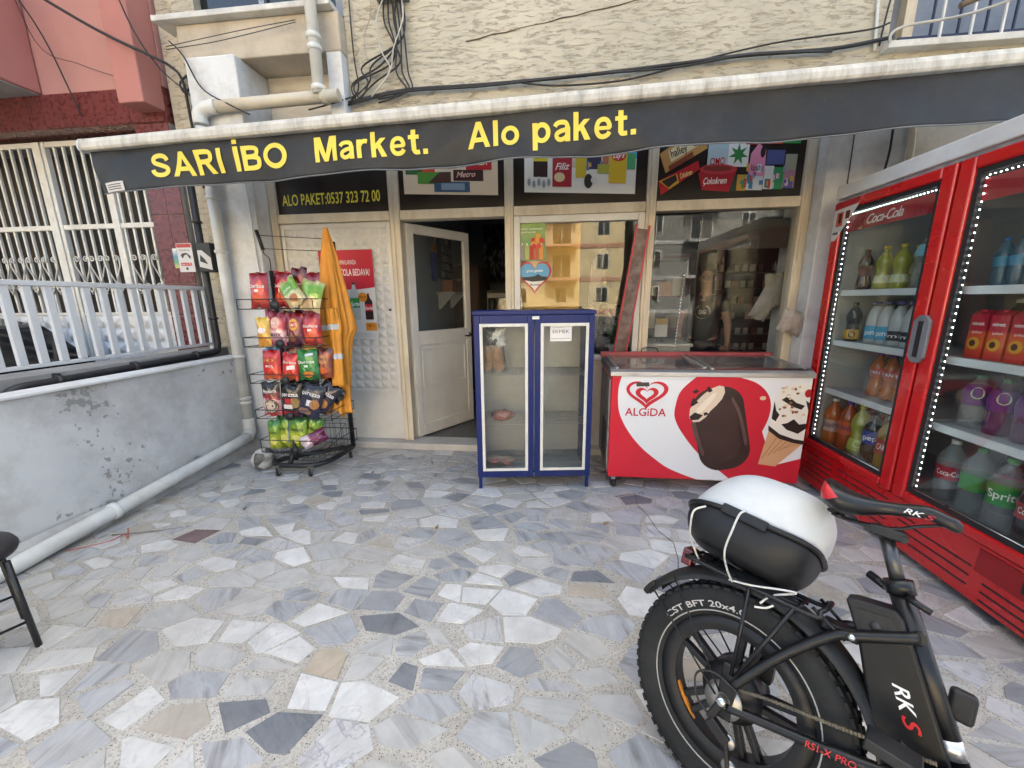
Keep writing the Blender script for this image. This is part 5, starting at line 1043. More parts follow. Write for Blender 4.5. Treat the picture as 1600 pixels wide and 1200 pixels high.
# ------------------------------------------------------------------ ice cream freezer
fz = thing('ice_cream_freezer', 'red and white chest freezer with sliding glass lids and ice cream pictures', 'freezer', (.42, 2.85, 0))
M_fred = mat('freezer_red', (.60, .012, .03), .32, var=.05, vs=3, coat=.3)
M_fwhite = mat('freezer_white', (.70, .71, .72), .35, var=.03, vs=3, coat=.3)
FW, FD = 1.37, .60
def FZ(mb, name, m, parent=None, **k): return mb.obj(name, m, parent or fz, **k)
FZ(MB().box(0, FW, 0, FD, .10, .90), 'cabinet_body', M_fred, bevel=.012)
FZ(MB().box(-.008, .0, .05, FD - .04, .14, .86), 'side_panel', mat('freezer_side', (.30, .28, .27), .5, var=.3, vs=9, dirt=(.1, .03, .03), damt=.6, ds=6))
for i in range(9): FZ(MB().box(-.012, -.0085, .10, .36, .20 + i * .035, .212 + i * .035), 'side_louvre', M_blackpipe)
rim = FZ(MB().prism([(0, -.012, .90), (0, -.012, .93), (0, .03, .945), (0, .03, .90)], (-.01, 0, 0), (FW + .02, 0, 0)), 'front_rim', mat('aluminium_rim', (.55, .55, .54), .35, .7, var=.1), bevel=.003)
FZ(MB().box(-.01, .03, .031, FD, .901, .955).box(FW - .03, FW + .01, .031, FD, .901, .955), 'side_rim', mat('dark_rim', (.12, .11, .11), .5))
FZ(MB().box(-.02, FW + .01, FD - .03, FD + .02, .956, 1.0), 'back_rim', mat('dull_red_rim', (.34, .05, .06), .45, var=.15), bevel=.004)
FZ(MB().box(.032, FW - .032, .032, FD - .032, .60, .61), 'inner_floor', M_fwhite)
FZ(MB().box(.04, FW - .04, .035, .06, .902, .94).box(.04, FW - .04, FD - .06, FD - .035, .902, .96), 'slide_rail', MATS['aluminium_rim'])
for x0, x1, z in ((.04, FW * .52, .947), (FW * .48, FW - .04, .956)):
    l = FZ(MB().prism([(x0, .04, z), (x0, FD - .035, z + .02), (x1, FD - .035, z + .02), (x1, .04, z)], (0, 0, 0), (0, 0, .005)), 'glass_lid', glassmat('lid_glass', (.82, .84, .83), 1.7, .02, .1))
    for x in (x0, x1): FZ(MB().bar((x, .04, z + .003), (x, FD - .035, z + .023), .02, .012), 'lid_frame', MATS['aluminium_rim'], l)
for x in (.32, 1.02): FZ(MB().tube(wob([(x, FD - .03, 1.0), (x + .02, FD - .03, 1.035), (x + .12, FD - .03, 1.035), (x + .14, FD - .03, 1.0)], 4), .005, 6), 'lid_handle', M_blackpipe)
for x in (.05, FW - .05):
    for y in (.05, FD - .05):
        cs = FZ(MB().box(x - .015, x + .015, y - .015, y + .015, .065, .10), 'castor', MATS['brushed_steel']); FZ(MB().lathe([(0, -.012), (.03, -.012), (.035, -.006), (.035, .006), (.03, .012), (0, .012)], 16, (x, y, .036), (1, .4, 0)), 'castor_wheel', M_rubber, cs)
pl = Plane((-.42, -.0005, 0), (1, 0, 0), (0, 0, 1))
def fp(pts, c, h, nm='print'): return pic(fz, pl, [(min(x, 1.786), z) for x, z in pts], c, h, nm)
# white swoosh field between the red corner and the big red heart
def smo(a, k=6): return [(q.x, q.z) for q in wob([(x, 0, z) for x, z in a], k)]
fp(smo([(.49, .898), (.472, .82), (.47, .72), (.485, .62), (.53, .52), (.59, .43), (.67, .34), (.76, .265), (.85, .20), (.96, .15), (1.08, .107)]) + [(1.876, .107), (1.876, .898)], '#dcdddf', .001)
fp(smo([(1.01, .898), (.95, .84), (.905, .78), (.885, .70), (.88, .61), (.91, .53), (.955, .46), (1.0, .40), (1.06, .33), (1.14, .25), (1.24, .18), (1.33, .107)]) + [(1.876, .107), (1.876, .3), (1.60, .24)] + smo([(1.5, .5), (1.53, .60), (1.535, .70), (1.50, .79), (1.42, .86), (1.31, .898)]), '#c2122c', .002)
ring2(fz, pl, heart(.675, .755, .30, .215), heart(.672, .765, .245, .165), '#c2122c', .003, 'emblem')
fp(heart(.675, .752, .165, .125), '#c2122c', .003, 'emblem'); fp(heart(.675, .762, .095, .07), '#dcdddf', .004, 'emblem')
fp([(.69, .664), (.735, .70), (.755, .72), (.745, .69), (.715, .665)], '#dcdddf', .0042, 'emblem')
lettering(fz, pl, 'ALGiDA', .525, .82, .60, .062, '#b81430', .003, '|b')
fp([(.595, .853), (.685, .855), (.688, .825), (.597, .823)], '#3a3a38', .0045)
# chocolate bar on a stick shape, bitten
def rr(cx, cz, w_, h_, rd, rot, n=8):
    o = []
    for sx, sz, a0 in ((1, 1, 0), (-1, 1, 90), (-1, -1, 180), (1, -1, 270)):
        for i in range(n + 1):
            a = R(a0 + 90 * i / n); x = sx * (w_ / 2 - rd) + rd * math.cos(a); z = sz * (h_ / 2 - rd) + rd * math.sin(a); o.append((cx + x * math.cos(rot) - z * math.sin(rot), cz + x * math.sin(rot) + z * math.cos(rot)))
    return o
choc = mat('printed_chocolate', (.030, .012, .010), .35, var=.35, vs=3)
pic(fz, pl, rr(1.215, .51, .36, .64, .15, .23), None, .003, 'print', choc)
pic(fz, pl, rr(1.20, .50, .27, .50, .12, .23), None, .0034, 'print', mat('printed_chocolate_light', (.040, .016, .013), .35, var=.3, vs=4))
fp([(.985, .66), (1.01, .70), (1.06, .76), (1.11, .81), (1.17, .838), (1.205, .83), (1.215, .79), (1.20, .74), (1.165, .69), (1.13, .65), (1.10, .60), (1.06, .565), (1.02, .56), (.985, .59)], '#d8c4ae', .0042)
fp([(1.03, .66), (1.08, .72), (1.13, .775), (1.16, .79), (1.15, .75), (1.11, .69), (1.07, .64), (1.04, .62)], '#e6d8c4', .0046)
for p in ([(.985, .69), (1.0, .745), (1.04, .71), (1.0, .68)], [(1.08, .80), (1.10, .835), (1.13, .80), (1.11, .785)], [(.985, .60), (1.02, .635), (1.08, .615), (1.05, .58), (1.0, .575)], [(.99, .79), (1.02, .81), (1.04, .79), (1.01, .775)], [(1.08, .63), (1.10, .64), (1.12, .625), (1.09, .61)]): fp(p, '#241010', .0052)
pic(fz, pl, smo([(1.00, .56), (1.03, .46), (1.075, .36), (1.10, .30), (1.115, .32), (1.085, .40), (1.05, .50), (1.035, .56)]), None, .0038, 'print', mat('printed_chocolate_sheen', (.105, .055, .047), .35, var=.2, vs=4))
pic(fz, pl, smo([(1.27, .76), (1.33, .66), (1.37, .55), (1.405, .42), (1.39, .40), (1.355, .52), (1.315, .64), (1.262, .735)]), None, .0039, 'print', MATS['printed_chocolate_sheen'])
# cone
fp([(1.50, .25), (1.545, .53), (1.80, .42), (1.62, .235)], '#c99a72', .003)
for i in range(5): fp([(1.52 + i * .035, .30 + i * .02), (1.60 + i * .04, .46 - i * .01), (1.606 + i * .04, .458 - i * .01), (1.527 + i * .035, .298 + i * .02)], '#a87650', .0036)
fp([(1.54, .52), (1.56, .72), (1.58, .80), (1.66, .86), (1.78, .86), (1.876, .8), (1.876, .43), (1.80, .41)], '#e2ddd4', .0036)
fp([(1.535, .55), (1.54, .51), (1.62, .45), (1.72, .42), (1.84, .41), (1.84, .44), (1.72, .45), (1.62, .485)], '#1e0d0b', .0042)
rnd = random.Random(8)
for p in ([(1.55, .60), (1.555, .73), (1.575, .66), (1.60, .63), (1.58, .58)], [(1.62, .56), (1.66, .52), (1.74, .49), (1.80, .53), (1.80, .57), (1.74, .56), (1.70, .60), (1.66, .57)], [(1.60, .74), (1.64, .77), (1.7, .72), (1.76, .70), (1.74, .67), (1.68, .69)], [(1.76, .74), (1.82, .72), (1.83, .64), (1.79, .66)]): fp(p, '#1e0d0b', .0042)
for i in range(22): fp(oval(rnd.uniform(1.58, 1.76), rnd.uniform(.62, .84), rnd.uniform(.008, .017), rnd.uniform(.008, .014), 7), rnd.choice(('#d9c2a0', '#c9a884', '#efe6d8', '#8a5a3a')), .0048 + i * .00005)
fp(oval(1.475, .75, .022, .016, 8), '#d8b898', .004); fp(oval(1.77, .79, .025, .03), '#a8141e', .006)

# narrow red-framed panel leaning behind the freezer
t = thing('leaning_red_frame', 'narrow red-edged sign frame leaning against the window behind the freezer', 'sign frame', (.44, 3.50, .0), (0, R(7.6), 0))
MB().box(-.045, .045, -.012, .012, .3, 2.03).obj('panel', mat('old_brown_panel', (.10, .055, .045), .5, var=.5, vs=8, dirt=(.35, .3, .27), damt=.6, ds=7), t)
for x0, x1 in ((.045, .058), (-.058, -.045)): MB().box(x0, x1, -.02, .02, .3, 2.06).obj('edge', mat('red_edge', (.42, .02, .03), .4, var=.15), t, bevel=.002)
# ------------------------------------------------------------------ tall drinks cooler
cl = thing('drinks_cooler', 'tall red double-door drinks cooler full of bottles on the right', 'refrigerator', (1.93, 2.28, 0))
M_cred = mat('cooler_red', (.52, .010, .012), .25, var=.06, vs=3, coat=.5)
M_gask = mat('black_gasket', (.015, .015, .016), .6)
M_cin = mat('cooler_inside', (.40, .41, .40), .5, var=.04)
M_shelf = mat('cooler_shelf_strip', (.66, .69, .69), .4, var=.03)
def CL(mb, name, m, parent=None, **k): return mb.obj(name, m, parent or cl, local=(parent is not None), **k)
CY0, CY1, CX0, CX1 = 1.42, 3.135, 1.985, 2.68
CL(MB().box(CX0, CX1, CY0, CY0 + .035, .05, 2.10).box(CX0, CX1, CY1 - .035, CY1, .05, 2.10), 'side_wall', mat('cooler_side', (.5, .012, .014), .3), bevel=.006)
CL(MB().box(CX1 - .04, CX1, CY0 + .036, CY1 - .036, .05, 2.10), 'back_wall', M_cin)
CL(MB().box(CX0 + .002, CX1 - .041, CY0 + .0355, CY0 + .045, .37, 2.06).box(CX0 + .002, CX1 - .041, CY1 - .045, CY1 - .0355, .37, 2.06), 'lining', M_cin)
CL(MB().box(CX0, CX1 - .041, CY0 + .036, CY1 - .036, 2.06, 2.10), 'ceiling', M_cin)
CL(MB().box(CX0 + .012, CX1 - .041, CY0 + .036, CY1 - .036, .33, .365), 'cooler_floor', mat('grey_floor_pan', (.12, .125, .13), .4, var=.1))
CL(MB().box(1.93, CX1 + .01, CY0 - .01, CY1 + .005, 2.102, 2.19), 'top_cover', mat('grey_white_top', (.62, .63, .63), .5, var=.08, dirt=(.35, .34, .33), damt=.5), bevel=.01)
CL(MB().box(1.948, CX0 - .001, CY0, CY1, 2.085, 2.101), 'top_shadow_gap', mat('film_grey', (.3, .3, .31), .4, var=.3, vs=12))
CL(MB().box(CX0 + .001, CX0 + .03, 2.262, 2.298, .366, 2.059), 'centre_post', M_gask)
base = CL(MB().box(1.955, CX0 - .001, CY0, CY1, .045, .335), 'kick_panel', M_cred, bevel=.008)
slots = []
for k in range(5): z = .285 - k * .042; slots += [(2.93 - k * .0, 2.47, z), (2.42, 1.98, z)]
for i, (ya_, yb, z) in enumerate([(3.05, 2.78, .285 - k * .042) for k in range(5)] + [(2.72, 2.30, .285 - k * .042) for k in range(5)] + [(2.22, 1.82, .26 - k * .05) for k in range(1, 4)] + [(2.23, 2.12, .285 - k * .042) for k in range(2)] + [(1.76, 1.46, .16 - k * .042) for k in range(3)]):
    MB().box(1.9525, 1.9549, yb, ya_, z - .004, z + .004).obj('vent_slot', M_gask, base)
MB().box(1.951, 1.9548, 1.46, 1.80, .20, .315).obj('control_recess', mat('recess_red', (.28, .008, .01), .5), base); MB().box(1.9485, 1.951, 1.52, 1.62, .23, .285).obj('control_panel', M_gask, base)
for y in (CY0 + .1, CY1 - .1): CL(MB().lathe([(.025, 0), (.025, .05)], 10, (2.03, y, 0)), 'foot', M_gask)
for di, (ya_, yb) in enumerate(((2.287, 3.13), (1.43, 2.273))):
    z0, z1, s = .345, 2.083, .075
    d = CL(MB().box(1.93, 1.975, ya_, ya_ + s, z0, z1).box(1.93, 1.975, yb - s, yb, z0, z1).box(1.93, 1.975, ya_ + s + .0005, yb - s - .0005, z1 - .06, z1).box(1.93, 1.975, ya_ + s + .0005, yb - s - .0005, z0, z0 + .05), 'door', M_cred, bevel=.012, seg=3)
    a0, a1, c0, c1 = ya_ + s - .003, yb - s + .003, z0 + .047, z1 - .057
    MB().box(1.945, 1.972, a0, a0 + .028, c0, c1).box(1.945, 1.972, a1 - .028, a1, c0, c1).box(1.945, 1.972, a0 + .0285, a1 - .0285, c1 - .028, c1).box(1.945, 1.972, a0 + .0285, a1 - .0285, c0, c0 + .03).obj('gasket_frame', M_gask, d)
    MB().box(1.950, 1.954, a0 + .005, a1 - .005, c0 + .005, c1 - .005).obj('pane', glassmat('cooler_glass', (.92, .94, .93), 1.45, 0, .012), d)
    MB().tube([(1.949, a0 + .03, c0 + .032), (1.949, a1 - .03, c0 + .032)], .003, 5).obj('glazing_bead', MATS['brushed_steel'], d)
    hd = MB().box(1.962, 1.966, a0 + .03, a1 - .03, 1.875, 1.975).obj('header_strip', mat('header_red', (.36, .02, .03), .3), d)
    pl = Plane((1.9615, 0, 0), (0, -1, 0), (0, 0, 1))
    lettering(d, pl, 'Coca-Cola', -(a1 - .20), -(a1 - .47), 1.90, .058, '#e8dcd8', .0008, '|i')
    b = MB()
    for k in range(46): z = c0 + .05 + k * (c1 - c0 - .1) / 45; b.box(1.958, 1.961, a1 - .0395, a1 - .037, z - .0022, z + .0022)
    for k in range(28): y = a0 + .05 + k * (a1 - a0 - .1) / 27; b.box(1.958, 1.961, y - .002, y + .002, c1 - .0415, c1 - .039)
    b.obj('led_strip', emis('cool_led', (.9, .96, 1), 6), d)
h = CL(MB().prism([(0, 2.232, 1.13), (0, 2.258, 1.10), (0, 2.302, 1.10), (0, 2.328, 1.13), (0, 2.328, 1.32), (0, 2.302, 1.35), (0, 2.258, 1.35), (0, 2.232, 1.32)], (1.912, 0, 0), (.018, 0, 0)), 'door_handle', mat('grey_handle', (.17, .175, .19), .45), bevel=.006)
MB().box(1.9105, 1.9118, 2.266, 2.294, 1.13, 1.32).obj('grip_recess', M_gask, h)
for di, (ya_, yb) in enumerate(((2.30, 3.085), (1.47, 2.26))):
    for z in (1.49, 1.14, .785):
        s = CL(MB().box(2.03, CX1 - .045, ya_, yb, z - .02, z - .002), 'shelf', M_cin); MB().box(2.018, 2.0295, ya_, yb, z - .035, z + .004).obj('price_strip', M_shelf, s)
    CL(MB().box(CX0 + .02, CX0 + .05, ya_ - .002, ya_ + .02, .37, 2.05).box(CX0 + .02, CX0 + .05, yb - .02, yb + .002, .37, 2.05), 'shelf_upright', M_cin)
t = thing('promotion_sticker', 'triangular red and white promotion sticker on the corner of the cooler door', 'sticker', (1.9285, 3.12, 2.03)); pl = Plane((0, 0, 0), (0, -1, 0), (0, 0, 1))
pts = [(0, .045), (.235, .045), (.21, -.005), (.04, -.20), (0, -.20)]
MB().prism([(0, -a, z) for a, z in pts], (0, 0, 0), (.001, 0, 0)).obj('sheet', flat((.6, .58, .54)), t); pic(t, pl, [(0, .045), (.235, .045), (.22, .01), (0, -.0)], '#a8242a', .0006); pic(t, pl, rect(.03, .09, -.11, -.02), '#b84a34', .0006); pic(t, pl, rect(.05, .075, -.09, -.03), '#2a1210', .0009); pic(t, pl, rect(.11, .15, -.07, -.02), '#6a2a20', .0006); pic(t, pl, rect(.01, .06, -.16, -.145), '#4a4a48', .0006)

# ------------------------------------------------------------------ bottles and cartons
def liquid(name, c, clear=.0, rough=.12):
    if name in MATS: return MATS[name]
    m, n, b = nodes(name); c = sc3(col(c), .72); b.inputs['Base Color'].default_value = (*c, 1); b.inputs['Roughness'].default_value = rough; b.inputs['Coat Weight'].default_value = .8; b.inputs['Coat Roughness'].default_value = .03
    if clear: b.inputs['Alpha'].default_value = 1 - clear
    b.inputs['Subsurface Weight'].default_value = .0
    nz = N(n, 'ShaderNodeTexNoise', i_Scale=60.0); n.links.new(coords(n), nz.inputs[0]); bumpn(n, b, nz.outputs[0], .15, .003)
    MATS[name] = m; return m
PET = [(.0, .0), (.30, .0), (.42, .012), (.47, .04), (.48, .12), (.50, .30), (.47, .38), (.45, .46), (.49, .55), (.50, .64), (.44, .74), (.30, .83), (.17, .90), (.145, .93), (.145, .955)]
JUG = [(.0, .0), (.44, .0), (.5, .02), (.5, .52), (.47, .64), (.34, .80), (.24, .87), (.23, .90)]
HIP = [(.0, .0), (.34, .0), (.46, .02), (.50, .10), (.47, .24), (.37, .38), (.42, .50), (.50, .60), (.47, .70), (.30, .82), (.17, .88), (.15, .95)]
def bottle(label, x, y, z, h_, w_, m, capc, lab=None, lz=(.34, .58), prof=PET, text=None, tcol='#f4f0ea', rows=1, name='drink_bottle', face=None, group=None, mark=None):
    t = thing(name, label, 'bottle', (x, y, z), (0, 0, 0), group); pr_ = [(r * w_, k * h_) for r, k in prof]
    MB().lathe(pr_, 20).obj('body', m, t); rt = prof[-1][0] * w_
    MB().lathe([(rt * 1.15, h_ * .935), (rt * 1.2, h_ * .94), (rt * 1.2, h_ * .995), (rt * 1.05, h_), (0, h_)], 14).obj('cap', flat(capc, .4), t)
    def rad(k):
        for i in range(len(prof) - 1):
            if prof[i][1] <= k <= prof[i + 1][1] and prof[i + 1][1] > prof[i][1]: f = (k - prof[i][1]) / (prof[i + 1][1] - prof[i][1]); return (prof[i][0] + f * (prof[i + 1][0] - prof[i][0])) * w_
        return prof[-1][0] * w_
    if lab:
        n_ = 6; lp = [(rad(lz[0] + (lz[1] - lz[0]) * i / n_) + .0012, h_ * (lz[0] + (lz[1] - lz[0]) * i / n_)) for i in range(n_ + 1)]
        lb = MB().lathe(lp, 24); lb.f = lb.f[:n_ * 24]; lb.s = lb.s[:n_ * 24]; lo = lb.obj('label_band', flat(lab, .35), t)
        fa = math.atan2(-y, -x) if face is None else face
        class CP:
            def __call__(s, a, b, hh=0):
                k = lz[0] + (lz[1] - lz[0]) * b; r = rad(k) + .002 + hh; an = fa + a * 1.15
                return Vector((r * math.cos(an), r * math.sin(an), k * h_))
        if mark: pic(lo, CP(), oval(mark[0], mark[1], mark[2], mark[3], 16), mark[4], .0004)
        if text: lettering(lo, CP(), text, -.85, .85, .32, .40, tcol, .0012, '|b')
    return t
L_or = liquid('orange_drink', '#d8701a', .12); L_org2 = liquid('deep_orange_drink', '#c2540f', .1); L_lem = liquid('cloudy_lemonade', '#b8b83a', .12); L_yel = liquid('yellow_gazoz', '#b8921e', .15)
L_cola = liquid('cola', '#180806'); L_red = liquid('dark_cherry_drink', '#3a0d10'); L_milk = liquid('ayran', '#d8d8d2', 0, .35); L_clear = liquid('clear_pet', '#c9d0d0', .72); L_water = liquid('water_pack', '#5a8aa0', .45); L_black = liquid('black_drink', '#0c0c0e'); L_purp = liquid('purple_drink', '#4a1a5a', .15); L_green = liquid('green_pet', '#2c4a34', .6)
# left section, rows from the top
z = 1.49
bottle('dark cherry drink bottle on the top shelf beside the lemonade', 2.11, 3.01, z, .27, .085, L_red, '#4a0c10', '#4a1014', prof=HIP)
bottle('lemonade bottle next to the cherry drink on the top shelf', 2.17, 2.935, z, .28, .095, L_lem, '#d0b41e', '#c9cc9a', (.16, .34), HIP, mark=(0, .5, .5, .4, '#e4e4cc'))
bottle('lemonade bottle next to the water bottle on the top shelf', 2.18, 2.815, z, .28, .095, L_lem, '#d0b41e', '#c9cc9a', (.16, .34), HIP, mark=(0, .5, .5, .4, '#e4e4cc'))
bottle('large clear water bottle with pale blue label, top shelf', 2.20, 2.665, z, .33, .12, L_clear, '#3a6ab8', '#8cc4cf', (.58, .78), PET)
bottle('second dark cherry drink bottle at the back of the top shelf', 2.34, 3.04, z, .27, .085, L_red, '#4a0c10', prof=HIP)
z = 1.14
bottle('dark bottle with yellow printed label on the second shelf', 2.10, 3.02, z, .27, .09, liquid('smoky_pet', '#30343a', .35), '#1c1c1e', '#c2942c', (.06, .3), HIP, mark=(0, .5, .4, .35, '#2a1c10'))
bottle('dark bottle at the back of the second shelf', 2.34, 2.99, z, .27, .09, L_black, '#1c1c1e', prof=HIP)
for i, y in enumerate((2.915, 2.82)): bottle(('blue-labelled ayran bottle beside the dark bottle', 'blue-labelled ayran bottle beside the black-labelled ones')[i], 2.16, y, z, .275, .092, L_milk, '#1e2f7a', '#4a9cc0', (.1, .42), JUG, 'pınar', '#f2f4f4')
for i, y in enumerate((2.725, 2.63)): bottle(('black-labelled ayran bottle next to the blue labels', 'black-labelled ayran bottle by the door post')[i], 2.16, y, z, .275, .092, L_milk, '#2a2f8a', '#26262e', (.12, .34), JUG, 'mis', '#e8e4da')
bottle('ayran bottle in the second row of the second shelf', 2.28, 2.87, z, .275, .092, L_milk, '#1e2f7a', prof=JUG); bottle('ayran bottle deep behind the black labels, second shelf', 2.28, 2.70, z, .275, .092, L_milk, '#1e2f7a', prof=JUG)
z = .785
for i, y in enumerate((2.82, 2.715, 2.615)): bottle(('orange soda at the open end of the third shelf', 'orange soda in the middle of the third shelf', 'orange soda by the door post, third shelf')[i], 2.17, y, z, .295, .098, L_or, '#38347a', '#c2480f', (.46, .68), HIP, 'FANTA', '#e4e6f2', mark=(0, .5, .8, .32, '#2c3466'))
bottle('orange soda behind the others on the third shelf', 2.30, 2.77, z, .295, .098, L_or, '#38347a', '#c2480f', (.46, .68), HIP)
setp(MB().prism([(2.25, 3.05, .786), (2.55, 3.05, .786), (2.55, 2.95, .93), (2.25, 2.95, .93)], (0, -.12, 0), (0, .01, 0)).obj('red_tray', mat('red_mesh_tray', (.3, .03, .03), .5, var=.4, vs=60)), 'red mesh tray leaning at the empty end of the third shelf', 'tray')
z = .366
for i, (y, m, cp, lab, tx, tc, hh, lb, pf, lzz) in enumerate(((3.02, L_or, '#d8d8d4', '#c9a890', 'FANTA', '#30386a', .35, 'pale-labelled orange soda in the cooler floor row', HIP, (.3, .55)), (2.905, L_org2, '#4a3a80', '#d2540f', 'FANTA', '#2a2f66', .355, 'dark orange soda bottle in the cooler floor row', PET, (.34, .6)), (2.79, L_lem, '#c9b81e', '#b4b848', None, None, .36, 'tall lemonade bottle in the cooler floor row', HIP, (.12, .34)), (2.675, L_cola, '#16161a', '#1c348a', 'pepsi', '#e8ecf4', .345, 'cola bottle with blue label in the cooler floor row', PET, (.38, .64)), (2.56, L_yel, '#c8c4bc', '#a8342a', 'CAMLICA', '#f2e8da', .35, 'golden soda bottle with red label in the cooler floor row', PET, (.3, .58)))):
    bottle(lb, 2.075 if i == 0 else 2.10, y, z, hh, .112, m, cp, lab, lzz, pf, tx, tc or '#ffffff', mark=(0, .6, .4, .3, '#d4dcc0') if i == 2 else None)
bottle('orange soda standing behind the floor row of the cooler', 2.29, 2.97, z, .35, .11, L_org2, '#d8741e', '#d2540f', prof=PET); bottle('dark cola bottle standing behind the golden soda', 2.29, 2.64, z, .35, .11, L_cola, '#16161a', '#8a1420', prof=PET); bottle('orange soda standing behind the lemonade, cooler floor', 2.29, 2.82, z, .35, .11, L_or, '#d8741e', '#d2540f', prof=PET)
# right section
z = 1.49; k = 0
for r_ in range(2):
    for i in range(6):
        y = 2.225 - i * .072; t = bottle('small blue-capped water bottle of the shrink-wrapped pack on the top shelf', 2.17 + r_ * .085, y, z, .23, .068, L_water, '#3a78b4', '#4f8ea8', (.42, .62), PET, group='water bottles on the top cooler shelf')
bottle('cola bottle with red label at the front of the top shelf', 2.10, 1.86, z, .29, .095, L_cola, '#b81420', '#b81424', (.44, .7), PET, 'Coca-Cola', '#f2ece8'); bottle('cola bottle half out of sight on the top shelf', 2.10, 1.75, z, .29, .095, L_cola, '#b81420', '#b81424', (.44, .7), PET)
z = 1.14
for i in range(5):
    y = 2.185 - i * .092; t = thing('juice_carton', 'red and orange peach nectar carton standing in the second shelf row', 'carton', (2.12, y, z), (0, 0, R(4)), 'peach nectar cartons')
    MB().box(-.03, .03, -.037, .037, 0, .215).add([(-.03, -.037, .215), (.03, -.037, .215), (.03, .037, .215), (-.03, .037, .215), (0, -.037, .238), (0, .037, .238)], [(0, 1, 4), (2, 3, 5), (1, 2, 5, 4), (3, 0, 4, 5)]).obj('box', tone('nectar_print', [(0, '#b8241c'), (.12, '#c8341c'), (.3, '#d8622a'), (.55, '#d8502c'), (.62, '#b81c34'), (1, '#b3142e')], 'Z', 0, .23, .02, 12, .35, 0, .3, 0), t)
    pl = Plane((-.0305, 0, 0), (0, -1, 0), (0, 0, 1)); lettering(t, pl, 'nimet', -.026, .026, .165, .018, '#f4ece6', .0008, '|b'); lettering(t, pl, 'şeftali', -.02, .022, .125, .012, '#f4ece6', .0008)
    ring2(t, pl, oval(-.004, .075, .027, .03), oval(-.008, .075, .013, .016), '#d89a2a', .0008); pic(t, pl, oval(-.008, .075, .0135, .0165), '#5a2412', .0007); MB().lathe([(.011, 0), (.011, .014), (0, .014)], 12, (-.012, 0, .228)).obj('cap', flat('#b81c30'), t)
for i in range(2): bottle(('green glassy bottle behind the nectar cartons at the open end', 'green glassy bottle behind the middle nectar cartons')[i], 2.27, 2.2 - i * .14, z, .29, .10, L_green, '#d8d8d4', '#2c6a44', (.2, .4), HIP)
z = .785
for i, y in enumerate((2.16, 2.04, 1.92, 1.80)): bottle(('purple-labelled soda at the open end of the third shelf row', 'purple-labelled soda second in the third shelf row', 'purple-labelled soda third in the third shelf row', 'purple-labelled soda furthest along the third shelf row')[i], 2.14, y, z, .275, .105, L_clear if i == 0 else L_purp, '#3a7a4a', '#5a2470', (.44, .8), PET, mark=(0, .65, .4, .3, '#b8c490'))
z = .366
t = bottle('half-empty cola bottle with red label alone on the cooler floor', 2.13, 2.19, z, .335, .115, L_clear, '#c9c9c6', '#a8182a', (.36, .58), PET, 'Coca-Cola', '#f2ece8')
MB().lathe([(.0, .004), (.034, .004), (.050, .018), (.053, .11), (.0, .11)], 18).obj('drink', L_cola, t)
bottle('lemon-lime soda bottle with green label on the cooler floor', 2.10, 1.90, z, .35, .118, L_clear, '#2a8a3c', '#1e8a3a', (.36, .66), PET, 'Sprite', '#f2f4ea'); bottle('cola bottle with red label beside the lemon-lime soda', 2.10, 1.775, z, .335, .118, L_black, '#a81420', '#a8182a', (.36, .58), PET, 'Coca-Cola', '#f2ece8'); bottle('cola bottle standing behind the lemon-lime soda', 2.25, 1.86, z, .335, .118, L_cola, '#a81420', '#a8182a', (.36, .58), PET)

# second rows that fill the shelves
for i, (x, y, z, h_, w_, m_, cp, lab, pf, lb) in enumerate(((2.33, 2.90, 1.49, .28, .095, L_lem, '#d0b41e', '#c9cc9a', HIP, 'lemonade bottle at the rear of the top shelf'), (2.34, 2.76, 1.49, .28, .095, L_or, '#d8741e', '#d2540f', HIP, 'orange drink bottle at the rear of the top shelf'), (2.30, 2.60, .785, .295, .098, L_or, '#38347a', '#c2480f', HIP, 'orange soda at the rear of the third shelf by the post'), (2.31, 2.90, .785, .295, .098, L_yel, '#38347a', '#a8342a', HIP, 'golden soda at the rear of the third shelf'), (2.30, 3.06, .366, .35, .105, L_yel, '#c8c4bc', '#a8342a', PET, 'golden soda at the rear corner of the cooler floor'), (2.28, 2.06, .366, .34, .11, L_cola, '#a81420', '#a8182a', PET, 'full cola bottle behind the half-empty one'), (2.12, 2.05, .366, .345, .112, L_clear, '#2a8a3c', '#1e8a3a', PET, 'lemon-lime soda bottle next to the half-empty cola'), (2.30, 1.98, .785, .275, .10, L_purp, '#3a7a4a', '#5a2470', PET, 'purple soda at the rear of the third shelf row'), (2.30, 2.12, .785, .275, .10, L_purp, '#3a7a4a', '#5a2470', PET, 'purple soda at the rear behind the clear one'), (2.36, 2.06, 1.14, .29, .10, L_green, '#d8d8d4', '#2c6a44', HIP, 'green bottle deep at the rear of the carton shelf'))):
    bottle(lb, x, y, z, h_, w_, m_, cp, lab, (.36, .6), pf)
# ------------------------------------------------------------------ electric bicycle (local: x forward, y left, z up; rear contact at origin)
TH, PHI = -.751, .343
d_ = Vector((math.cos(TH), math.sin(TH), 0)); l0 = Vector((-math.sin(TH), math.cos(TH), 0))
u_ = Vector((0, 0, 1)) * math.cos(PHI) + l0 * math.sin(PHI); s_ = d_.cross(u_); lf = -s_
bk = thing('electric_bicycle', 'black fat-tyred electric bicycle with a rear carrier leaning on its stand', 'bicycle')
bk.matrix_basis = Matrix(((d_.x, lf.x, u_.x, .487), (d_.y, lf.y, u_.y, .952), (d_.z, lf.z, u_.z, 0), (0, 0, 0, 1)))
M_fr = mat('black_frame_paint', (.006, .006, .007), .32, var=.2, vs=10, spec=.4, dirt=(.03, .029, .027), damt=.35, ds=14)
M_alloy = mat('black_alloy', (.009, .009, .0095), .45, var=.25, vs=20, spec=.4)
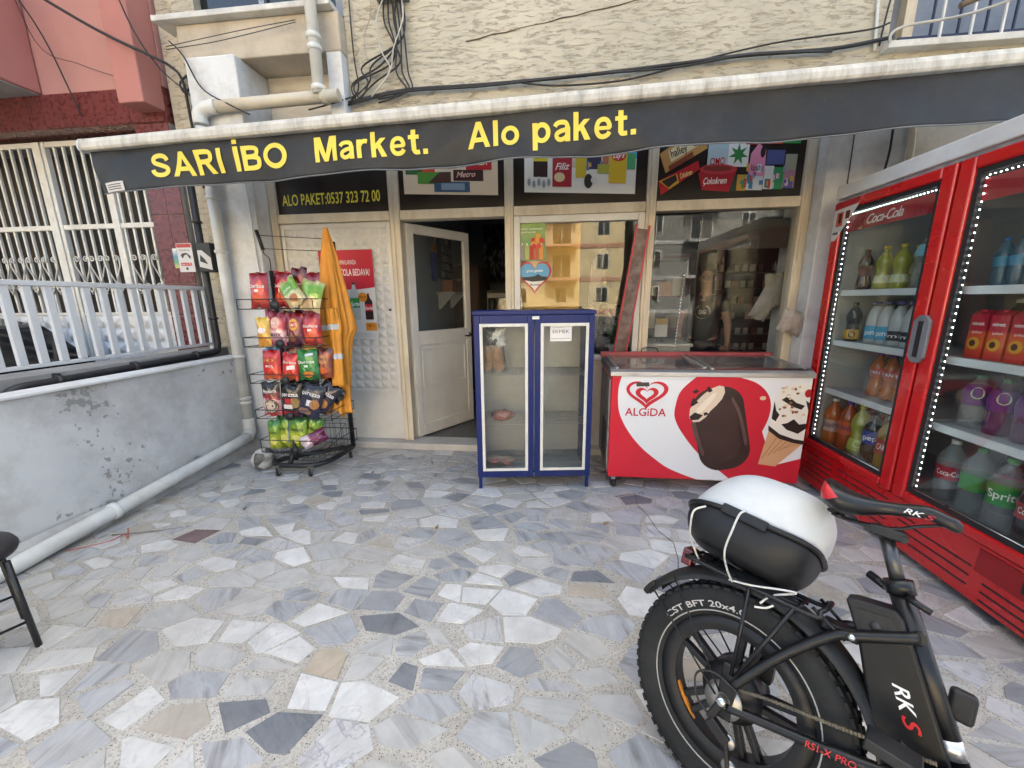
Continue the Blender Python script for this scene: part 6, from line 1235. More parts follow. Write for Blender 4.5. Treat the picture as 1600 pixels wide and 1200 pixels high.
M_steel = mat('dull_steel', (.32, .31, .29), .35, .9, var=.2, vs=20)
M_tyre = mat('fat_tyre_rubber', (.013, .014, .0145), .75, var=.35, vs=6, bump=.25, bs=60, dirt=(.05, .048, .043), damt=.5, ds=5, spec=.3)
M_plast = mat('black_fender_plastic', (.010, .0105, .011), .5, var=.3, vs=5, dirt=(.045, .043, .04), damt=.6, ds=6, spec=.35)
WY = .065                                   # how far right (-y) drive side parts sit
def BK(mb, name, m=M_fr, parent=None, **k): return mb.obj(name, m, parent or bk, **k)
def wheel(cx, cz, rear):
    rt, wd = .30, .05
    pro = [(.205, -.03), (.225, -.042), (.25, -.05), (.275, -.05), (.292, -.038), (.299, -.018), (.300, 0), (.299, .018), (.292, .038), (.275, .05), (.25, .05), (.225, .042), (.205, .03)]
    wh = BK(MB().lathe(pro + [pro[0]], 72, (cx, 0, cz), (0, 1, 0)), 'rear_wheel' if rear else 'front_wheel', M_tyre)
    b = MB()                                # tread knobs
    for k in range(56):
        a = 2 * math.pi * k / 56
        for j, yy in enumerate((-.036, -.014, .014, .036)):
            aa = a + (j % 2) * .056; rr_ = .2905 if abs(yy) > .03 else .2978
            c = Vector((cx + rr_ * math.cos(aa), yy, cz + rr_ * math.sin(aa))); e = Vector((math.cos(aa), 0, math.sin(aa))); tn = Vector((-math.sin(aa), 0, math.cos(aa)))
            b.bar(c - tn * .010, c + tn * .010, .017, .009, tuple(e))
    BK(b, 'tread', M_tyre, wh)['kind'] = 'stuff'
    for sgn in (-1, 1): BK(MB().tube([(cx + .222 * math.cos(a), sgn * .0415, cz + .222 * math.sin(a)) for a in [2 * math.pi * i / 72 for i in range(72)]], .0022, 5, True), 'sidewall_line', mat('grey_reflective_line', (.36, .35, .33), .5), wh)
    BK(MB().lathe([(.165, -.03), (.18, -.034), (.207, -.036), (.207, -.03), (.192, -.015), (.192, .015), (.207, .03), (.207, .036), (.18, .034), (.165, .03), (.165, -.03)], 64, (cx, 0, cz), (0, 1, 0)), 'rim', M_alloy, wh)
    for k in range(5):                      # five split spokes
        a = 2 * math.pi * k / 5 + 1.45
        for sg in (-1, 1):
            a0 = a + sg * .22; a1 = a + sg * .135
            BK(MB().bar((cx + .055 * math.cos(a0), 0, cz + .055 * math.sin(a0)), (cx + .175 * math.cos(a1), 0, cz + .175 * math.sin(a1)), .03, .019, (math.sin(a), 0, -math.cos(a))), 'spoke', M_alloy, wh, bevel=.005)
    BK(MB().lathe([(.0, -.055), (.03, -.055), (.06, -.04), (.082, -.02), (.082, .03), (.05, .05), (0, .055)] if rear else [(0, -.05), (.03, -.05), (.045, 0), (.03, .05), (0, .05)], 32, (cx, 0, cz), (0, 1, 0)), 'hub', M_alloy, wh)
    return wh
rw = wheel(0, .297, True); fw = wheel(1.10, .297, False)
# tyre lettering on the drive side
v, f, asp = TXT['CST BFT 20x4.0|b']
def arc(a, k):
    an = 2.66 - a * 1.08; r = .2335 + k * .019
    return Vector((r * math.cos(an), -(min(.050, .042 + (r - .225) * .32) + .0032), .297 + r * math.sin(an)))
BK(MB().add([arc(*p) for p in v], f), 'lettering', flat((.5, .5, .48)), rw)
BK(MB().prism([(-.165, 0, .215), (-.145, 0, .225), (-.062, 0, .135), (-.07, 0, .12)], (0, -.02, 0), (0, .012, 0)), 'reflector', mat('amber_reflector', (.55, .2, .02), .25, coat=.6), rw)
# drive train
cass = BK(MB().lathe([(.02, .03), (.05, .028), (.05, .022), (.046, .02), (.046, .016), (.042, .014), (.042, .01), (.038, .008), (.034, .0), (.03, -.004), (.02, -.006)], 28, (0, -.062, .297), (0, -1, 0)), 'cassette', M_steel)
BK(MB().lathe([(0, 0), (.013, 0), (.013, .01), (.009, .014), (0, .014)], 16, (0, -.098, .297), (0, -1, 0)), 'axle_nut', mat('bright_nut', (.6, .6, .58), .25, 1))
BK(MB().box(-.02, .03, -.092, -.082, .25, .40), 'dropout', M_fr, bevel=.008)
der = BK(MB().bar((-.004, -.098, .285), (-.02, -.10, .235), .02, .02).bar((-.02, -.10, .235), (.035, -.098, .205), .026, .03).bar((.03, -.098, .21), (.05, -.095, .14), .022, .012), 'derailleur', M_alloy, bevel=.004)
for z_, x_ in ((.205, .034), (.145, .05)): BK(MB().lathe([(0, -.006), (.018, -.006), (.021, 0), (.018, .006), (0, .006)], 14, (x_, -.092, z_), (0, 1, 0)), 'jockey_wheel', M_steel, der)
BK(MB().tube(wob([(-.02, -.1, .24), (-.06, -.11, .27), (-.075, -.11, .33), (-.03, -.105, .36), (.04, -.095, .34)], 6), .003, 6), 'gear_cable', M_cable)
BBX, BBZ = .452, .375
ch = [(.02, -.085, .343), (.1, -.08, .372), (.24, -.075, .41), (.40, -.07, .457)]
b = MB()
def chain(pts):
    L = [Vector(p) for p in wob(pts, 24)]
    for i in range(len(L) - 1): b.bar(L[i], L[i] + (L[i + 1] - L[i]) * .8, .005, .009 if i % 2 else .007, (0, 0, 1))
chain(ch)
BK(b, 'chain', mat('oily_chain', (.13, .12, .10), .4, .8, var=.3, vs=40))
b = MB(); chain([(.05, -.095, .14), (.2, -.085, .20), (.44, -.07, .29)]); BK(b, 'chain', MATS['oily_chain'])
cr_ = BK(MB().lathe([(.06, -.003), (.086, -.003), (.09, 0), (.086, .003), (.06, .003), (.06, -.003)], 40, (BBX, -.07, BBZ), (0, 1, 0)), 'chainring', M_alloy)
BK(MB().lathe([(0, -.02), (.075, -.02), (.08, -.014), (.08, 0), (0, 0)], 30, (BBX, -.075, BBZ), (0, 1, 0)), 'chain_guard', mat('dark_blue_guard', (.02, .022, .05), .35), cr_)
for s in (-1, 1):
    c = BK(MB().bar((BBX, s * .1, BBZ), (BBX + s * .12, s * .11, BBZ - s * .09), .03, .016, (0, 1, 0)), 'crank', M_alloy, bevel=.004); BK(MB().box(BBX + s * .12 - .045, BBX + s * .12 + .045, min(s * .12, s * .2), max(s * .12, s * .2), BBZ - s * .09 - .012, BBZ - s * .09 + .012), 'pedal', M_plast, c, bevel=.004)
BK(MB().lathe([(.028, -.05), (.028, .05)], 18, (BBX, 0, BBZ), (0, 1, 0)), 'bottom_bracket')
# frame
ST0, ST1 = Vector((.452, 0, .40)), Vector((.285, 0, .775))
BK(MB().tube([ST0, ST1], .024, 16), 'seat_tube')
BK(MB().tube([ST1 + Vector((.006, 0, -.012)), ST1 + Vector((-.006, 0, .018))], .029, 16), 'seat_clamp'); BK(MB().tube([(.30, -.03, .765), (.345, -.035, .752)], .008, 8).tube([(.262, .028, .76), (.225, .05, .772)], .011, 8), 'clamp_lever')
BK(MB().tube([ST1, (.243, 0, .885)], .0155, 16), 'seat_post', mat('worn_steel_post', (.10, .10, .10), .35, .8, var=.4, vs=14))
for s in (-1, 1):
    BK(MB().tube(wob([(.012, s * .088, .345), (.10, s * .07, .49), (.19, s * .052, .602), (.235, s * .048, .628), (.335, s * .034, .685)], 5), .0135, 12), 'seat_stay')
    BK(MB().tube(wob([(.012, s * .088, .285), (.10, s * .075, .306), (.25, s * .065, .345), (.36, s * .052, .372), (.45, s * .04, .375)], 5), [.0125] * 10 + [.017] * 11, 12), 'chain_stay')
BK(MB().tube([(.19, -.052, .602), (.19, .052, .602)], .012, 10), 'stay_bridge'); BK(MB().tube([(.335, -.034, .685), (.335, .034, .685)], .014, 10), 'stay_bridge')
for s in (-1,): BK(MB().lathe([(0, -.004), (.009, -.004), (.009, .004), (0, .006)], 10, (.225, s * .062, .622), (0, s, 0)), 'stay_bolt', MATS['bright_nut'])
BK(MB().tube(wob([(.452, 0, .42), (.56, 0, .44), (.74, 0, .52), (.90, 0, .66)], 5), .038, 16), 'down_tube')
BK(MB().tube([(.452, -.0, .40), (.452, 0, .355)], .036, 14), 'lower_lug')
BK(MB().tube([(.928, 0, .60), (.893, 0, .73)], .03, 14), 'head_tube')
for s in (-1, 1): BK(MB().tube([(.92, s * .065, .60), (.965, s * .07, .5), (1.10, s * .072, .297)], .018, 10), 'fork_leg')
BK(MB().box(.89, .95, -.085, .085, .575, .605), 'fork_crown', bevel=.01)
BK(MB().tube([(.893, 0, .73), (.84, 0, .98)], .018, 10), 'stem'); hb = BK(MB().tube(wob([(.80, -.31, 1.02), (.82, -.15, 1.01), (.84, 0, .98), (.82, .15, 1.01), (.80, .31, 1.02)], 5), .012, 10), 'handlebar')
for s in (-1, 1): BK(MB().tube([(.80, s * .20, 1.018), (.79, s * .32, 1.02)], .017, 10), 'grip', M_rubber, hb)
# battery standing behind the seat tube
def slab(p, y0, y1): return MB().prism([(x, y0, z) for x, z in p], (0, 0, 0), (0, y1 - y0, 0))
bat = BK(slab([(.232, .632), (.325, .672), (.432, .43), (.402, .35), (.335, .33), (.318, .36)], -.042, .042), 'battery', mat('battery_case', (.005, .005, .0055), .4, var=.3, vs=8, dirt=(.022, .022, .021), damt=.5, ds=9, spec=.3), bevel=.008, seg=3)
bt = BK(slab([(.196, .704), (.215, .712), (.29, .724), (.306, .708), (.322, .668), (.232, .628)], -.036, .036), 'battery_top', M_plast, bevel=.007, seg=3)
BK(slab([(.222, .692), (.285, .703), (.306, .672), (.238, .645)], -.0385, -.0365), 'cap_inset', M_alloy, bt); BK(MB().lathe([(.012, 0), (.012, .002), (0, .002)], 14, (.262, -.0385, .668), (0, -1, 0)), 'key_lock', MATS['black_plastic'], bt)
BK(MB().box(.16, .24, -.03, .03, .60, .625), 'battery_latch', M_plast, bevel=.006)
# RKS mark along the battery, reading down
class BatP:
    o = Vector((.312, -.0425, .585)); e1 = Vector((.09, 0, -.205)).normalized(); e2 = Vector((.205, 0, .09)).normalized()
    def __call__(s, a, b_, h=0): return s.o + s.e1 * a + s.e2 * b_ + Vector((0, -h, 0))
lettering(bk, BatP(), 'RK', .02, .082, -.012, .028, '#dcdcda', .0008, '|i'); lettering(bk, BatP(), 'S', .083, .118, -.012, .028, '#b8141c', .0008, '|i')
class StayP:
    def __call__(s, a, b_, h=0): return Vector((.19 + a, -.0835 - h + .012 * 0, .330 + a * .26 + b_))
lettering(bk, StayP(), 'RS1-X', 0, .05, -.008, .017, '#c4302e', .0006, '|b'); lettering(bk, StayP(), 'PRO', .058, .095, -.008, .017, '#b8222a', .0006, '|b')
BK(MB().tube([(.424, 0, .462), (.409, 0, .496)], .0245, 16), 'silver_sticker', mat('silver_foil', (.6, .6, .6), .3, .8, var=.2, vs=40))
BK(MB().box(.40, .445, .018, .05, .53, .60), 'frame_lock', M_plast, bevel=.01)
# fender
def fend(u, v):
    a = 2.62 - u * 3.0; r = .335 + .012 * math.cos((v - .5) * math.pi * 1.1) ; y = (v - .5) * .125
    k = abs(v - .5) * 2
    return (r * math.cos(a) - (0 if u > .04 else .0), y * (1 - .25 * max(0, (.06 - u) / .06)), .297 + r * math.sin(a) - .022 * k ** 3)
fe = BK(MB().grid(fend, 60, 10), 'rear_fender', M_plast, solid=.003)
def flap(u, v):
    a = 2.57 + u * .19; r = .340 + .004 * u; return (r * math.cos(a), (v - .5) * .085 * (1 - .35 * u * u), .297 + r * math.sin(a))
BK(MB().grid(flap, 6, 6), 'mud_flap', M_plast, fe, solid=.022, sub=1)
for s in (-1, 1): BK(MB().tube([(-.22, s * .064, .545), (-.012, s * .094, .315)], .0028, 6).tube([(-.28, s * .06, .47), (-.02, s * .094, .30)], .0028, 6), 'fender_stay', M_alloy, fe)
# carrier
ca = BK(MB().tube(wob([(-.19, .06, .628), (-.19, -.06, .628), (-.17, -.07, .628), (.13, -.072, .63), (.158, -.06, .648), (.168, -.03, .66), (.168, .03, .66), (.158, .06, .648), (.13, .072, .63), (-.17, .07, .628)], 4), .0065, 8, True), 'rear_carrier', M_fr)
BK(MB().tube([(-.18, 0, .628), (.1, 0, .628)], .006, 8).tube([(-.18, -.035, .628), (.12, -.035, .628)], .005, 8).tube([(-.18, .035, .628), (.12, .035, .628)], .005, 8), 'carrier_rod', M_fr, ca)
for x in (-.14, -.05, .05, .11): BK(MB().tube([(x, -.071, .629), (x, .071, .629)], .005, 8), 'carrier_cross_bar', M_fr, ca)
for s in (-1, 1): BK(MB().tube([(-.005, s * .074, .625), (.006, s * .092, .375)], .0055, 8).tube([(.105, s * .074, .627), (.015, s * .094, .375)], .0055, 8).tube([(.14, s * .06, .65), (.215, s * .05, .605)], .005, 8), 'carrier_strut', M_fr, ca)
BK(MB().box(-.225, -.19, -.03, .03, .585, .64), 'rear_light', mat('dark_red_lamp', (.12, .012, .015), .25, coat=.5), bevel=.006)
# brake disc and kickstand on the far side
BK(MB().lathe([(.05, -.001), (.08, -.001), (.08, .001), (.05, .001), (.05, -.001)], 36, (0, .075, .297), (0, 1, 0)), 'brake_disc', M_steel); BK(MB().box(.03, .075, .06, .1, .34, .40), 'brake_calliper', M_alloy, bevel=.006)
BK(MB().tube([(.20, .075, .33), (.20, .10, .27), (.17, .255, .10)], .009, 8), 'kickstand', M_alloy)
# saddle
def sad(u, v):
    x = .095 + .268 * v; t = min(1, max(0, (v - .12) / .45)); t = t * t * (3 - 2 * t)
    w_ = (.074 + .020 * math.sin(min(1, v / .22) * math.pi / 2)) * (1 - t) + .021 * t
    if v > .9: w_ *= math.sqrt(max(.02, 1 - ((v - .9) / .1) ** 2))
    if v < .06: w_ *= math.sqrt(max(.05, 1 - ((.06 - v) / .06) ** 2))
    top = 1.004 - .024 * math.sin(min(1, v / .75) * math.pi) * (v < .75) - .014 * v - .012 * max(0, v - .8) / .2
    th = .078 - .042 * t; mid = top - .55 * th; a = 2 * math.pi * u; c, s = math.cos(a), math.sin(a)
    end = 1 if .03 < v < .97 else .55
    if s >= 0: return (x, w_ * math.copysign(abs(c) ** .75, c), mid + (top - mid) * s ** .8 * end)
    return (x, w_ * math.copysign(abs(c) ** .6, c) * (1 - .18 * abs(s)), mid - .4 * th * abs(s) ** .7 * end)
M_sad = mat('saddle_vinyl', (.007, .007, .0075), .33, var=.15, vs=20, spec=.45)
sd = BK(MB().grid(sad, 36, 30, True), 'saddle', M_sad, sub=1)
for s in (-1, 1):
    def corner(u, v, s=s):
        q = Vector(sad(.5 - s * .0 + (.5 if s > 0 else 0) + (u - .5) * .2 * (1 - v) - .03, .015 + v * .16)); c = Vector((q.x, 0, .955)); return c + (q - c) * 1.035
    BK(MB().grid(corner, 6, 8), 'saddle_corner', mat('red_saddle_corner', (.5, .02, .025), .4), sd)
    BK(MB().tube([(.13, s * .035, .905 + .005 * k) if False else (.135 + .013 * math.cos(k * .9), s * .04 + .013 * math.sin(k * .9), .905 + k * .0022) for k in range(28)], .004, 6), 'spring', M_alloy, sd)
    BK(MB().tube(wob([(.13, s * .035, .905), (.17, s * .025, .90), (.25, s * .02, .912), (.29, s * .014, .935), (.33, s * .008, .955)], 4), .0035, 6), 'saddle_rail', M_alloy, sd)
BK(MB().box(.205, .275, -.026, .026, .885, .912), 'saddle_clamp', M_alloy, sd, bevel=.006); BK(MB().tube([(.205, -.03, .895), (.205, .03, .895)], .008, 8).tube([(.275, -.03, .895), (.275, .03, .895)], .008, 8), 'clamp_bolt', M_alloy, sd)
class SadP:
    def __call__(s, a, b_, h=0): return Vector((.262 + a, -.0235 + .05 * max(0, a - .05) - h - .002, .962 - a * .03 + b_))
lettering(sd, SadP(), 'RK', 0, .036, 0, .013, '#d8d8d8', .001, '|i'); lettering(sd, SadP(), 'S', .037, .056, 0, .013, '#a8142a', .001, '|i')

# ------------------------------------------------------------------ top box tied to the carrier
BM = bk.matrix_basis
tb = thing('top_box', 'black and white plastic top box tied to the bicycle carrier with string', 'box')
tb.matrix_basis = BM @ Matrix.Translation((-.075, -.0, .640)) @ Matrix.Scale(.92, 4) @ Matrix.Rotation(R(6), 4, 'Y') @ Matrix.Rotation(R(-24), 4, 'X')
M_tbk = mat('black_box_plastic', (.011, .0115, .0125), .45, var=.2, vs=8, bump=.1, bs=120, spec=.35); M_tbw = mat('white_box_lid', (.54, .56, .56), .45, var=.04, vs=4, dirt=(.38, .38, .36), damt=.45, ds=7)
def sup(a, ex): c, s = math.cos(a), math.sin(a); return (math.copysign(abs(c) ** ex, c), math.copysign(abs(s) ** ex, s))
def lower(u, v):
    c, s = sup(2 * math.pi * u, .62); k = math.sin(min(1, v * 1.05) * math.pi / 2) ** .55 if v > 0 else 0
    L = .115 + .085 * k; W = .085 + .075 * k
    if v == 0: L = W = 0
    return (c * L * (1 + .06 * s), s * W, .012 + .125 * v ** 1.15 + .02 * (v > .0) * math.cos(2 * math.pi * u) * v)
MB().grid(lower, 48, 14, True).obj('lower_shell', M_tbk, tb, solid=.004)
rimp = []
for i in range(48):
    c, s = sup(2 * math.pi * i / 48, .62); rimp.append((c * .206 * (1 + .06 * s), s * .167, .140 + .02 * math.cos(2 * math.pi * i / 48)))
MB().tube(rimp, .009, 8, True).obj('rim', M_tbk, tb)
def lid(u, v):
    c, s = sup(2 * math.pi * u, .7); k = math.cos(v * math.pi / 2) ** .5; 
    return (c * .20 * (1 + .06 * s) * k + .035 * math.sin(v * 1.57), s * .158 * k + .03 * math.sin(v * 1.57), .146 + .02 * math.cos(2 * math.pi * u) * (1 - v) + .20 * math.sin(v * math.pi / 2))
MB().grid(lid, 48, 16, True).obj('lid', M_tbw, tb, solid=.004)
MB().box(-.07, .07, -.178, -.160, .120, .155).obj('latch_ledge', M_tbk, tb, bevel=.006); MB().box(.10, .15, -.135, -.12, .135, .16).obj('hinge', M_tbk, tb, bevel=.004)
M_str = mat('white_string', (.6, .59, .55), .8, var=.1, vs=40)
def strg(pts, lb): o = setp(MB().tube(wob(pts, 6), .003, 6).obj('string', M_str), lb, 'string'); o.matrix_basis = BM; return o
strg([(-.16, -.05, .625), (-.175, -.125, .70), (-.165, -.185, .76), (-.16, -.195, .80), (-.14, -.17, .82)], 'white string looped over the rear end of the top box')
strg([(-.05, -.078, .62), (-.06, -.12, .66), (-.06, -.18, .72), (-.05, -.192, .79), (-.045, -.18, .835), (-.04, -.15, .845)], 'white string tied down over the middle of the top box')
strg([(-.06, -.075, .62), (.0, -.08, .636), (.07, -.07, .66), (.10, -.06, .665), (.05, -.06, .63), (.03, -.08, .60)], 'white string criss-crossed along the carrier')
strg([(.02, -.085, .585), (.045, -.08, .595), (.06, -.075, .61)], 'short loose string end beside the fender')

# ------------------------------------------------------------------ stool at the left edge
stl = thing('padded_stool', 'black padded metal stool beside the low white wall', 'stool', (-2.41, 1.10, 0))
MB().lathe([(0, .42), (.165, .42), (.185, .43), (.19, .45), (.18, .472), (.13, .482), (0, .485)], 30).obj('seat', mat('grey_black_vinyl', (.025, .025, .027), .5, var=.2, vs=9, bump=.2, bs=80), stl)
for k in range(4):
    a = R(20 + 90 * k); MB().tube([(.19 * math.cos(a), .19 * math.sin(a), .42), (.208 * math.cos(a), .208 * math.sin(a), .0)], .0115, 10).obj('leg', M_blk, stl)
    a2 = R(20 + 90 * (k + 1)); MB().tube([(.203 * math.cos(a), .203 * math.sin(a), .13), (.203 * math.cos(a2), .203 * math.sin(a2), .13)], .006, 6).obj('rung', M_blk, stl)

# ------------------------------------------------------------------ small things
t = thing('folded_rag', 'dirty beige rag stuffed behind the pipe on the right window frame', 'rag', (1.97, 3.50, 1.245), (0, R(18), 0)); bg_ = Bag(.21, .19, .09, 31); bg_.mesh().obj('cloth', mat('rag_cloth', (.40, .36, .31), .9, var=.3, vs=16, bump=.6, bs=30, dirt=(.2, .15, .11), damt=.7, ds=12), t, fixn=True)
setp(MB().tube(wob([(-2.80, 1.92, .008), (-2.6, 1.98, .006), (-2.4, 2.06, .006)], 4), .004, 6).obj('metal_rod', M_steel), 'thin metal rod lying on the floor by the low wall', 'rod')
setp(MB().tube(wob([(-2.9, 1.75, .006), (-2.75, 1.86, .005), (-2.72, 1.93, .012), (-2.66, 1.90, .006), (-2.78, 2.0, .006)], 5), .003, 6).obj('red_wire', mat('red_wire', (.45, .12, .09), .6)), 'tangled red wire on the floor by the low wall', 'wire')
for x, y, a, lb in ((-2.62, 2.62, 20, 'cigarette butt lying nearest the low wall'), (-2.50, 2.72, -30, 'cigarette butt lying towards the snack rack'), (-2.33, 2.42, 60, 'cigarette butt lying out on the marble floor')):
    t = thing('cigarette_butt', lb, 'cigarette butt', (x, y, .008), (0, 0, R(a))); MB().tube([(0, 0, 0), (.022, 0, 0)], .004, 8).obj('paper', flat((.62, .61, .57)), t); MB().tube([(.0225, 0, 0), (.034, 0, 0)], .004, 8).obj('filter', flat((.5, .32, .16)), t)
setp(MB().tube([(.46 + .05 * math.sin(i * 1.3) + i * .016, 2.72 - i * .125, .0035) for i in range(1)] + [(.62, 2.78, .004), (.60, 2.62, .004), (.64, 2.5, .004), (.67, 2.3, .004), (.73, 2.18, .004), (.71, 2.02, .004), (.66, 1.85, .004), (.66, 1.7, .004)], .0022, 4).obj('floor_crack', MATS['crack_dark'], fc), None)

rnd = random.Random(77)
for i, (x, y, lb) in enumerate(((-1.55, 2.95, 'dry leaf scrap lying in front of the door step'), (-1.1, 3.2, 'dry leaf scrap lying by the threshold'), (-.75, 2.2, 'dry leaf scrap lying on the marble before the blue cabinet'), (-2.2, 2.3, 'dry leaf scrap lying near the dark red stone'), (.35, 2.35, 'dry leaf scrap lying before the gap between cabinet and freezer'))):
    a = rnd.uniform(0, 6); b = MB(); b.grid(lambda u, v: (x + (math.cos(a) * (u - .5) * .045 - math.sin(a) * (v - .5) * .022 * math.sin(math.pi * min(.95, u + .05))), y + (math.sin(a) * (u - .5) * .045 + math.cos(a) * (v - .5) * .022 * math.sin(math.pi * min(.95, u + .05))), .005 + .006 * (u - .5) ** 2 * 4 + .004 * v), 5, 3)
    setp(b.obj('leaf_scrap', mat('dry_leaf', (.22, .15, .07), .8, var=.3, vs=40), solid=.0008), lb, 'leaf')
# ------------------------------------------------------------------ shop interior
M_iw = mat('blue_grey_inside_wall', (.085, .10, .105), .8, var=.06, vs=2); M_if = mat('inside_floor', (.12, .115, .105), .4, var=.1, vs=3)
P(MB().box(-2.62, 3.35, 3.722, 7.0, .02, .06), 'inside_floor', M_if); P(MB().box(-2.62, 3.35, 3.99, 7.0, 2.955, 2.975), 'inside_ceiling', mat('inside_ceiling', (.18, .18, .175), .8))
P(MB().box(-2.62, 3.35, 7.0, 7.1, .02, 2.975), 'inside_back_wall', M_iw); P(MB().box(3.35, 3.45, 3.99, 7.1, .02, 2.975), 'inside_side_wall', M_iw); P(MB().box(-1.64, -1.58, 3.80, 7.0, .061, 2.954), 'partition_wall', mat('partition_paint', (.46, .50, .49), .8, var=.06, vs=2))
def shelfbox(name, label, x, y, z, w_, d, h, m, cat='cabinet'): return None
t = thing('wall_bracket_shelf', 'white bracket shelf on the blue-grey partition inside the door', 'shelf', (-1.58, 5.55, 1.46)); MB().box(0, .26, -.4, .4, .08, .105).obj('board', M_white, t); 
for y in (-.3, .3): MB().prism([(0, 0, .078), (.22, 0, .078), (.03, 0, -.12), (0, 0, -.12)], (0, y - .012, 0), (0, .024, 0)).obj('bracket', M_white, t)
rnd = random.Random(4)
for i in range(9): setp(MB().box(-1.5, -1.36, 5.18 + i * .08, 5.25 + i * .08, 1.566, 1.566 + rnd.uniform(.14, .19)).obj('boxed_goods', mat('goods_%d' % (i % 3), ((.30, .12, .05), (.36, .22, .10), (.22, .08, .05))[i % 3], .5)), 'brown goods box standing in the row on the bracket shelf', 'box', 'goods on the bracket shelf')
t = thing('hanging_card_rack', 'black rack of hanging cards on the blue-grey partition', 'rack', (-1.575, 5.5, 1.7)); MB().box(0, .04, -.25, .35, .05, .62).obj('backing', mat('black_rack', (.012, .012, .013), .5), t)
for i in range(5):
    for j in range(4): MB().box(.045, .055, -.2 + j * .13, -.1 + j * .13, .06 + i * .11, .14 + i * .11).obj('card', mat('card_%d' % ((i + j) % 3), ((.25, .25, .25), (.05, .05, .06), (.12, .11, .1))[(i + j) % 3], .3), t)
t = thing('hanging_brush', 'blue brush with orange collar hanging inside the shop', 'brush', (-1.55, 5.02, 1.7)); MB().lathe([(.02, 0), (.045, .05), (.045, .32), (.02, .36)], 12).obj('bristles', mat('blue_bristle', (.02, .05, .2), .6), t); MB().lathe([(.03, .361), (.035, .40), (.015, .44), (.012, .6)], 12).obj('handle', mat('orange_handle', (.5, .2, .03), .5), t)
t = thing('brown_cabinet', 'tall dark brown cabinet beyond the open door', 'cabinet', (-1.5, 6.35, .061)); MB().box(0, .35, -.5, .5, 0, 1.9).obj('carcass', mat('dark_wood', (.07, .03, .015), .5, var=.3, vs=5, stretch=(6, 6, 1)), t); MB().box(.351, .365, -.48, -.01, .05, 1.85).box(.351, .365, .01, .48, .05, 1.85).obj('door', MATS['dark_wood'], t, bevel=.004)
t = thing('patterned_curtain', 'black and grey patterned curtain on the back wall inside', 'curtain', (-.75, 6.93, 1.75)); 
m, n, b_ = nodes('leaf_pattern_cloth'); v_ = N(n, 'ShaderNodeTexVoronoi', i_Scale=1.0); n.links.new(coords(n, 'Object', (22, 22, 8)), v_.inputs[0]); n.links.new(ramp(n, v_.outputs['Distance'], [(.35, (.12, .12, .12)), (.45, (.01, .01, .01))]), b_.inputs['Base Color'])
MB().grid(lambda u, v: (-.5 + u, .02 * math.sin(u * 40), v * .95), 60, 4).obj('cloth', m, t, solid=.004)
t = thing('inside_cooler', 'glass-door cooler against the back wall seen through the doorway', 'refrigerator', (-.75, 6.75, .061)); MB().box(-.45, .45, -.2, .2, 0, 1.55).obj('carcass', mat('cooler_dark', (.03, .03, .032), .5), t); MB().box(-.43, -.37, -.23, -.201, .05, 1.5).box(.37, .43, -.23, -.201, .05, 1.5).box(-.369, .369, -.23, -.201, 1.43, 1.5).obj('door_frame', mat('grey_alu', (.25, .25, .25), .4, .5), t); MB().box(-.36, .36, -.215, -.21, .05, 1.42).obj('pane', M_darkglass, t)
t = thing('sales_counter', 'white sales counter behind the dark window', 'counter', (1.1, 4.05, .061)); MB().box(-.35, .2, -.15, .3, 0, .93).obj('carcass', mat('counter_white', (.5, .49, .46), .5, var=.05), t); MB().box(-.37, .22, -.17, .32, .931, .96).obj('worktop', MATS['counter_white'], t, bevel=.004)
t = thing('till_screen', 'grey till screen on the white counter', 'till', (1.06, 4.08, 1.022)); MB().box(-.03, .03, -.03, .03, 0, .05).obj('stand', MATS['black_plastic'], t); MB().box(-.06, .06, -.02, .0, .05, .17).obj('screen', flat((.5, .5, .48)), t)
t = thing('goods_cabinet', 'dark red cabinet with stacked white cartons behind the counter', 'cabinet', (1.35, 5.3, .061))
MB().box(-.3, -.27, -.2, .2, 0, 1.9).box(.27, .3, -.2, .2, 0, 1.9).box(-.269, .269, -.2, .2, 1.87, 1.9).obj('carcass', mat('dark_red_lacquer', (.08, .01, .012), .4), t)
for z in (.2, .6, 1.0, 1.4): MB().box(-.268, .268, -.19, .19, z, z + .02).obj('shelf', MATS['dark_red_lacquer'], t)
for i, z in enumerate((.221, .621, 1.021, 1.421)):
    for j in range(3): setp(MB().box(1.10 + j * .17, 1.25 + j * .17, 5.13, 5.38, z + .061, z + .061 + .12 + .05 * ((i + j) % 3)).obj('goods_carton', mat('carton_%d' % ((i * 2 + j) % 4), ((.4, .39, .36), (.42, .3, .06), (.28, .27, .25), (.35, .16, .05))[(i * 2 + j) % 4], .6)), 'carton stacked on a shelf of the dark red cabinet', 'carton', 'cartons in the dark red cabinet')
t = thing('cigarette_shelving', 'dark shelving with rows of pale packets behind the person', 'shelving', (2.65, 5.5, .061)); MB().box(-.6, .65, .18, .2, 0, 2.3).box(-.62, -.6, -.1, .2, 0, 2.3).box(.65, .67, -.1, .2, 0, 2.3).obj('carcass', mat('black_brown_shelf', (.025, .015, .012), .5), t)
for i in range(7):
    z = .5 + i * .2; MB().box(-.599, .649, -.1, .179, z, z + .015).obj('shelf', MATS['black_brown_shelf'], t)
    for j in range(13):
        if (i * 7 + j * 3) % 5: setp(MB().box(2.08 + j * .093, 2.14 + j * .093, 5.42, 5.45, z + .077, z + .077 + .085).obj('packet', mat('packet_%d' % ((i + j) % 4), ((.42, .41, .38), (.3, .29, .27), (.35, .33, .28), (.18, .06, .05))[(i + j) % 4], .5)), 'pale packet standing in the rows of the dark shelving', 'packet', 'packets on the dark shelving')
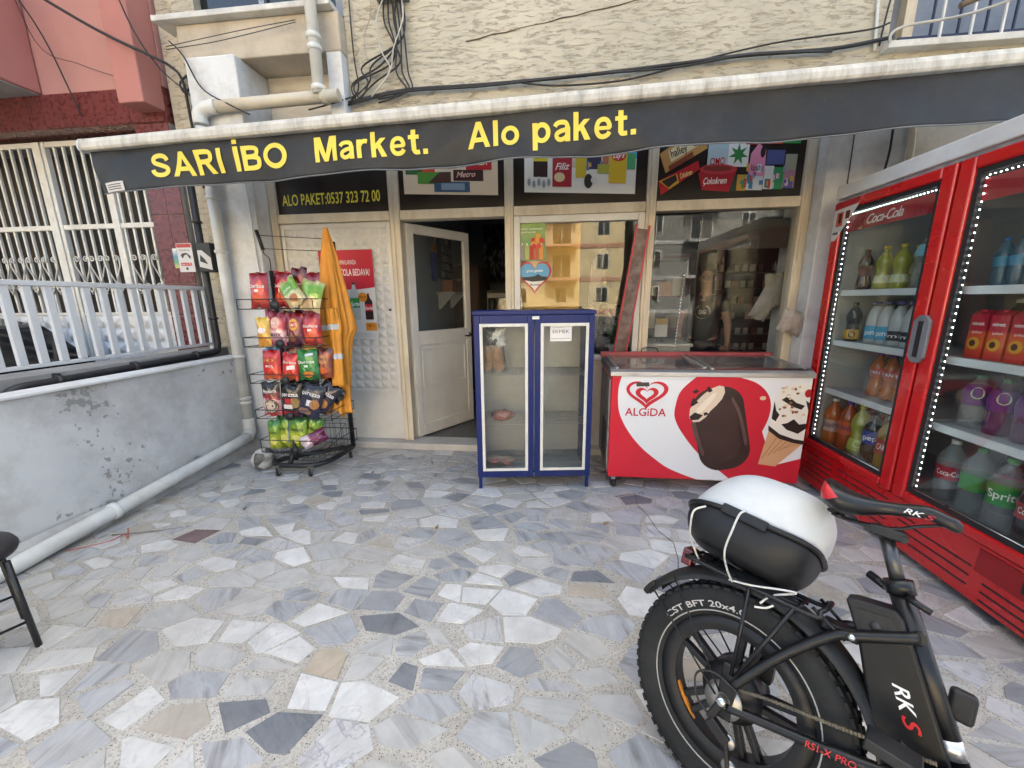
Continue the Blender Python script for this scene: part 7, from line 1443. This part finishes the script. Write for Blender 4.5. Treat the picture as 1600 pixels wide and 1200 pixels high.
def cloth_hang(u, v, w_=.15, h_=.36, s=0):
    a = 2 * math.pi * u; r = w_ * (.25 + .75 * min(1, v * 1.6)); return (math.cos(a) * r * (1 + .15 * math.sin(5 * a + s)) + .03 * math.sin(v * 5 + s), math.sin(a) * r * .3 * (1 + .2 * math.sin(4 * a)), h_ * (1 - v))
for x, z, s, h_, w_, lb in ((1.82, 1.26, 0, .36, .08, 'pale grey cloth bag hanging inside the dark window'), (1.965, 1.36, 2, .30, .085, 'pale beige cloth hanging beside the window post')):
    t = thing('hanging_cloth', lb, 'cloth', (x, 3.80, z), (0, R(24 if s == 0 else -6), 0)); bg_ = Bag(w_ * 2, h_, .07, 61 + s); bg_.mesh().xf(Matrix.Translation((0, 0, h_ / 2))).obj('cloth', mat('pale_cloth_%d' % s, (.26, .25, .21) if s else (.28, .275, .26), .8, var=.2, vs=12), t, fixn=True); MB().tube([(0, 0, h_), (0, 0, h_ + .1)], .004, 6).obj('strap', MATS['pale_cloth_%d' % s], t)
setp(MB().box(1.23, 1.95, 3.70, 3.72, 1.86, 2.10).obj('window_banner', mat('dark_banner', (.02, .02, .022), .4)), 'dark banner strip at the top inside the dark window', 'banner')
for i in range(30): pass
t = thing('led_string', 'vertical string of small white lights inside the dark window', 'light string', (1.10, 3.72, .95))
MB().tube([(.0, 0, 0), (.035, .0, .72)], .003, 5).obj('wire', M_cable, t)
b = MB()
for i in range(24): b.sphere((.0015 * i, -.006, .01 + i * .030), .0026, 6, 4)
b.obj('lamps', emis('warm_led', (1, .95, .9), .5), t)
t = thing('plant_pot', 'small potted plant on the inner sill behind the leaning red frame', 'plant', (.58, 3.82, .92)); MB().lathe([(.05, 0), (.065, .1), (.06, .1)], 14).obj('pot', mat('white_pot', (.5, .5, .48), .5), t)
b = MB(); rnd = random.Random(9)
for i in range(60):
    a = rnd.uniform(0, 6.28); r = rnd.uniform(.0, .12); c = Vector((math.cos(a) * r, math.sin(a) * r, .1 + rnd.uniform(.02, .2))); d = Vector((rnd.uniform(-1, 1), rnd.uniform(-1, 1), rnd.uniform(-.3, .8))).normalized() * .045; e = d.orthogonal().normalized() * .014
    b.add([c - d, c + e, c + d, c - e], [(0, 1, 2, 3)])
b.obj('leaves', mat('plant_leaf', (.05, .12, .03), .5, var=.3), t)
t = thing('storage_tub', 'clear plastic wrapped bundle on the inner sill of the mustard-backed window', 'bundle', (.56, 4.0, 1.25)); bg_ = Bag(.3, .3, .15, 41); bg_.mesh().obj('film', tone('wrap_film', [(0, '#2a2a2a'), (.5, '#6a6a68'), (.6, '#1e1e1e'), (1, '#8a8a86')], 'X', -.15, .15, .2, 20, .2, 0, .7, .6), t, fixn=True)
MB().box(-.15, .15, -.1, .1, -.33, -.16).obj('base', mat('dark_crate', (.04, .04, .045), .6), t)
P(MB().box(-.31, .74, 3.70, 4.15, .86, .915), 'inner_sill', M_conc)

# ------------------------------------------------------------------ person behind the window
def skin(name, J, E, m, parent, sub=2):
    ks = list(J); me = bpy.data.meshes.new(name); me.from_pydata([J[k][0] for k in ks], [(ks.index(a), ks.index(b)) for a, b in E], []); me.materials.append(m)
    o = bpy.data.objects.new(name, me); C.objects.link(o); o.parent = parent
    o.modifiers.new('skin', 'SKIN').use_smooth_shade = True
    for i, k in enumerate(ks):
        r = J[k][1]; me.skin_vertices[0].data[i].radius = r if isinstance(r, tuple) else (r, r)
    me.skin_vertices[0].data[0].use_root = True
    x = o.modifiers.new('sub', 'SUBSURF'); x.levels = sub; x.render_levels = sub; return o
pe = thing('person', 'person in black T-shirt with a white wreath emblem standing behind the dark window', 'person', (1.66, 4.62, .061), (0, 0, R(-28)))
M_skin = mat('skin', (.30, .17, .115), .5, var=.06, vs=12)
J = {'pelvis': ((0, 0, .93), (.14, .10)), 'waist': ((0, .01, 1.10), (.13, .09)), 'chest': ((0, .01, 1.28), (.155, .105)), 'neck0': ((0, .005, 1.42), .06), 'neck': ((0, -.01, 1.49), .052), 'jaw': ((0, -.03, 1.54), (.062, .068)), 'head': ((0, -.012, 1.62), (.076, .092)), 'crown': ((0, -.005, 1.70), (.06, .075)), 'nose': ((0, -.118, 1.595), .012)}
E = [('pelvis', 'waist'), ('waist', 'chest'), ('chest', 'neck0'), ('neck0', 'neck'), ('neck', 'jaw'), ('jaw', 'head'), ('head', 'crown'), ('head', 'nose')]
for s, sn in ((-1, 'r'), (1, 'l')):
    el = (s * .25, -.02, 1.10); wr = (s * .20, -.20, .98) if s < 0 else (s * .27, -.14, .90)
    J.update({sn + 'sh': ((s * .17, .01, 1.37), .062), sn + 'el': (el, .042), sn + 'wr': (wr, .026), sn + 'palm': ((wr[0] - s * .015, wr[1] - .055, wr[2] - .02), (.036, .018)), sn + 'hip': ((s * .095, 0, .88), .088), sn + 'kn': ((s * .10, -.015, .48), .058), sn + 'an': ((s * .105, .02, .08), .038), sn + 'toe': ((s * .12, -.15, .035), (.04, .028))})
    E += [('chest', sn + 'sh'), (sn + 'sh', sn + 'el'), (sn + 'el', sn + 'wr'), (sn + 'wr', sn + 'palm'), ('pelvis', sn + 'hip'), (sn + 'hip', sn + 'kn'), (sn + 'kn', sn + 'an'), (sn + 'an', sn + 'toe')]
body = skin('body', J, E, M_skin, pe)
for s, sn in ((-1, 'r'), (1, 'l')):
    p = Vector(J[sn + 'palm'][0])
    for k in range(5):
        o_ = Vector((s * (-.028 + k * .018), -.02, 0)) if k < 4 else Vector((-s * .034, .012, 0)); L = (.055, .07, .075, .065, .05)[k] if k < 4 else .05
        a_ = p + o_; q = a_ + Vector((0, -L * .6, -.008)); e = q + Vector((0, -L * .3, -.022)); MB().tube(wob([a_ + Vector((0, .02, 0)), a_, q, e], 3), [.0095] * 7 + [.008] * 3, 8).obj('finger', M_skin, pe)
MB().sphere((0, .022, 1.685), .10, 20, 14, (.88, .98, .72)).obj('hair', mat('dark_hair', (.012, .009, .008), .7, var=.3, vs=40), pe)
for s in (-1, 1):
    MB().sphere((s * .032, -.092, 1.612), .0085, 10, 6).obj('eye', flat((.05, .04, .03)), pe); MB().sphere((s * .08, .0, 1.60), .024, 10, 8, (.45, .8, 1.25)).obj('ear', M_skin, pe)
MB().sphere((0, -.095, 1.548), .022, 12, 6, (1.1, .4, .3)).obj('mouth', mat('lip', (.3, .12, .1), .5), pe)
M_tee = mat('black_tshirt', (.008, .008, .009), .8, var=.2, vs=9)
JT = {'p': ((0, 0, .86), (.17, .13)), 'w': ((0, .01, 1.10), (.16, .12)), 'c': ((0, .01, 1.28), (.172, .12)), 'n': ((0, .005, 1.405), (.085, .075))}; ET = [('p', 'w'), ('w', 'c'), ('c', 'n')]
for s, sn in ((-1, 'r'), (1, 'l')): JT.update({sn + 's': ((s * .17, .01, 1.375), .075), sn + 'm': ((s * .225, -.005, 1.22), .066)}); ET += [('c', sn + 's'), (sn + 's', sn + 'm')]
skin('t_shirt', JT, ET, M_tee, pe)
JP = {'p': ((0, 0, .93), (.155, .118))}; EP = []
for s, sn in ((-1, 'r'), (1, 'l')): JP.update({sn + 'h': ((s * .095, 0, .86), .097), sn + 'k': ((s * .10, -.015, .48), .075), sn + 'a': ((s * .105, .015, .09), .062)}); EP += [('p', sn + 'h'), (sn + 'h', sn + 'k'), (sn + 'k', sn + 'a')]
skin('trousers', JP, EP, mat('dark_trousers', (.012, .013, .018), .8), pe)
for s in (-1, 1): MB().sphere((s * .115, -.07, .035), .06, 14, 8, (.8, 1.9, .62)).obj('shoe', mat('dark_shoe', (.015, .015, .016), .5), pe)
class TeeP:
    def __call__(s, a, b_, h=0): return Vector((a, -.138 + .55 * a * a - h, 1.24 + b_))
lettering(pe, TeeP(), 'DG', -.035, .035, -.02, .042, '#b8b8b2', .004, '|b', name='shirt_print')
b = MB()
for i in range(22):
    a = R(-40 + i * 260 / 21) + R(130) * 0 - R(100); a = R(125 + i * 290 / 21); x, z = .072 * math.cos(a), .072 * math.sin(a); b.add([TeeP()(x * k_ + dx, z * k_ + dz, .004) for k_, dx, dz in ((.9, 0, 0), (1.05, .008, 0), (1.12, 0, .006), (1.0, -.008, .004))], [(0, 1, 2, 3)])
b.obj('shirt_wreath', flat('#a8a8a2'), pe)

# ------------------------------------------------------------------ sunlit houses across the street (seen mirrored in the shop glass)
def house(label, x0, x1, y, st, wall, band, seed):
    t = thing('apartment_house', label, 'building', ((x0 + x1) / 2, y, 0)); w_ = x1 - x0
    def H(mb, n_, m_, pr_=None): return mb.obj(n_, m_, pr_ or t)
    H(MB().box(-w_ / 2, w_ / 2, -9, 0, -.15, st * 3 + .6), 'wall', wall); H(MB().box(-w_ / 2 - .3, w_ / 2 + .3, -9.2, .35, st * 3 + .6, st * 3 + .85), 'roof', band)
    for s in range(st):
        H(MB().box(-w_ / 2 - .02, w_ / 2 + .02, .001, .06, s * 3 + .1, s * 3 + .45), 'floor_band', band); k = int(w_ / 3.2)
        for i in range(k):
            cx = -w_ / 2 + (i + .5) * w_ / k; bal = (i + seed) % 2 == 0 and s > 0
            ww, z0 = (1.7, .5) if bal else (1.0, 1.2)
            wn = H(MB().box(cx - ww / 2, cx + ww / 2, .001, .02, s * 3 + z0, s * 3 + 2.5), 'window', M_darkglass); H(MB().box(cx - ww / 2 - .07, cx - ww / 2, .001, .05, s * 3 + z0, s * 3 + 2.57).box(cx + ww / 2, cx + ww / 2 + .07, .001, .05, s * 3 + z0, s * 3 + 2.57).box(cx - .03, cx + .03, .021, .045, s * 3 + z0, s * 3 + 2.5).box(cx - ww / 2, cx + ww / 2, .001, .05, s * 3 + 2.5, s * 3 + 2.57), 'window_frame', M_iron, wn)
            if bal:
                bb = H(MB().box(cx - 1.4, cx + 1.4, .06, 1.3, s * 3 + .15, s * 3 + .35), 'balcony', band); r_ = MB().box(cx - 1.4, cx + 1.4, 1.24, 1.28, s * 3 + 1.25, s * 3 + 1.3)
                for j in range(15): r_.box(cx - 1.38 + j * .195, cx - 1.36 + j * .195, 1.25, 1.27, s * 3 + .35, s * 3 + 1.25)
                H(r_, 'balcony_rail', M_blackpipe, bb)
    return t
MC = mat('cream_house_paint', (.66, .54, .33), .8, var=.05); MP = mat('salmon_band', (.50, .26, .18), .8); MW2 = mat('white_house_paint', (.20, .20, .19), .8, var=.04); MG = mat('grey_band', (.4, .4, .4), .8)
house('cream apartment house with salmon floor bands across the street', -9, 6.2, -31, 4, MC, MP, 0)
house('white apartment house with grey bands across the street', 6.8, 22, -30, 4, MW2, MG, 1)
house('cream apartment house further along the street', -26, -10, -32, 5, MC, MG, 1)
